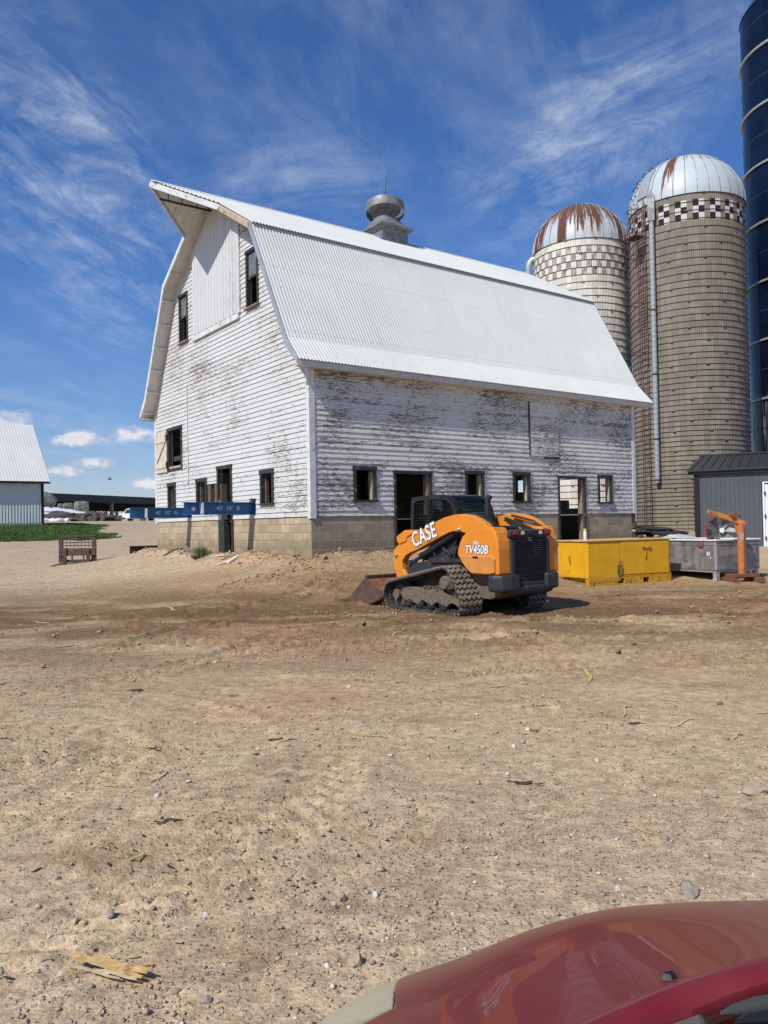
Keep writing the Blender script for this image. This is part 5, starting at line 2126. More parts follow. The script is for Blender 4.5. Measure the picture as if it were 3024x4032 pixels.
def build_pallet_fork():
    M = MAT
    D = 25.3
    o = atdepth(Zc(C6, [(790, 1592)])[0], D)
    zg = GZ(o[0], o[1])
    root = thing('pallet_fork', (o[0], o[1], o[2]), 0, 'brown steel pallet fork frame with mesh guard standing alone on the drive', 'pallet fork')

    def L(q):
        p = atdepth(Zc(C6, [q])[0], D)
        return (p[0] - o[0], p[2] - o[2])

    def bx(mb, q0, q1, y0=-.04, y1=.04):
        a, b = L(q0), L(q1)
        mb.box(min(a[0], b[0]), max(a[0], b[0]), y0, y1, min(a[1], b[1]), max(a[1], b[1]))
    for a, b in (((602, 1326), (644, 1520)), ((940, 1326), (982, 1520))):
        mb = MB()
        bx(mb, a, b)
        mb.build('post', M['fork_steel'], root, bevel=.006)
    mb = MB()
    bx(mb, (600, 1316), (984, 1327), -.05, .05)
    mb.build('top_rail', M['fork_steel'], root, bevel=.005)
    mb = MB()
    for x in (682, 718, 756, 794, 830, 868, 904):
        bx(mb, (x - 2.2, 1327), (x + 2.2, 1452), .0, .018)
    for y in (1390, 1420):
        bx(mb, (644, y - 2.5), (940, y + 2.5), -.018, -.001)
    mb.build('guard', M['fork_steel'], root)
    mb = MB()
    bx(mb, (612, 1452), (980, 1520), -.05, .03)
    mb.build('carriage_plate', M['fork_steel'], root, bevel=.006)
    mb = MB()
    bx(mb, (640, 1566), (945, 1592), -.03, .03)
    bx(mb, (728, 1521), (742, 1565), .0, .03)
    bx(mb, (846, 1521), (858, 1565), .0, .03)
    mb.build('lower_rail', M['fork_steel'], root, bevel=.005)
    for a, b in (((598, 1521), (652, 1594)), ((930, 1521), (984, 1594))):
        mb = MB()
        bx(mb, a, b, .0, .03)
        mb.build('side_bracket', M['black_steel'], root, bevel=.006)
    for a, b in ((655, 691), (890, 926)):
        mb = MB()
        p, q = L((a, 1446)), L((b, 1600))
        mb.box(p[0], q[0], -.10, -.055, q[1] - .02, p[1])
        mb.prism([(-.10, q[1] - .02), (-.10, q[1] + .03), (-1.15, q[1] - .035), (-1.15, q[1] - .045)], 'x', p[0], q[0])
        mb.build('fork', M['fork_steel'], root, bevel=.006)


def plank(name, label, cat, p, q, w, h, mat, group=None, up=(0, 0, 1)):
    mb = MB()
    p, q = Vector(p), Vector(q)
    c = (p + q) / 2
    mb.bar(p - c, q - c, w, h, up)
    o = mb.build(name, MAT[mat], None, bevel=.004, loc=c)
    return tag(o, label, cat, group)


def build_barn_litter():
    M = MAT
    # white boards, a leaning plank and a weed by the block wall
    g = lambda q, dz=.02: (lambda P: (P[0], P[1], GZ(P[0], P[1]) + dz))(ground_hit(Zc(R2, [q])[0]))
    plank('board', 'long white board lying on the dirt before the gable door', 'board', g((660, 1556), .03), g((800, 1526), .04), .07, .025, 'white_paint', 'white boards dropped by the barn')
    plank('board', 'white board crossing the long one before the gable door', 'board', g((735, 1550), .05), g((826, 1518), .06), .06, .025, 'white_paint', 'white boards dropped by the barn')
    plank('board', 'short white board nearest the gable doorway sill', 'board', g((650, 1500), .04), g((712, 1500), .04), .06, .025, 'white_paint', 'white boards dropped by the barn')
    a = BAR.onx(Zc(R2, [(372, 1378)])[0], -.9)
    b = BAR.onx(Zc(R2, [(450, 1425)])[0], -.9)
    plank('plank', 'brown plank sticking up from the soil under the blue beam', 'plank', BAR.w(a), BAR.w(b + np.array([0, -.15, -.15])), .13, .05, 'old_wood')
    P = BAR.w(BAR.onx(Zc(R2, [(525, 1440)])[0], -.6))
    mb = MB()
    rr = random.Random(5)
    for k in range(300):
        a = rr.random() * 6.28
        r = abs(rr.gauss(0, .15))
        h = .10 + .30 * rr.random() * max(.2, 1 - r * 1.3)
        x, y = r * math.cos(a), r * math.sin(a)
        l = Vector((math.cos(a) * .25 + rr.gauss(0, .15), math.sin(a) * .25 + rr.gauss(0, .15), 1)).normalized()
        t = Vector((x, y, -.05)) + l * h
        s = Vector((rr.gauss(0, 1), rr.gauss(0, 1), 0)).normalized() * .012
        m = Vector((x, y, -.05)) + l * h * .5 + s
        mb.add([(x, y, -.05), m, t, m - s * 2], [(0, 1, 2, 3)])
        for j in range(3):
            q = Vector((x, y, -.05)) + l * h * (.4 + .2 * j)
            d = Vector((rr.gauss(0, 1), rr.gauss(0, 1), .5)).normalized() * .06
            e = d.cross(Vector((0, 0, 1))).normalized() * .012
            mb.add([q, q + d * .5 + e, q + d, q + d * .5 - e], [(0, 1, 2, 3)])
    o = mb.build('weed', M['weed'], None, loc=(P[0], P[1], GZ(P[0], P[1])))
    tag(o, 'bushy green weed growing against the block wall', 'weed')
    # black roofing sheets piled against the grey silo
    C7b = (2440, 1940, 2840, 2180)
    sheets = [([(262, 548), (400, 535), (560, 560), (430, 585)], 24.4, 24.9, 'black roofing sheet highest on the pile, touching the barn corner'),
              ([(390, 552), (560, 548), (840, 572), (880, 603), (640, 600), (420, 590)], 23.6, 24.6, 'long curved black roofing sheet in the middle of the pile'),
              ([(262, 590), (480, 592), (900, 610), (1080, 632), (1130, 655), (880, 640), (520, 640), (262, 640)], 23.2, 24.2, 'widest black roofing sheet reaching towards the dark shed'),
              ([(520, 650), (800, 620), (1000, 655), (960, 672), (830, 690), (620, 665)], 22.6, 23.4, 'dull black roofing sheet lowest on the pile, behind the yellow box'),
              ([(262, 650), (600, 655), (650, 720), (262, 720)], 23.4, 24.0, 'black roofing sheet upright at the back of the yellow box')]
    for k, (pp, d0, d1, lab) in enumerate(sheets):
        zz = [q[1] for q in pp]
        V = []
        for q in pp:
            f = (max(zz) - q[1]) / max(1, max(zz) - min(zz))
            V.append(Vector(atdepth(Zc(C7b, [q])[0], d0 + (d1 - d0) * f)))
        c = sum(V, Vector()) / len(V)
        mb = MB()
        n = len(V)
        mb.add([v - c for v in V] + [v - c + Vector((0, .05, -.05)) for v in V],
               [tuple(range(n)), tuple(range(2 * n - 1, n - 1, -1))] + [(i, (i + 1) % n, (i + 1) % n + n, i + n) for i in range(n)])
        o = mb.build('roofing_sheet', M['black_sheet'], None, loc=c)
        tag(o, lab, 'roofing sheet', 'black roofing sheets piled by the silo')
# ------------------------------------------------------------------ silos and sheds
def mat_staves(name, R, ztop, base, rows0, rows1, period3, dark, white, dots=.26, rowh=.31):
    t = NT(name)
    x, y, z = t.sep()
    ang = t.math('ARCTAN2', y, x)
    u = t.math('MULTIPLY', ang, R)
    u = t.math('ADD', u, 50.0 * .254)
    colf = t.math('DIVIDE', u, .254)
    col = t.math('FLOOR', colf)
    fr = t.math('FRACT', colf)
    row = t.math('FLOOR', t.math('DIVIDE', t.math('SUBTRACT', ztop, z), rowh))
    par = t.math('MODULO', row, 2.0)
    wn = t.n('ShaderNodeTexWhiteNoise', noise_dimensions='2D')
    # staves are staggered from column to column
    zst = t.math('FLOOR', t.math('DIVIDE', t.math('ADD', z, t.math('MULTIPLY', t.math('MODULO', col, 2.0), .38)), .76))
    t.put(wn.inputs['Vector'], t.comb(col, zst, 0.0))
    per = wn.outputs[0]
    n = t.noise(.7, 5, .6)
    st = t.noise(3.2, 5, .65, t.comb(t.math('MULTIPLY', u, 3.0), 0.0, t.math('MULTIPLY', z, .35)))
    c = t.mix(per, tuple(v * .80 for v in base), tuple(v * 1.16 for v in base))
    c = t.mix(t.ramp(n, [(.42, 0), (.75, .4)]), c, tuple(v * .76 for v in base))
    c = t.mix(t.ramp(st, [(.52, 0), (.75, .45)]), c, tuple(v * .66 for v in base))
    inband = t.math('MULTIPLY', t.math('GREATER_THAN', row, rows0 - .5), t.math('LESS_THAN', row, rows1 + .5))
    if period3:
        m3 = t.math('MODULO', col, 3.0)
        isA = t.math('LESS_THAN', m3, .5)
        isB = t.math('GREATER_THAN', m3, 1.5)
        wsel = t.math('ADD', t.math('MULTIPLY', isA, par), t.math('MULTIPLY', isB, t.math('SUBTRACT', 1.0, par)))
        bsel = t.math('ADD', t.math('MULTIPLY', isA, t.math('SUBTRACT', 1.0, par)), t.math('MULTIPLY', isB, par))
    else:
        cp = t.math('MODULO', t.math('ADD', col, row), 2.0)
        wsel, bsel = t.math('SUBTRACT', 1.0, cp), cp
        bsel = t.math('MULTIPLY', bsel, t.ramp(t.noise(7, 5, .65), [(.36, .25), (.54, 1)]))
    c = t.mix(t.math('MULTIPLY', wsel, inband), c, white)
    c = t.mix(t.math('MULTIPLY', bsel, inband), c, dark)
    # joint lines between staves and the flutes on each
    jv = t.math('GREATER_THAN', t.math('ABSOLUTE', t.math('SUBTRACT', fr, .5)), .475)
    c = t.mix(t.math('MULTIPLY', jv, .28), c, tuple(v * .45 for v in base))
    fl = t.math('ABSOLUTE', t.math('SINE', t.math('MULTIPLY', colf, math.pi * 3)))
    c = t.mix(t.math('MULTIPLY', t.math('SUBTRACT', 1.0, fl), .14), c, tuple(v * .6 for v in base))
    t.out(c, .9)
    t.b.inputs['Specular IOR Level'].default_value = .2
    t.bump(t.math('ADD', fl, t.math('MULTIPLY', jv, -1.0)), .022, .7)
    return t.m


def mat_dome(name, R, npan, rust_amt):
    t = NT(name)
    x, y, z = t.sep()
    ang = t.math('ARCTAN2', y, x)
    pf = t.math('MULTIPLY', t.math('ADD', ang, math.pi), npan / (2 * math.pi))
    pan = t.math('FLOOR', pf)
    wn = t.n('ShaderNodeTexWhiteNoise', noise_dimensions='1D')
    t.put(wn.inputs['W'], pan)
    per = wn.outputs[0]
    hgt = t.math('DIVIDE', z, R)
    stk = t.noise(1.0, 5, .7, t.comb(t.math('MULTIPLY', pf, 3.2), t.math('MULTIPLY', per, 9.0), t.math('MULTIPLY', z, .45)))
    k = t.math('ADD', t.math('ADD', t.math('MULTIPLY', hgt, .55), t.math('MULTIPLY', stk, 1.3)), t.math('MULTIPLY', t.math('POWER', per, 5.0), rust_amt * .8))
    m = t.math('MULTIPLY', t.math('SUBTRACT', k, 1.66 - rust_amt * .64), 14.0, True)
    halo = t.math('MULTIPLY', t.math('SUBTRACT', k, 1.56 - rust_amt * .64), 5.0, True)
    base = t.mix(t.noise(1.5, 5, .6), (.40, .46, .48), (.54, .60, .61))
    base = t.mix(t.math('MULTIPLY', per, .25), base, (.58, .64, .65))
    base = t.mix(t.math('MULTIPLY', halo, .45), base, (.42, .24, .14))
    rc = t.mix(t.noise(9, 4, .6), (.075, .028, .018), (.17, .065, .035))
    t.out(t.mix(m, base, rc), t.mix(m, (.45,) * 3, (.9,) * 3))
    return t.m


def stave_silo(root, R, z0, z1, wallm, domem, npan, hoop_n, hs_bot, hs_top, seedlug, dome_h=None):
    M = MAT
    mb = MB()
    mb.lathe([(R, z0), (R, z1), (R - .15, z1), (R - .15, z0)], 120)
    mb.build('wall', wallm, root, smooth=True)
    dh = dome_h or R
    mb = MB()
    prof = [((R + .05) * math.cos(a), dh * math.sin(a)) for a in np.linspace(0, math.pi / 2 - .02, 22)] + [(0, dh)]
    prof = [(R + .05, -.04)] + prof
    mb.lathe(prof, npan * 3)
    dome = mb.build('dome', domem, root, smooth=True, loc=(0, 0, z1 + .02))
    rb = None
    for k in range(npan):
        if rb is None:
            mb = MB()
            mb.tube([((R + .06) * math.cos(a), 0, (dh + .01) * math.sin(a)) for a in np.linspace(0, math.pi / 2 - .06, 16)], .022, 5)
            rb = mb.build('rib', M['dome_rib'], dome)
        else:
            c = rb.copy()
            COL.objects.link(c)
            c.parent = dome
            rb_ = c
            c.rotation_euler = (0, 0, 2 * math.pi * k / npan)
    zs = []
    z = z1 - .02
    while z > z0 + .2:
        f = (z1 - z) / (z1 - z0)
        zs.append(z)
        z -= hs_top + (hs_bot - hs_top) * f ** .8
    mb = MB()
    ring = [(R + .012 + .014 * math.cos(a), .014 * math.sin(a)) for a in np.linspace(0, 2 * math.pi, 7)[:-1]]
    mb.lathe(ring, 96, close=True)
    rr = random.Random(seedlug)
    lug_angles = [rad(-108), rad(-74), rad(-40)]
    first = None
    for i, z in enumerate(zs[:98]):
        if first is None:
            h = mb.build('hoop', M['hoop'], root, smooth=True)
            first = h
            lugs = []
            for a in lug_angles:
                mb2 = MB()
                mb2.obox(((R + .05) * math.cos(a), (R + .05) * math.sin(a), 0), (-math.sin(a), math.cos(a), .0), (.07, .02, .018))
                lugs.append(mb2.build('turnbuckle', M['hoop_lug'], h))
        else:
            h = first.copy()
            COL.objects.link(h)
            h.parent = root
            if i % 2 == 0:
                for l in lugs:
                    c = l.copy()
                    COL.objects.link(c)
                    c.parent = h
        h.location = (0, 0, z)
        h.rotation_euler = (0, 0, rad(17) * ((i // 2) % 2) + rad(3) * rr.random())
    return dome


def build_silos():
    M = MAT
    M['dome_rib'] = m_plain('dome_seam', (.33, .36, .37), .5, .2, var=.3, dirt=(.12, .05, .03), dirt_amt=.35, dirt_scale=3)
    M['hoop'] = m_plain('rusty_silo_hoop', (.055, .030, .024), .8, .2, var=.3)
    M['hoop_lug'] = m_plain('silo_hoop_lug', (.26, .23, .20), .6, .3, var=.3)
    M['pipe'] = m_plain('galvanized_fill_pipe', (.33, .37, .39), .6, .1, var=.12, scale=4)
    M['cage'] = m_plain('rusty_ladder_steel', (.105, .038, .030), .8, .1, var=.3, scale=6)
    # ---- grey stave silo
    X, Yy, R = 14.95, 37.75, 2.622
    g = H(X, Yy)
    ang = math.atan2(Yy, X) - math.pi / 2
    root = thing('stave_silo', (X, Yy, g), ang, 'tall brown grey stave silo with caged ladder and black white checker band', 'silo')
    F = Frame((X, Yy, g), ang)
    z1 = 16.33 - g
    wm = mat_staves('brown_concrete_staves', R, z1, (.285, .250, .195), 1, 3, True, (.022, .022, .024), (.66, .66, .63))
    dm = mat_dome('galvanized_dome', R, 32, .70)
    dome = stave_silo(root, R, -.8, z1, wm, dm, 32, 0, .165, .40, 3)
    # fill pipe and its hood
    xl = -1.49
    yl = -math.sqrt((R + .20) ** 2 - xl ** 2)
    zt, zbm = 15.35 - g, 3.2 - g
    mb = MB()
    prof = []
    z = zbm
    while z < zt:
        prof += [(.112, z), (.114, z + .10), (.119, z + .12), (.114, z + .14)]
        z += .24
    mb.lathe([(0, zbm)] + prof + [(0, zt)], 16, Matrix.Translation((xl, yl, 0)))
    mb.build('fill_pipe', M['pipe'], root, angle=60)
    for z in (zbm + .1, 5.2 - g, 8.2 - g, 11.2 - g):
        mb = MB()
        mb.lathe([(.12, z), (.14, z), (.14, z + .06), (.12, z + .06)], 16, Matrix.Translation((xl, yl, 0)), close=True)
        mb.bar((xl, yl + .12, z + .03), (xl, yl + .32, z + .03), .04, .05)
        mb.build('pipe_clamp', M['cage'], root)
    mb = MB()
    h = [(xl - .14, yl - .14), (xl + .14, yl - .14)]
    mb.prism([(yl - .13, zt), (yl + .13, zt), (yl + .20, zt + .75), (yl + .55, zt + 1.75), (yl + .50, zt + 1.95), (yl - .02, zt + 1.1), (yl - .13, zt + .6)], 'x', xl - .16, xl + .16)
    mb.build('filler_hood', M['galv_dull'], root, bevel=.02)
    # flat hatch on the dome left of the hood
    mb = MB()
    for s in range(9):
        pass
    a0 = math.atan2(-1.85, -1.62)
    V = []
    for i in range(5):
        e = rad(8 + 32 * i / 4)
        for j in range(4):
            a = a0 - .20 + .26 * j / 3
            rr = R + .12
            V.append((rr * math.cos(e) * math.cos(a), rr * math.cos(e) * math.sin(a), z1 + rr * math.sin(e)))
    mb.add(V, [(i * 4 + j, i * 4 + j + 1, (i + 1) * 4 + j + 1, (i + 1) * 4 + j) for i in range(4) for j in range(3)])
    o = mb.build('dome_hatch', M['pipe'], root)
    s = o.modifiers.new('thick', 'SOLIDIFY')
    s.thickness = .08
    # rungs over the dome
    for k in range(8):
        e = rad(6 + 9.5 * k)
        a = a0 - .34 - .03 * k
        c = Vector(((R + .13) * math.cos(e) * math.cos(a), (R + .13) * math.cos(e) * math.sin(a), z1 + (R + .13) * math.sin(e)))
        t = Vector((-math.sin(a), math.cos(a), 0))
        mb = MB()
        n = Vector((math.cos(e) * math.cos(a), math.cos(e) * math.sin(a), math.sin(e)))
        mb.tube([c - t * .2 - n * .1, c - t * .2 + n * .05, c + t * .2 + n * .05, c + t * .2 - n * .1], .02, 6)
        mb.build('roof_step', M['hoop'], root)
    # ladder with cage
    xc = -1.86
    yc_ = -math.sqrt(R ** 2 - xc ** 2)
    nx, ny = xc / R, yc_ / R
    tx, ty = -ny, nx
    P = lambda side, out, z: (xc + tx * side + nx * out, yc_ + ty * side + ny * out, z)
    lad = MB()
    for s in (-.21, .21):
        lad.bar(P(s, .17, -.3), P(s, .17, z1 + .25), .035, .06)
    ladder = lad.build('ladder', M['cage'], root)
    mb = MB()
    z = .1
    while z < z1:
        mb.bar(P(-.2, .17, z), P(.2, .17, z), .022, .022)
        z += .305
    mb.build('rungs', M['cage'], ladder)
    ringz = [9.3, 11.6, 13.85, 16.0]
    for z in ringz:
        mb = MB()
        pts = [P(.36 * math.sin(a), .17 + .40 * (1 - math.cos(a)) * .9, z - g) for a in np.linspace(-math.pi * .0, 2 * math.pi, 25)]
        pts = [P(.33 * math.sin(a), .17 + .36 - .36 * math.cos(a), z - g) for a in np.linspace(.6, 2 * math.pi - .6, 21)]
        mb.tube(pts, .022, 6)
        mb.build('cage_ring', M['cage'], ladder)
    for a in (1.2, 2.2, math.pi, 4.1, 5.1):
        mb = MB()
        mb.bar(P(.33 * math.sin(a), .53 - .36 * math.cos(a), 9.3 - g), P(.33 * math.sin(a), .53 - .36 * math.cos(a), 16.0 - g), .02, .03)
        mb.build('cage_bar', M['cage'], ladder)
    mb = MB()
    mb.obox(P(0, .55, 14.75 - g), (tx, ty, 0), (.34, .30, .03))
    mb.bar(P(-.3, .9, 14.75 - g), P(-.3, .15, 16.1 - g), .03, .03)
    mb.build('platform', M['cage'], ladder)
    # ---- white stave silo behind the barn
    X, Yy, R = 10.65, 41.07, 2.45
    g = H(X, Yy)
    ang = math.atan2(Yy, X) - math.pi / 2
    root = thing('stave_silo', (X, Yy, g), ang, 'worn white stave silo with a rust streaked dome behind the barn', 'silo')
    z1 = 15.62 - g
    wm = mat_staves('whitewashed_staves', R, z1, (.80, .745, .635), 1, 4, False, (.27, .25, .225), (.78, .74, .65), rowh=.37)
    dm = mat_dome('rusted_dome', R, 34, 1.22)
    stave_silo(root, R, -.8, z1, wm, dm, 34, 0, .31, .37, 8)
    mb = MB()
    a = rad(188)
    px_, py_ = (R + .28) * math.cos(a), (R + .28) * math.sin(a)
    mb.tube([(px_, py_, 2), (px_, py_, z1 - .95)], .10, 14)
    mb.lathe([(.10, z1 - 1.0), (.20, z1 - .95), (.20, z1 - .88), (.10, z1 - .88)], 16, Matrix.Translation((px_, py_, 0)))
    mb.tube([(px_, py_, z1 - .9), (px_ - .0, py_, z1 - .6), (px_ + .06, py_, z1 - .36), (px_ + .22, py_, z1 - .18), (px_ + .45, py_, z1 - .14)], [.14, .16, .17, .17, .16], 16)
    mb.build('fill_pipe', M['flash'], root, angle=50)
    # ---- blue steel silo at the right edge
    t = NT('dark_blue_enamel')
    x, y, z = t.sep()
    ang_ = t.math('ARCTAN2', y, x)
    stk = t.noise(1.0, 4, .6, t.comb(t.math('MULTIPLY', ang_, 30.0), 0.0, t.math('MULTIPLY', z, .35)))
    fade = t.math('MULTIPLY', t.math('MULTIPLY', t.math('SUBTRACT', z, 3.0), .5, True), t.math('MULTIPLY', t.math('SUBTRACT', 6.6, z), 3.0, True))
    chalk = t.math('MULTIPLY', t.ramp(stk, [(.50, 0), (.66, 1)]), fade)
    pn = t.n('ShaderNodeTexWhiteNoise', noise_dimensions='2D')
    t.put(pn.inputs['Vector'], t.comb(t.math('FLOOR', t.math('MULTIPLY', ang_, 2.55)), t.math('FLOOR', t.math('DIVIDE', z, 1.42)), 0.0))
    c = t.mix(pn.outputs[0], (.0025, .007, .020), (.005, .013, .034))
    t.out(t.mix(chalk, c, (.30, .33, .38)), t.mix(chalk, (.16,) * 3, (.7,) * 3))
    t.b.inputs['Specular IOR Level'].default_value = .32
    blue = t.m
    M['band'] = m_plain('silver_flange', (.50, .50, .47), .45, .5, var=.15)
    M['seam'] = m_plain('blue_sheet_seam', (.020, .032, .055), .4, var=.2)
    X, Yy, R = 21.5, 38.4, 3.05
    g = H(X, Yy)
    root = thing('steel_silo', (X, Yy, g), 0, 'very tall dark blue steel silo cut off by the picture edge', 'silo')
    zt = 26.6 - g
    mb = MB()
    mb.lathe([(R, -.8), (R, zt), (R - .05, zt)], 128)
    mb.build('wall', blue, root, smooth=True)
    mb = MB()
    mb.lathe([(R + .03, zt), (R - .25, zt + .45), (R * .6, zt + 1.35), (.5, zt + 1.9), (0, zt + 2.0)], 64)
    mb.build('roof', blue, root, smooth=True)
    z = 24.3 - g
    k = 0
    ring0 = seam0 = None
    while z > .5:
        if ring0 is None:
            mb = MB()
            mb.lathe([(R, -.05), (R + .085, -.05), (R + .10, 0), (R + .085, .05), (R, .05)], 96)
            ring0 = mb.build('band', M['band'], root, angle=60)
            mb = MB()
            mb.lathe([(R, -.035), (R + .012, -.03), (R + .012, .03), (R, .035)], 96)
            seam0 = mb.build('seam', M['seam'], root, angle=60)
            r_, s_ = ring0, seam0
        else:
            r_, s_ = ring0.copy(), seam0.copy()
            for q in (r_, s_):
                COL.objects.link(q)
                q.parent = root
        r_.location = (0, 0, z)
        s_.location = (0, 0, z + 1.42)
        z -= 2.84


def ribbed_wall(mb, x0, x1, y, z0, z1, pitch=.15, h=.010, w=.04):
    """flat sheet with raised ribs, facing -y"""
    mb.box(x0, x1, y, y + .03, z0, z1)
    x = x0 + pitch / 2
    while x < x1 - .02:
        mb.prism([(x - w / 2, y + .001), (x - w / 4, y - h), (x + w / 4, y - h), (x + w / 2, y + .001)], 'z', z0 + .003, z1 - .003)
        x += pitch


def build_sheds():
    M = MAT
    M['shed_dark'] = m_plain('charcoal_steel_siding', (.085, .098, .108), .5, .1, var=.10, scale=2)
    M['shed_black'] = m_plain('black_steel_trim', (.008, .009, .011), .5, .1, var=.2)
    M['shed_roof'] = m_plain('charcoal_steel_roof', (.040, .042, .046), .45, .15, var=.15, scale=2)
    M['door_white'] = m_plain('white_door', (.74, .76, .80), .45, var=.06)
    M['concrete'] = m_plain('concrete', (.36, .35, .32), .9, var=.12, scale=4, dirt=(.22, .18, .14), dirt_amt=.2)
    M['shed_white'] = m_plain('white_ribbed_steel', (.64, .655, .63), .55, .0, var=.10, scale=1.2)
    CD = (2600, 1700, 3024, 2200)
    # charcoal shed on the right
    q0 = Zc(CD, [(545, 1500)])[0]
    c = atdepth(q0, 27.6)
    F = Frame((c[0], c[1], .45), rad(-27))
    root = thing('metal_shed', F.o, F.ang, 'charcoal metal shed with black trim beside the silos', 'shed')
    ez = F.ony(Zc(CD, [(600, 600)])[0], -.1)[2]
    best = None
    for w in np.arange(1.2, 5, .05):
        p = F.ony(Zc(CD, [(900, 375)])[0], w)
        if best is None or abs(p[0] + .22) < abs(best[1][0] + .22):
            best = (w, p)
    w, rp = best
    rz = rp[2]
    L = 8.0
    dx0 = F.ony(Zc(CD, [(1580, 1200)])[0], 0)[0]
    dz1 = F.ony(Zc(CD, [(1580, 790)])[0], 0)[2]
    mb = MB()
    ribbed_wall(mb, .16, dx0 - .03, 0, .0, ez - .05)
    ribbed_wall(mb, dx0 + 1.05, L, 0, .0, ez - .05)
    ribbed_wall(mb, dx0 - .028, dx0 + 1.048, 0, dz1 + .05, ez - .05)
    mb.box(.0, .03, .02, 2 * w, .0, ez)
    mb.prism([(.02, ez), (2 * w - .02, ez), (w, rz - .1)], 'x', .0, .04)
    mb.box(L - .03, L, .02, 2 * w, .0, ez)
    mb.box(.0, L, 2 * w - .03, 2 * w, .0, ez)
    mb.build('wall', M['shed_dark'], root)
    mb = MB()
    mb.box(-.02, .16, -.035, .12, -.02, ez)
    mb.box(-.2, L + .2, -.12, -.03, ez - .14, ez + .04)
    mb.build('trim', M['shed_black'], root, bevel=.006)
    mb = MB()
    for s in (0, 1):
        Y = (lambda y: y) if s == 0 else (lambda y: 2 * w - y)
        a, b = (Y(-.18), ez + .03), (Y(w), rz)
        mb.prism([a, b, (b[0], b[1] - .06), (a[0], a[1] - .06)], 'x', -.24, L + .24)
    rf = mb.build('roof', M['shed_roof'], root)
    x = -.1
    mb = MB()
    while x < L + .2:
        mb.bar((x, -.18, ez + .045), (x, w, rz + .015), .05, .04)
        mb.bar((x, 2 * w + .18, ez + .045), (x, w, rz + .015), .05, .04)
        x += .30
    mb.build('roof_ribs', M['shed_roof'], rf)
    mb = MB()
    mb.bar((-.26, w, rz + .05), (L + .26, w, rz + .05), .30, .05)
    mb.build('ridge_cap', M['shed_roof'], rf)
    mb = MB()
    mb.box(dx0 + .07, dx0 + .98, .015, .05, .02, dz1 - .04)
    dr = mb.build('door', M['door_white'], root, bevel=.005)
    mb = MB()
    mb.box(dx0, dx0 + .065, -.03, .06, .0, dz1)
    mb.box(dx0 + .985, dx0 + 1.045, -.03, .06, .0, dz1)
    mb.box(dx0, dx0 + 1.045, -.031, .06, dz1 + .001, dz1 + .045)
    mb.build('door_frame', M['door_white'], dr)
    mb = MB()
    for z in (.35, 1.1, dz1 - .35):
        mb.box(dx0 + .05, dx0 + .10, -.045, -.032, z - .06, z + .06)
    mb.build('hinge', M['shed_black'], dr)
    mb = MB()
    mb.box(-.15, L + .5, -1.4, 2 * w + .1, -.6, -.012)
    mb.build('foundation', M['concrete'], root, bevel=.01)
    # white shed on the left, parallel to the barn
    D = 53.0
    o = atdepth(Zc(C6, [(447, 1215)])[0], D)
    F = Frame(o, BANG)
    root = thing('metal_shed', F.o, F.ang, 'white ribbed metal shed with dark trim on the grassy bank', 'shed')
    ez = 2.98
    w = 4.8
    rz = F.ony(Zc(C6, [(328, 190)])[0], w)[2]
    L = 16.0
    pitch = .19
    n = int(L / pitch)
    mb = MB()
    V, Fc = [], []
    for k in range(n * 4 + 1):
        x = -L + k * pitch / 4
        d = .011 * math.cos(k * math.pi / 2)
        V += [(x, d, .18), (x, d, ez)]
    Fc = [(2 * k, 2 * k + 2, 2 * k + 3, 2 * k + 1) for k in range(n * 4)]
    mb.add(V, Fc)
    mb.box(-.06, -.03, .03, 2 * w, .18, ez)
    mb.prism([(.03, ez), (2 * w - .03, ez), (w, rz - .12)], 'x', -.06, -.03)
    mb.box(-L, -.07, 2 * w - .03, 2 * w, .18, ez)
    mb.box(-L, -L + .03, .03, 2 * w, .18, ez)
    mb.build('wall', M['shed_white'], root)
    mb = MB()
    mb.box(-L, -.02, -.0, 2 * w, -1.0, .175)
    mb.build('foundation', M['concrete'], root)
    mb = MB()
    mb.box(-.16, .02, -.045, .05, .16, ez)
    mb.box(-L, .40, -.32, -.26, ez - .16, ez - .02)
    mb.build('trim', M['shed_black'], root)
    for s in (0, 1):
        Y = (lambda y: y) if s == 0 else (lambda y: 2 * w - y)
        corrugated('roof', (Y(w), rz), (Y(-.33), ez - .02), -L, .36, M['roof'], root, rows=2, pitch=.19, amp=.010, sub=4)
        mb = MB()
        a, b = (Y(-.30), ez - .05), (Y(w), rz - .03)
        mb.prism([a, b, (b[0], b[1] - .08), (a[0], a[1] - .08)], 'x', -L, .34)
        mb.build('roof_deck', M['soffit'], root)
        mb = MB()
        a, b = (Y(-.34), ez + .02), (Y(w), rz + .05)
        mb.prism([a, b, (b[0], b[1] - .20), (a[0], a[1] - .20)], 'x', .345, .39)
        mb.build('rake_board', M['flash'], root)


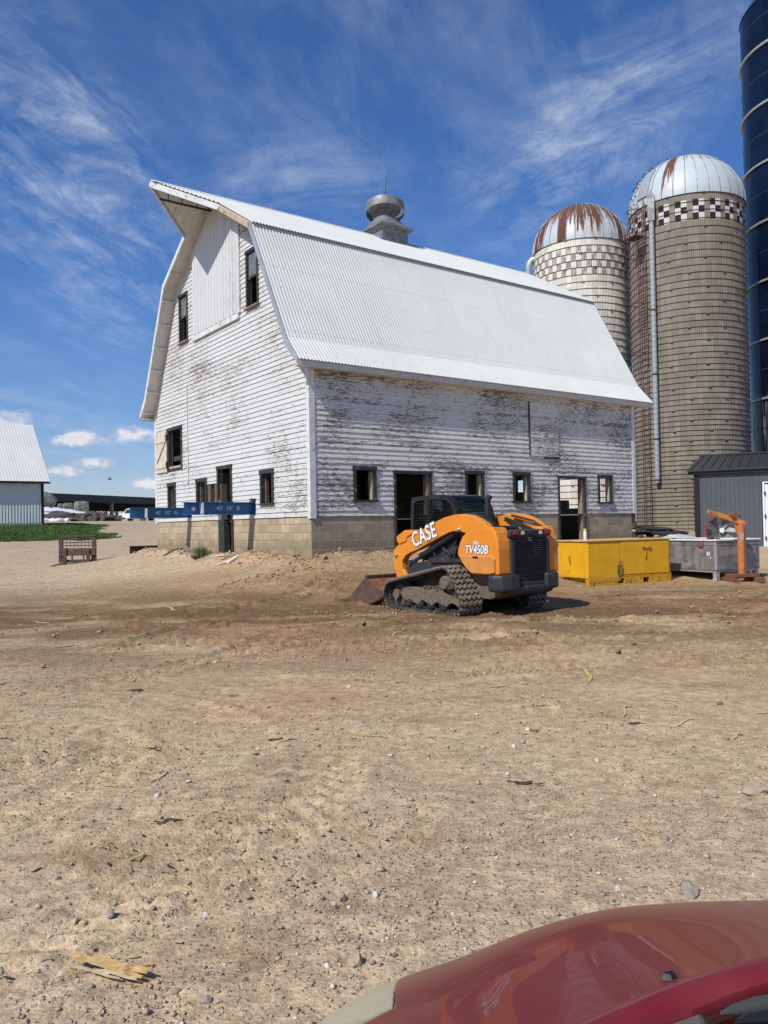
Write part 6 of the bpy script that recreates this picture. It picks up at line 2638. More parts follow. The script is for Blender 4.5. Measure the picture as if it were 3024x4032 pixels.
# ------------------------------------------------------------------ the far yard
def build_far():
    M = MAT
    M['barn_navy'] = m_plain('dark_navy_steel', (.010, .014, .022), .5, .1, var=.2, scale=.5)
    M['post'] = m_plain('weathered_post', (.30, .24, .18), .9, var=.2)
    M['bale_net'] = m_plain('green_net_wrap', (.115, .135, .105), .7, var=.35, scale=1.5, dirt=(.30, .33, .28), dirt_amt=.3, dirt_scale=2.5)
    M['bale_end'] = m_plain('straw_bale_end', (.42, .27, .11), .9, var=.3, scale=5)
    M['silage'] = m_plain('white_silage_plastic', (.72, .74, .76), .4, var=.08, scale=1)
    M['tyre'] = m_plain('old_tractor_tyre', (.05, .045, .04), .9, var=.3, scale=4, dirt=(.12, .10, .085), dirt_amt=.4)
    M['lumber'] = m_plain('weathered_lumber', (.11, .085, .065), .9, var=.4, scale=3)
    M['truck_white'] = m_plain('white_truck_paint', (.74, .75, .77), .3, var=.03)
    M['truck_grey'] = m_plain('grey_truck_paint', (.10, .11, .12), .35, .3, var=.1)
    M['truck_glass'] = m_plain('dark_truck_glass', (.02, .025, .03), .1, var=.1)
    M['bush'] = m_plain('rank_green_weeds', (.075, .125, .03), .8, var=.35, scale=2)
    # long open sided cattle barn
    A = atdepth((150, 1940), 111)
    B_ = atdepth((640, 1962), 139)
    d = (B_ - A)
    ang = math.atan2(d[1], d[0])
    F = Frame((A[0], A[1], 3.3), ang)
    root = thing('cattle_barn', F.o, ang, 'long low open sided cattle barn with a dark navy roof far behind the drive', 'barn')
    L = math.hypot(d[0], d[1]) + 30
    x0 = -14
    top = A[2] - 3.3
    fb = top - 1.15
    Wd = 14.0
    mb = MB()
    mb.prism([(-.4, fb + .03), (-.4, top), (Wd * .5, top + .15), (Wd + .4, top - .6), (Wd + .4, top - .75), (Wd * .5, top), (-.32, top - .15), (-.32, fb + .03)], 'x', x0, L)
    mb.build('roof', M['barn_navy'], root)
    mb = MB()
    fz = F.l(atdepth(Zc(C6, [(1100, 1052)])[0], 132))[2]
    mb.box(x0, L, Wd - .1, Wd, fz, top - .7)
    mb.build('back_wall', M['barn_navy'], root)
    mb = MB()
    mb.box(x0, L, Wd - .2, Wd + .05, -.4, .30)
    mb.build('feed_kerb', M['lumber'], root)
    x = x0 + 3
    while x < L:
        mb = MB()
        mb.box(x - .13, x + .13, Wd - .35, Wd - .1, -.3, fz + .2)
        mb.bar((x, Wd - .25, .9), (x - .9, Wd - .25, fz + .05), .15, .15)
        mb.build('rear_post', M['barn_navy'], root)
        x += 3.05
    px_ = F.ony(Zc(C6, [(1140, 1050)])[0], .2)[0]
    for x in (px_ - 18.0, px_, px_ + 18.0):
        mb = MB()
        mb.box(x - .22, x + .22, 0, .4, -1.5, fb + .2)
        mb.build('post', M['post'], root)
    # round bales on the plastic
    def bale(q0, q1, D, yaw, label, tilt=0.0):
        a, b = atdepth(Zc(C6, [q0])[0], D), atdepth(Zc(C6, [q1])[0], D)
        r = abs(a[2] - b[2]) / 2
        c = ((a[0] + b[0]) / 2, D, (a[2] + b[2]) / 2)
        ln = r * 1.15
        t = thing('round_bale', (c[0], c[1], c[2] - r), yaw, label, 'bale', 'round bales by the white plastic')
        mb = MB()
        Rm = Matrix.Translation((0, 0, r)) @ Matrix.Rotation(rad(90 + tilt), 4, 'Y')
        prof = [(r * (1 - .03 * abs(math.sin(k * 2.1)) - .16 * abs(k / 5 - 1) ** 4), -ln + 2 * ln * k / 10) for k in range(11)]
        mb.lathe(prof, 26, Rm)
        mb.build('net_wrap', M['bale_net'], t, angle=50)
        for s in (-1, 1):
            mb = MB()
            mb.lathe([(0, s * (ln + .05)), (r * .6, s * (ln + .03)), (r * .80, s * ln * .99)], 26, Rm)
            mb.build('straw_end', M['bale_end'] if not tilt else M['bale_net'], t)
    bale((740, 968), (925, 1082), 95, rad(24), 'nearest and largest of the round green bales on the white plastic')
    bale((645, 985), (750, 1058), 101, rad(24), 'middle one in the row of three round bales')
    bale((596, 992), (660, 1050), 105, rad(24), 'rearmost small round bale in the row of three')
    bale((425, 890), (560, 1018), 90, rad(15), 'round bale tilted up beside the white shed corner', 32)
    # white silage plastic: a long low heap
    pts = [(440, 1020), (520, 1035), (600, 1045), (740, 1065), (860, 1082), (960, 1095), (1040, 1118), (1010, 1122), (700, 1115), (440, 1100)]
    V = [atdepth(q, 91) for q in Zc(C6, pts)]
    xs0, xs1 = V[0][0] - 4, V[6][0]
    n, m = 40, 12
    T = sorted([(v[0], v[2]) for v in V[:7]])
    GV = []
    for j in range(m):
        for i in range(n):
            x = xs0 + (xs1 - xs0) * i / (n - 1)
            zt = np.interp(x, [p[0] for p in T], [p[1] for p in T])
            y = 89 + 10 * j / (m - 1)
            gb = H(x, y) - .15
            f = math.sin(math.pi * min(1, j / (m - 1) * 1.0)) ** .6
            z = gb + max(0, zt - gb + .0) * f + .12 * mnoise.noise(Vector((x * .6, y * .6, 0))) * f
            GV.append((x, y, z))
    o = grid_obj('silage_heap', GV, n, m, M['silage'])
    tag(o, 'long heap under white silage plastic behind the lumber', 'silage heap')
    # loose lumber stack
    rr = random.Random(3)
    t = None
    for k in range(34):
        u = rr.random()
        q = (445 + u * 640, 1105 + rr.random() * 60)
        D = 86 + rr.random() * 3
        p = atdepth(Zc(C6, [q])[0], D)
        gz = H(p[0], p[1])
        hz = gz + .1 + rr.random() * max(.1, 1.05 * (1 - u * .8))
        ln = 1.2 + rr.random() * 2.2
        a = rr.gauss(.1, .12)
        P1 = Vector((p[0] - math.cos(a) * ln, D - math.sin(a), hz))
        P2 = Vector((p[0] + math.cos(a) * ln, D + math.sin(a), hz + rr.gauss(0, .12)))
        if t is None:
            t = thing('lumber_pile', (p[0], D, gz), 0, 'low pile of grey weathered lumber before the white plastic', 'lumber pile')
            off = Vector((p[0], D, gz))
        mb = MB()
        mb.bar(P1 - off, P2 - off, .28, .10 + .1 * rr.random())
        mb.build('timber', M['lumber'], t)
    for q, lab in (((912, 1143), 'left one of two worn tyres standing by the lumber pile'), ((990, 1148), 'right one of two worn tyres standing by the lumber pile')):
        p = atdepth(Zc(C6, [q])[0], 85)
        mb = MB()
        ring = [(.50 + .20 * math.cos(a), .22 * math.sin(a)) for a in np.linspace(0, 2 * math.pi, 13)[:-1]]
        mb.lathe(ring, 32, Matrix.Rotation(rad(72), 4, 'X') @ Matrix.Rotation(rad(-14), 4, 'Y') @ Matrix.Diagonal((1.55, 1.2, 1, 1)), close=True)
        o = mb.build('tyre', M['tyre'], None, smooth=True, loc=(p[0], p[1], p[2]))
        tag(o, lab, 'tyre', 'worn tyres by the lumber pile')
    p = [atdepth(q, 84) for q in Zc(C6, [(446, 1165), (700, 1163)])]
    mb = MB()
    c = (Vector(p[0]) + Vector(p[1])) / 2
    pts = [Vector(p[0]) + (Vector(p[1]) - Vector(p[0])) * f - c + Vector((0, .3 * math.sin(f * 9), 0)) for f in np.linspace(0, 1, 14)]
    mb.tube(pts, [.22 + .06 * math.sin(k * 1.7) for k in range(14)], 10)
    o = mb.build('plastic_roll', M['silage'], None, smooth=True, loc=c)
    tag(o, 'long rolled strip of white plastic on the ground by the lumber', 'plastic roll')
    p = ground_hit(Zc(C6, [(1215, 1180)])[0])
    p = atdepth(Zc(C6, [(1215, 1172)])[0], 98)
    mb = MB()
    mb.blob((0, 0, 0), .7, 4, 2, .5, (1.1, .7, .4))
    o = mb.build('scrap_panel', M['silage'], None, loc=p)
    tag(o, 'white scrap lying on the drive near the pickup', 'scrap')
    # bush
    p = atdepth(Zc(C6, [(1115, 1150)])[0], 97)
    mb = MB()
    for k in range(700):
        a = rr.random() * 6.28
        r = rr.random() ** .6
        v = Vector((math.cos(a) * r * 1.9, math.sin(a) * r * 1.2, 1.25 * (1 - r * r) * rr.random() - .6))
        e = Vector((rr.gauss(0, 1), rr.gauss(0, 1), rr.gauss(0, 1))).normalized() * .16
        f = e.cross(Vector((rr.gauss(0, 1), rr.gauss(0, 1), 1))).normalized() * .09
        mb.add([v - e, v + f, v + e, v - f], [(0, 1, 2, 3)])
    o = mb.build('bush', M['bush'], None, loc=p)
    tag(o, 'low green bush before the open cattle barn', 'bush')
    # pickup truck, seen from its rear quarter
    D = 107
    a = atdepth(Zc(C6, [(1395, 1184)])[0], D)
    t = thing('pickup_truck', (a[0], a[1], a[2]), rad(158), 'white pickup truck with a dark bed parked behind the blue beam', 'pickup')
    # local x forward
    mb = MB()
    mb.prism([(-2.7, .55), (-2.7, 1.15), (-.55, 1.18), (-.5, .5)], 'y', -.98, .98)
    mb.build('bed', M['truck_grey'], t, bevel=.05)
    mb = MB()
    mb.prism([(-.5, .5), (-.5, 1.2), (-.35, 1.85), (.95, 1.88), (1.5, 1.2), (2.75, 1.05), (2.85, .5)], 'y', -.97, .97)
    cab = mb.build('cab', M['truck_white'], t, bevel=.06)
    mb = MB()
    for s in (-1, 1):
        mb.prism([(-.30, 1.25), (-.22, 1.75), (.85, 1.77), (1.25, 1.25)], 'y', s * .972, s * .985)
    mb.box(-.53, -.50, -.75, .75, 1.3, 1.72)
    mb.build('window', M['truck_glass'], cab)
    mb = MB()
    mb.box(-2.85, -2.70, -.98, .98, .5, .72)
    mb.build('bumper', M['truck_grey'], t, bevel=.03)
    for s in (-1, 1):
        mb = MB()
        mb.box(-2.72, -2.66, s * .86 - .08, s * .86 + .08, .78, 1.12)
        mb.build('tail_lamp', M['clear_lens'], t)
    for x in (-1.75, 1.75):
        for s in (-1, 1):
            mb = MB()
            mb.lathe([(0, -.13), (.34, -.13), (.40, -.08), (.40, .08), (.34, .13), (0, .13)], 22, Matrix.Translation((x, s * .86, .40)) @ Matrix.Rotation(rad(90), 4, 'X'))
            mb.build('wheel', M['tyre'], t, angle=40)
    mb = MB()
    mb.prism([(.95, .6), (.95, 1.2), (-.25, 1.2), (-.25, .6)], 'y', 1.0, 1.05)
    mb.build('door', M['truck_white'], t)
    # swallow
    p = atdepth(Zc(C6, [(1120, 744)])[0], 30)
    b = thing('swallow', p, rad(200), 'small dark swallow flying over the drive', 'bird')
    mb = MB()
    mb.lathe([(0, -.09), (.012, -.07), (.024, -.02), (.022, .03), (.016, .06), (.008, .08), (0, .085)], 12, Matrix.Rotation(rad(90), 4, 'Y'))
    for s in (-1, 1):
        mb.add([(.035, s * .01, .005), (-.01, s * .01, .005), (-.03, s * .10, .05), (-.075, s * .175, .075), (.015, s * .10, .055)], [(0, 1, 2, 4), (4, 2, 3)])
        mb.add([(-.07, 0, 0), (-.07, s * .012, 0), (-.17, s * .04, .0)], [(0, 1, 2)])
    mb.build('body', M['black_paint'], b, smooth=True)
# ------------------------------------------------------------------ grass, stones, litter on the yard
def in_poly(x, y, P):
    c = np.zeros(len(x), bool)
    n = len(P)
    for i in range(n):
        x0, y0 = P[i]
        x1, y1 = P[(i + 1) % n]
        m = ((y0 > y) != (y1 > y))
        xi = (x1 - x0) * (y - y0) / (y1 - y0 + 1e-12) + x0
        c ^= m & (x < xi)
    return c


def build_grass():
    t = NT('lawn_grass')
    n = t.noise(1.2, 5, .65)
    f = t.noise(9, 4, .65)
    c = t.mix(t.ramp(n, [(.35, 0), (.65, 1)]), (.045, .095, .018), (.085, .150, .034))
    c = t.mix(t.ramp(f, [(.55, 0), (.75, .5)]), c, (.10, .14, .035))
    t.out(c, .75)
    t.b.inputs['Specular IOR Level'].default_value = .2
    gm = t.m
    bot = [(-500, 1385), (0, 1378), (300, 1378), (600, 1368), (900, 1366), (1190, 1352)]
    P = [tuple(ground_hit(q)[:2]) for q in Zc(C6, bot)]
    tip = P[-1]
    SF = Frame((atdepth(Zc(C6, [(447, 1215)])[0], 53.0)), BANG)
    P += [tuple(ground_hit(Zc(C6, [(1090, 1318)])[0])[:2]), tuple(ground_hit(Zc(C6, [(960, 1290)])[0])[:2]),
          tuple(SF.w((4.2, 1.0, 0))[:2]), tuple(SF.w((3.0, 8.0, 0))[:2]), tuple(SF.w((-17, 12, 0))[:2])]
    P = np.array(P)
    lo, hi = P.min(0), P.max(0)
    # turf sheet just above the soil
    st = .45
    xs, ys = np.arange(lo[0], hi[0] + st, st), np.arange(lo[1], hi[1] + st, st)
    gx, gy = np.meshgrid(xs, ys)
    ok = in_poly(gx.ravel(), gy.ravel(), [tuple(p) for p in P])
    gz = ground_z(gx.ravel(), gy.ravel()) + .03
    mb = MB()
    nx, ny = len(xs), len(ys)
    mb.v = [tuple(v) for v in np.c_[gx.ravel(), gy.ravel(), gz]]
    for j in range(ny - 1):
        for i in range(nx - 1):
            a = j * nx + i
            q = (a, a + 1, a + nx + 1, a + nx)
            if sum(ok[k] for k in q) >= 3:
                mb.f.append(q)
                mb.mi.append(0)
    o = mb.build('lawn', gm, None, smooth=True)
    tag(o, kind='structure')
    N = 42000
    x = rng.uniform(lo[0], hi[0], N * 2)
    y = lo[1] + (hi[1] - lo[1]) * rng.random(N * 2) ** 1.5
    rag = fbm(x, y, .8, 15, 3) * 2.2
    ok = in_poly(x + rag * .8, y + rag, [tuple(p) for p in P])
    x, y = x[ok][:N], y[ok][:N]
    z = ground_z(x, y)
    n = len(x)
    h = rng.uniform(.05, .15, n)
    a = rng.uniform(0, 6.28, n)
    w = .035
    lx, ly = rng.normal(0, .07, n), rng.normal(0, .07, n)
    V = np.empty((n, 3, 3))
    V[:, 0] = np.c_[x - w * np.cos(a), y - w * np.sin(a), z - .02]
    V[:, 1] = np.c_[x + w * np.cos(a), y + w * np.sin(a), z - .02]
    V[:, 2] = np.c_[x + lx, y + ly, z + h]
    me = bpy.data.meshes.new('grass')
    me.vertices.add(n * 3)
    me.vertices.foreach_set('co', V.astype(np.float32).ravel())
    me.loops.add(n * 3)
    me.loops.foreach_set('vertex_index', np.arange(n * 3, dtype=np.int32))
    me.polygons.add(n)
    me.polygons.foreach_set('loop_start', np.arange(n, dtype=np.int32) * 3)
    me.polygons.foreach_set('loop_total', np.full(n, 3, np.int32))
    me.materials.append(gm)
    me.update(calc_edges=True)
    o = link(bpy.data.objects.new('grass', me))
    tag(o, 'green grass on the bank before the white shed', 'grass', kind='stuff')


_OCT_V = np.array([(1, 0, 0), (-1, 0, 0), (0, 1, 0), (0, -1, 0), (0, 0, 1), (0, 0, -1), (.62, .62, .45), (-.62, .62, .45), (-.62, -.62, .45), (.62, -.62, .45)], float)
_OCT_F = [(0, 6, 4), (6, 2, 4), (2, 7, 4), (7, 1, 4), (1, 8, 4), (8, 3, 4), (3, 9, 4), (9, 0, 4), (0, 2, 6), (2, 1, 7), (1, 3, 8), (3, 0, 9), (0, 5, 2), (2, 5, 1), (1, 5, 3), (3, 5, 0)]


def scatter_stones(name, x, y, r, mats, probs, sink=.25, flat=.7):
    n = len(x)
    z = ground_z(x, y)
    a = rng.uniform(0, 6.28, n)
    nv = len(_OCT_V)
    jit = rng.uniform(.65, 1.25, (n, nv, 1))
    sc = np.c_[rng.uniform(.8, 1.4, n), rng.uniform(.7, 1.1, n), rng.uniform(.45, .95, n) * flat / .7]
    V = _OCT_V[None] * jit * sc[:, None, :] * r[:, None, None]
    c, s = np.cos(a)[:, None], np.sin(a)[:, None]
    X = V[..., 0] * c - V[..., 1] * s + x[:, None]
    Y = V[..., 0] * s + V[..., 1] * c + y[:, None]
    Z = V[..., 2] + (z + r * (sc[:, 2] - sink * 2 * sc[:, 2]))[:, None]
    F_ = np.array(_OCT_F, np.int32)[None] + (np.arange(n, dtype=np.int32) * nv)[:, None, None]
    me = bpy.data.meshes.new(name)
    me.vertices.add(n * nv)
    me.vertices.foreach_set('co', np.stack([X, Y, Z], -1).astype(np.float32).ravel())
    nf = n * len(_OCT_F)
    me.loops.add(nf * 3)
    me.loops.foreach_set('vertex_index', F_.ravel())
    me.polygons.add(nf)
    me.polygons.foreach_set('loop_start', np.arange(nf, dtype=np.int32) * 3)
    me.polygons.foreach_set('loop_total', np.full(nf, 3, np.int32))
    for m in mats:
        me.materials.append(m)
    me.polygons.foreach_set('material_index', np.repeat(rng.choice(len(mats), n, p=probs), len(_OCT_F)).astype(np.int32))
    me.update(calc_edges=True)
    return link(bpy.data.objects.new(name, me))


def build_gravel():
    M = MAT
    N = 75000
    y = 1.45 + 9.5 * rng.random(N) ** 1.7
    x = rng.uniform(-1, 1, N) * (.56 * y + .35)
    keep = (fbm(x, y, .8, 77, 3) + .22 - .10 * np.clip(x, -3, 3) / 3) > rng.random(N) * .42 - .02
    x, y = x[keep], y[keep]
    r = np.exp(rng.normal(math.log(.0034), .50, len(x))) * (1 + .06 * y)
    r = np.clip(r, .0018, .018)
    o = scatter_stones('gravel', x, y, r, [M['stone_grey'], M['stone_tan'], M['stone_white'], M['stone_dark']], [.28, .62, .05, .05])
    tag(o, 'fine gravel strewn over the dirt yard', 'gravel', kind='stuff')
    # clods of turned earth round the loader and along the block walls
    N = 6000
    x = rng.normal(2.0, 4.2, N)
    y = rng.normal(12.8, 2.2, N)
    keep = (y > 8.6) & (np.abs(x) < 9) & (fbm(x, y, .6, 44, 3) + .12 > rng.random(N) * .3)
    x, y = x[keep], y[keep]
    t = rng.uniform(0, 1, 2600)
    u = rng.uniform(-.2, 1.02, 2600)
    d = np.abs(rng.normal(.10, .42, 2600)) + .02
    side = rng.random(2600) < .55
    bx = np.where(side, u * 12.2, -d)
    by = np.where(side, -d, u * 10.2)
    x = np.r_[x, BAR.o[0] + BAR.ex[0] * bx + BAR.ey[0] * by]
    y = np.r_[y, BAR.o[1] + BAR.ex[1] * bx + BAR.ey[1] * by]
    r = np.exp(rng.normal(math.log(.011), .55, len(x)))
    r[-2600:] *= 1.25
    r = np.clip(r, .005, .075)
    o = scatter_stones('soil_clods', x, y, r, [M['clod'], M['clod_light']], [.55, .45], .22, .75)
    tag(o, 'clods of turned earth round the loader and barn', 'soil clods', kind='stuff')


def build_stones():
    M = MAT
    CA, CB, CC = (0, 3400, 1000, 4032), (1200, 3500, 1900, 4032), (2200, 3500, 3024, 4032)
    big = [(CB, (462, 770), 66, 'stone_tan', (.9, .8, 1.0), 'large pointed tan stone left of the yellowed headlight'),
           (CC, (1035, 22), 84, 'stone_grey', (1.1, .7, .5), 'large flat grey stone just beyond the red hood'),
           (CA, (1348, 928), 34, 'stone_grey', (1, .8, .6), 'rounded grey stone in front, between the straw stalk and the headlight'),
           (CA, (1140, 875), 36, 'stone_tan', (1.1, .7, .4), 'flat pale stone to the right of the broken straw stalk'),
           (CA, (722, 378), 28, 'stone_grey', (1, .8, .9), 'angular grey stone standing on the dirt above the straw stalk'),
           (CA, (546, 400), 22, 'stone_tan', (1, .8, .9), 'pinkish stone beside the angular grey one'),
           (CA, (1344, 388), 25, 'stone_white', (1, .7, .8), 'bright white oval stone casting a short shadow'),
           (CB, (662, 128), 36, 'stone_white', (.8, .8, 1), 'white upright stone near a grey lump, up the slope from the hood'),
           (CB, (365, 168), 34, 'stone_dark', (1.1, .7, .7), 'purplish stone left of the white upright one'),
           (CB, (210, 786), 26, 'stone_white', (1.1, .7, .7), 'small white stone left of the large pointed stone'),
           ((0, 0, 3024, 4032), (1637 * 1, 1703), 26, 'stone_tan', (1.2, .8, .4), 'flat brown stone at the right edge of the yard')]
    for k, (bx, q, rpx, mat, sq, lab) in enumerate(big):
        P0 = Zc(bx, [q])[0]
        P = ground_hit(P0)
        sc = (bx[2] - bx[0]) / 1659
        r = rpx * sc / F_PX * np.linalg.norm(P - CAMP)
        mb = MB()
        mb.blob((0, 0, 0), r, k + 3, 2, .55, sq)
        o = mb.build('stone', M[mat], None, angle=28, loc=(P[0], P[1], GZ(P[0], P[1]) + r * sq[2] * .4), rot=(0, 0, k * 1.3))
        tag(o, lab, 'stone', 'larger stones lying in the yard')
    small = [(CA, (370, 132), 15), (CA, (422, 573), 14), (CA, (400, 724), 18), (CA, (1355, 772), 15), (CA, (955, 262), 18), (CA, (1580, 130), 16), (CA, (1180, 355), 12), (CA, (660, 1012), 22),
             (CA, (325, 508), 14), (CA, (1600, 800), 15), (CB, (330, 92), 26), (CB, (415, 226), 20), (CB, (675, 296), 28), (CB, (835, 205), 24), (CB, (275, 195), 24), (CB, (840, 690), 22),
             (CB, (1335, 620), 18), (CB, (1385, 288), 18), (CB, (795, 602), 18), (CC, (735, 45), 30), (CC, (470, 20), 26), (CC, (180, 97), 10), (CC, (1260, 18), 28)]
    D0 = (0, 0, 3024, 4032)
    for d in ((1110, 1612), (1322, 1612), (1142, 1608), (755, 1478), (718, 1505), (980, 1628), (1140, 1575), (1190, 1632), (520, 1290 + 390), (1290, 1640), (1555, 1518), (930, 1760), (340, 1535 + 190), (1120, 1560)):
        small.append((D0, d, 6))
    protos = []
    for k, (bx, q, rpx) in enumerate(small):
        P = ground_hit(Zc(bx, [q])[0])
        r = rpx * (bx[2] - bx[0]) / 1659 / F_PX * np.linalg.norm(P - CAMP)
        i = k % 6
        if len(protos) < 6:
            mb = MB()
            mb.blob((0, 0, 0), 1.0, k + 40, 2, .5, (1.1, .8, .65))
            o = mb.build('stone', M[['stone_grey', 'stone_tan', 'stone_white', 'stone_dark', 'stone_tan', 'stone_white'][i]], None, angle=28)
            protos.append(o)
        else:
            o = protos[i].copy()
            COL.objects.link(o)
        o.location = (P[0], P[1], GZ(P[0], P[1]) + r * .3)
        o.scale = (r, r, r)
        o.rotation_euler = (0, 0, k * 2.1)
        tag(o, 'small stone lying loose on the dirt yard', 'stone', 'small stones lying in the yard')


def strip(mb, pts, w, rr, th=.004):
    """a flat bent strip along pts"""
    n = len(pts)
    V = []
    for i, p in enumerate(pts):
        d = (pts[min(i + 1, n - 1)] - pts[max(i - 1, 0)]).normalized()
        s = d.cross(Vector((0, 0, 1))).normalized() * w * (1 if 0 < i < n - 1 else .55) / 2
        V += [p - s, p + s, p + s + Vector((0, 0, th)), p - s + Vector((0, 0, th))]
    F_ = []
    for i in range(n - 1):
        for a in range(4):
            F_.append((i * 4 + a, i * 4 + (a + 1) % 4, i * 4 + 4 + (a + 1) % 4, i * 4 + 4 + a))
    F_ += [(0, 1, 2, 3), ((n - 1) * 4 + 3, (n - 1) * 4 + 2, (n - 1) * 4 + 1, (n - 1) * 4)]
    mb.add(V, F_)


def build_litter():
    M = MAT
    rr = random.Random(9)
    CA = (0, 3400, 1000, 4032)
    D0 = (0, 0, 3024, 4032)
    # flattened corn stalk
    a, b = [ground_hit(q) for q in Zc(CA, [(462, 712), (965, 815)])]
    c = (a + b) / 2
    zc = GZ(c[0], c[1]) + .010
    t = thing('corn_stalk', (c[0], c[1], zc), 0, 'broken flattened corn stalk with splintered golden ends lying in the front left', 'corn stalk')
    ax = Vector((b[0] - a[0], b[1] - a[1], 0))
    sd = Vector((-ax.y, ax.x, 0)).normalized()
    ln = ax.length
    ax.normalize()
    for k, (o_, f0, f1, w, dz, m) in enumerate(((.014, -.5, -.27, .050, .010, 'stalk'), (.010, -.28, .12, .058, .014, 'stalk'), (.000, .05, .50, .022, .016, 'stalk'), (.022, .08, .48, .016, .010, 'straw'),
                                               (-.020, .0, .48, .020, .006, 'stalk'), (-.038, -.12, .44, .014, .004, 'straw'), (-.045, -.38, .10, .012, .003, 'straw'),
                                               (-.055, -.1, .25, .008, .002, 'straw'), (.012, .2, .53, .012, .020, 'stalk'))):
        pts = [ax * (ln * (f0 + (f1 - f0) * s / 5)) + sd * (o_ * .8 + .0025 * math.sin(s * 1.4 + k)) + Vector((0, 0, dz * .55 + .002 * math.sin(s))) for s in range(6)]
        mb = MB()
        strip(mb, pts, w * .8, rr, .004)
        mb.build('stalk_strip', M[m], t)
    # single straws
    straws = [(CA, (235, 62), 80, 25), (CA, (300, 660), 100, 8), (CA, (665, 600), 95, -10), (CA, (660, 650), 150, -15), (CA, (880, 520), 130, 28), (CA, (875, 678), 80, 6), (CA, (970, 718), 60, -8),
              (CA, (472, 640), 60, 88), (CA, (1165, 575), 55, -5), (CA, (890, 22), 110, 22), (CA, (865, 885), 40, -25), (CA, (1260, 215), 130, 3), (CA, (480, 752), 35, -30), (CA, (495, 400), 45, 25), (CA, (985, 470), 40, -60)]
    for d, L, an in (((240, 1700), 30, -8), ((330, 1672), 62, 5), ((345, 1680), 44, 30), ((800, 1588), 70, -4), ((1440, 1508), 45, -12), ((1075, 1482), 46, 3), ((1160, 1525), 36, 4), ((1480, 1560), 34, 25),
                     ((1650, 1540), 30, 10), ((1385, 1795), 50, -25), ((620, 1600), 40, 10), ((205, 1312), 40, 6), ((235, 1400), 50, -5), ((370, 1315), 26, -20), ((680, 1383), 34, 3), ((960, 1445), 48, -6),
                     ((1010, 1452), 60, -8), ((1350, 1535), 26, 60), ((1270, 1460), 28, -50), ((860, 1368), 30, 20), ((470, 1430), 26, 12), ((140, 1395), 40, 5), ((90, 1345), 30, -10), ((1590, 1590), 20, 40)):
        straws.append((D0, d, L, an))
    for k, (bx, q, L, an) in enumerate(straws):
        sc = (bx[2] - bx[0]) / 1659
        p0 = Zc(bx, [q])[0]
        dx, dy = math.cos(rad(an)) * L * sc / 2, -math.sin(rad(an)) * L * sc / 2
        A, B_ = ground_hit((p0[0] - dx, p0[1] - dy)), ground_hit((p0[0] + dx, p0[1] + dy))
        if np.linalg.norm(A - B_) > 1.2:
            continue
        n = 6
        ctr = Vector((A + B_) / 2)
        pts = []
        for s in range(n):
            P = A + (B_ - A) * s / (n - 1)
            bend = .05 * math.sin(s * 1.2 + k)
            v = Vector((P[0] + bend * (B_[1] - A[1]), P[1] - bend * (B_[0] - A[0]), 0))
            v.z = GZ(v.x, v.y) + .006
            pts.append(v)
        ctr.z = pts[2].z
        mb = MB()
        strip(mb, [p - ctr for p in pts], max(.006, .0022 * np.linalg.norm(ctr)) * (1 + rr.random()), rr)
        o = mb.build('straw', M['straw' if k % 3 else 'stalk'], None, loc=ctr)
        tag(o, 'thin dry straw lying loose on the dirt yard', 'straw', 'straws scattered over the yard')
    # dark rotten chunks
    chunks = [((597, 1597), 34, 'dark rotten bark chunk, largest one left of centre in the yard'), ((553, 1629), 18, 'small dark clump just below the largest bark chunk'),
              ((1130, 1690), 40, 'dark flat bark scrap among pale stones right of centre'), ((1368, 1560), 26, 'thin dark stick lying on the right of the yard'),
              ((770, 1467), 14, 'dark crumb of bark in the middle of the yard'), ((1155, 1578), 16, 'dark bark flake right of centre'), ((400, 1612), 14, 'dark bark flake left of the largest chunk'),
              ((330, 1622), 16, 'dark curled bark flake at the left'), ((10, 1598), 16, 'dark lump at the left edge of the yard'), ((300, 1493), 26, 'dark bark litter up the drive on the left'),
              ((500, 1500), 18, 'dark bark litter beside pale stones in mid yard'), ((370, 1785), 40, 'dark torn clod strip in the left foreground'), ((860, 1472), 12, 'dark bark crumb by a straw in mid yard')]
    for k, (d, w, lab) in enumerate(chunks):
        p0 = Zc(D0, [d])[0]
        P = ground_hit(p0)
        wr = .72 * w * 1.82 / F_PX * np.linalg.norm(P - CAMP)
        zc = GZ(P[0], P[1])
        mb = MB()
        mb.blob((0, 0, .02 * wr), wr * .42, k, 1, .6, (1.5, .6, .22))
        for j in range(7):
            c = Vector((rr.gauss(0, .38) * wr, rr.gauss(0, .22) * wr, rr.random() * .08 * wr))
            if j % 2:
                mb.blob(c, wr * (.12 + .12 * rr.random()), j + k * 7, 1, .7, (1.4, .8, .55))
            else:
                an = rr.gauss(0, .5)
                e = Vector((math.cos(an), math.sin(an), rr.gauss(0, .1))) * wr * (.25 + .3 * rr.random())
                mb.bar(c - e, c + e, wr * .10, wr * .06)
        o = mb.build('bark_chunk', M['sticks'], None, loc=(P[0], P[1], zc + .03 * wr))
        tag(o, lab, 'bark')


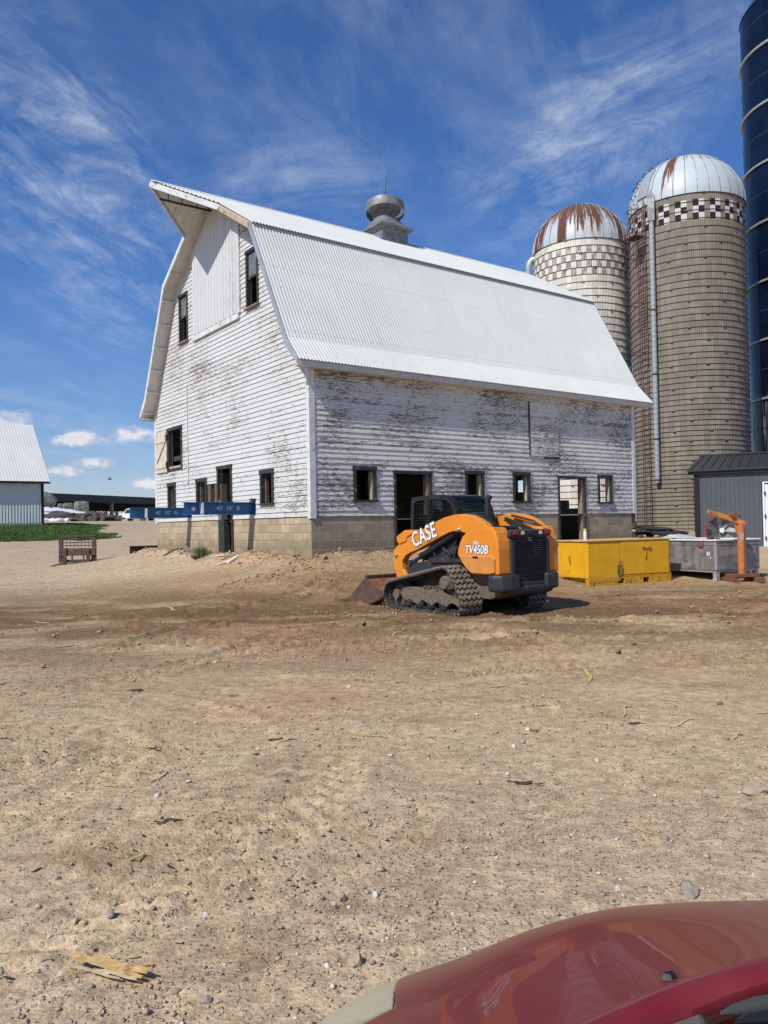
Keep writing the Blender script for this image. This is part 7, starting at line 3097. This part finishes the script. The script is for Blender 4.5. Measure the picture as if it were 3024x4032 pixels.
# ------------------------------------------------------------------ the red car in front
def build_car():
    M = MAT
    t = NT('dusty_red_car_paint')
    n = t.noise(3.5, 6, .62)
    streak = t.noise(9, 4, .6, t.map(scale=(1.0, .16, .16), rot=(0, 0, rad(20))))
    d = t.math('ADD', t.math('MULTIPLY', n, .55), t.math('MULTIPLY', streak, .45))
    k = t.ramp(d, [(.36, .02), (.70, .12)])
    fl = t.noise(900, 1, .5)
    c = t.mix(t.ramp(fl, [(.4, 0), (.6, .35)]), (.15, .003, .010), (.23, .009, .020))
    t.out(t.mix(k, c, (.36, .26, .22)), t.mix(k, (.34,) * 3, (.75,) * 3), 0.0)
    t.b.inputs['Coat Weight'].default_value = .30
    t.b.inputs['Specular IOR Level'].default_value = .25
    t.b.inputs['Coat Roughness'].default_value = .02
    red = t.m
    M['lamp_haze'] = m_plain('yellowed_headlight_plastic', (.50, .44, .29), .32, var=.06, scale=4, dirt=(.36, .31, .20), dirt_amt=.12, dirt_scale=3)
    M['car_black'] = m_plain('black_cowl_plastic', (.010, .010, .011), .55, var=.3)
    M['car_grey'] = m_plain('grey_wiper_plastic', (.055, .055, .052), .7, var=.25)
    S = [(820, 4380), (1000, 4210), (1250, 4030), (1420, 3921), (1586, 3848), (1823, 3766), (2096, 3658), (2370, 3584), (2643, 3556), (3024, 3545), (3450, 3560), (3950, 3630)]
    Sd = [.86, .92, 1.0, 1.06, 1.11, 1.17, 1.24, 1.30, 1.35, 1.40, 1.45, 1.48]
    C_ = [(1080, 4700), (1260, 4560), (1460, 4420), (1640, 4310), (1820, 4215), (2010, 4140), (2230, 4060), (2440, 3970), (2724, 3857), (3024, 3772), (3450, 3690), (3950, 3690)]
    Cd = [.56, .59, .63, .67, .71, .75, .79, .83, .875, .905, .93, .95]
    R = [(1120, 4860), (1300, 4700), (1500, 4560), (1680, 4450), (1850, 4360), (2020, 4275), (2230, 4180), (2450, 4085), (2700, 3985), (3024, 3868), (3450, 3790), (3950, 3790)]
    Rd = [.53, .56, .60, .64, .68, .72, .76, .80, .84, .872, .90, .92]

    def curve(P, Dp, u):
        i = np.arange(len(P))
        # smooth interpolation of pixel and depth
        def cr(a):
            a = np.array(a, float)
            a = np.r_[2 * a[0] - a[1], a, 2 * a[-1] - a[-2]]
            k_ = np.clip(np.floor(u).astype(int), 0, len(P) - 2)
            f = u - k_
            p0, p1, p2, p3 = a[k_], a[k_ + 1], a[k_ + 2], a[k_ + 3]
            return .5 * (2 * p1 + (p2 - p0) * f + (2 * p0 - 5 * p1 + 4 * p2 - p3) * f * f + (3 * p1 - p0 - 3 * p2 + p3) * f ** 3)
        X, Y, Z = cr([p[0] for p in P]), cr([p[1] for p in P]), cr(Dp)
        return np.array([atdepth((a, b), dd) for a, b, dd in zip(X, Y, Z)])
    nu = 331
    u = np.linspace(0, len(S) - 1, nu)
    s3, c3, r3 = curve(S, Sd, u), curve(C_, Cd, u), curve(R, Rd, u)
    o = np.array([.3, 1.0, 0.0])
    rows = []
    labels = []
    # lip from the rear edge to the crease
    rows.append(r3 + np.array([0, -.004, -.022]))
    for f in (0.0, .35, .7, .92):
        rows.append(r3 + (c3 - r3) * f + np.array([0, 0, .004 * math.sin(math.pi * f)]))
    nb = 60
    hood0 = len(rows)
    # crease to silhouette: bezier whose end is tangent to the sight line
    dirv = s3 - CAMP
    dn = dirv / np.linalg.norm(dirv, axis=1)[:, None]
    q1 = c3 + (s3 - c3) * .58 + np.array([0, 0, .012])
    q2 = s3 - dn * .13
    for k_ in range(nb):
        f = k_ / (nb - 1)
        rows.append(c3 * (1 - f) ** 3 + q1 * 3 * f * (1 - f) ** 2 + q2 * 3 * f * f * (1 - f) + s3 * f ** 3)
    sil = len(rows) - 1
    # over the crown and down the nose
    nose = s3.copy()
    out2 = dirv[:, :2] / np.linalg.norm(dirv[:, :2], axis=1)[:, None]
    nose[:, :2] += out2 * .36
    nose[:, 2] = .36
    ct1 = s3 + dirv * .26
    ct2 = nose + np.array([0, 0, .28])
    for k_ in range(1, 15):
        f = k_ / 14
        rows.append(s3 * (1 - f) ** 3 + ct1 * 3 * f * (1 - f) ** 2 + ct2 * 3 * f * f * (1 - f) + nose * f ** 3)
    V = np.array(rows)
    nv = len(rows)
    root = thing('car', (o[0], o[1], 0), 0, 'front of a dusty red car with a yellowed headlight, close before the camera', 'car')
    Vl = V - o
    uh = 4.0                                   # the lamp's inner end
    f_in = .36                                 # how far the lamp reaches back from the crown
    lamp = MB()
    hood = MB()
    idx_h, idx_l = {}, {}
    fr = []

    def vid(store, mb, i, j, dz=0.0):
        if (i, j) not in store:
            store[(i, j)] = len(mb.v)
            p = Vl[i, j]
            mb.v.append((p[0], p[1], p[2] + dz))
        return store[(i, j)]
    for i in range(nv - 1):
        for j in range(nu - 1):
            uu = u[j] + .5 * (u[1] - u[0])
            t_ = (i + .5 - hood0) / (nb - 1)
            back = 1 - .34 + .07 * max(0, (uh - uu)) ** .5 * 0
            lim = .48 + .52 * min(1, max(0, (uu - 3.45) / .55)) ** 1.3
            is_l = (uu < uh) and (t_ > lim) and (i < sil + 12)
            is_gap = (not is_l) and (uu < uh + .11) and (t_ > lim - .04) and (i < sil + 12)
            if is_gap:
                continue
            mb, st = (lamp, idx_l) if is_l else (hood, idx_h)
            mb.f.append((vid(st, mb, i, j), vid(st, mb, i, j + 1), vid(st, mb, i + 1, j + 1), vid(st, mb, i + 1, j)))
            mb.mi.append(0)
    hd = hood.build('hood', red, root, smooth=True)
    lp = lamp.build('headlight', M['lamp_haze'], root, smooth=True)
    for ob, th in ((hd, .004), (lp, .012)):
        s = ob.modifiers.new('thick', 'SOLIDIFY')
        s.thickness = th
        s.offset = -1
        nn = ob.data.polygons[len(ob.data.polygons) // 2].normal
        if nn.z < 0:
            ob.data.flip_normals()
    # dark seal and housing beneath the seam
    mb = MB()
    for i in range(hood0 + 12, nv - 1):
        for j in range(0, int((uh + .6) / (u[1] - u[0]))):
            q = [Vl[i, j], Vl[i, j + 1], Vl[i + 1, j + 1], Vl[i + 1, j]]
            mb.add([(p[0], p[1], p[2] - .016) for p in q], [(0, 1, 2, 3)])
    mb.build('lamp_housing', M['car_black'], root)
    # washer jet
    d = ray(*Zc((2200, 3500, 3024, 4032), [(868, 700)])[0])
    G = V[hood0:sil].reshape(-1, 3) - CAMP
    dd = d / np.linalg.norm(d)
    dist = np.linalg.norm(G - (G @ dd)[:, None] * dd[None], axis=1)
    P = G[dist.argmin()] + CAMP
    mb = MB()
    mb.add([(-.021, 0, 0), (-.006, .012, 0), (.014, .011, 0), (.017, -.006, 0), (.0, -.012, 0), (-.010, .003, .012), (.009, .005, .014), (.010, -.004, .010), (-.002, -.006, .010)],
           [(0, 1, 5), (1, 2, 6, 5), (2, 3, 7, 6), (3, 4, 8, 7), (4, 0, 5, 8), (5, 6, 7, 8), (4, 3, 2, 1, 0)])
    j_ = mb.build('washer_jet', M['car_black'], root, bevel=.0015)
    j_.location = P - o + np.array([0, 0, -.001])
    j_.rotation_euler = (rad(-14), 0, rad(8))
    j_.scale = (.62, .62, .62)
    # cowl, wiper and inner structure
    mb = MB()
    n2 = 24
    uu = np.linspace(0, len(S) - 1, n2)
    rr3 = curve(R, Rd, uu)
    V2 = []
    for p in rr3:
        b = p - o
        V2 += [(b[0], b[1] - .012, b[2] - .045), (b[0], b[1] - .10, b[2] - .075), (b[0], b[1] - .34, b[2] - .055), (b[0], b[1] - .34, b[2] - .30)]
    for i in range(n2 - 1):
        for a in range(3):
            mb.f.append((i * 4 + a, i * 4 + a + 1, i * 4 + 5 + a, i * 4 + 4 + a))
            mb.mi.append(0)
    mb.v = [tuple(float(c) for c in p) for p in V2]
    mb.build('cowl', M['car_black'], root)
    CCx = (2200, 3500, 3024, 4032)
    w = [atdepth(q, dd_) - o for q, dd_ in zip(Zc(CCx, [(1290, 985), (1400, 960), (1560, 925), (1750, 890), (2100, 850)]), (.70, .71, .72, .73, .75))]
    mb = MB()
    mb.tube([Vector(p) for p in w], [.0015, .005, .007, .007, .007], 10)
    wp = mb.build('wiper', M['car_grey'], root, smooth=True)
    w = [atdepth(q, dd_) - o for q, dd_ in zip(Zc(CCx, [(1400, 1060), (1500, 1035), (1659, 1015), (1900, 1000)]), (.66, .67, .68, .69))]
    mb = MB()
    mb.tube([Vector(p) for p in w], [.001, .005, .006, .006], 8)
    mb.build('blade', M['car_black'], wp, smooth=True)
    w = [atdepth(q, .665) - o for q in Zc(CCx, [(800, 1080), (1140, 958), (1180, 1050), (1180, 1150), (800, 1250)])]
    mb = MB()
    mb.add([Vector(p) for p in w] + [Vector(p) - Vector((0, .03, .04)) for p in w], [(0, 1, 2, 3, 4), (9, 8, 7, 6, 5)] + [(i, (i + 1) % 5, (i + 1) % 5 + 5, i + 5) for i in range(5)])
    mb.build('cowl_cover', M['car_grey'], root, bevel=.004)
    for x in (-.42, 1.05):
        mb = MB()
        mb.lathe([(0, -.09), (.20, -.10), (.30, -.10), (.32, -.07), (.32, .07), (.30, .10), (.20, .10), (0, .09)], 28, Matrix.Translation((x, .05 - .12, .32)) @ Matrix.Rotation(rad(90), 4, 'Y'))
        mb.build('wheel', M['tyre'], root, angle=40)
    return root


def main():
    setup_mats()
    mats_loader()
    mats_yard()
    MAT['stone_dark'] = m_plain('purplish_stone', (.17, .125, .115), .85, var=.3, scale=14)
    MAT['clod'] = m_plain('turned_soil_clod', (.26, .175, .10), .97, var=.35, scale=20)
    MAT['clod_light'] = m_plain('dry_soil_clod', (.37, .26, .155), .97, var=.3, scale=20)
    build_camera()
    build_light()
    build_ground(mat_ground())
    build_barn()
    build_loader()
    build_beams()
    build_yellow_box()
    build_tub()
    build_pallet_fork()
    build_barn_litter()
    build_silos()
    build_sheds()
    build_far()
    build_grass()
    build_gravel()
    build_stones()
    build_litter()
    build_car()


main()
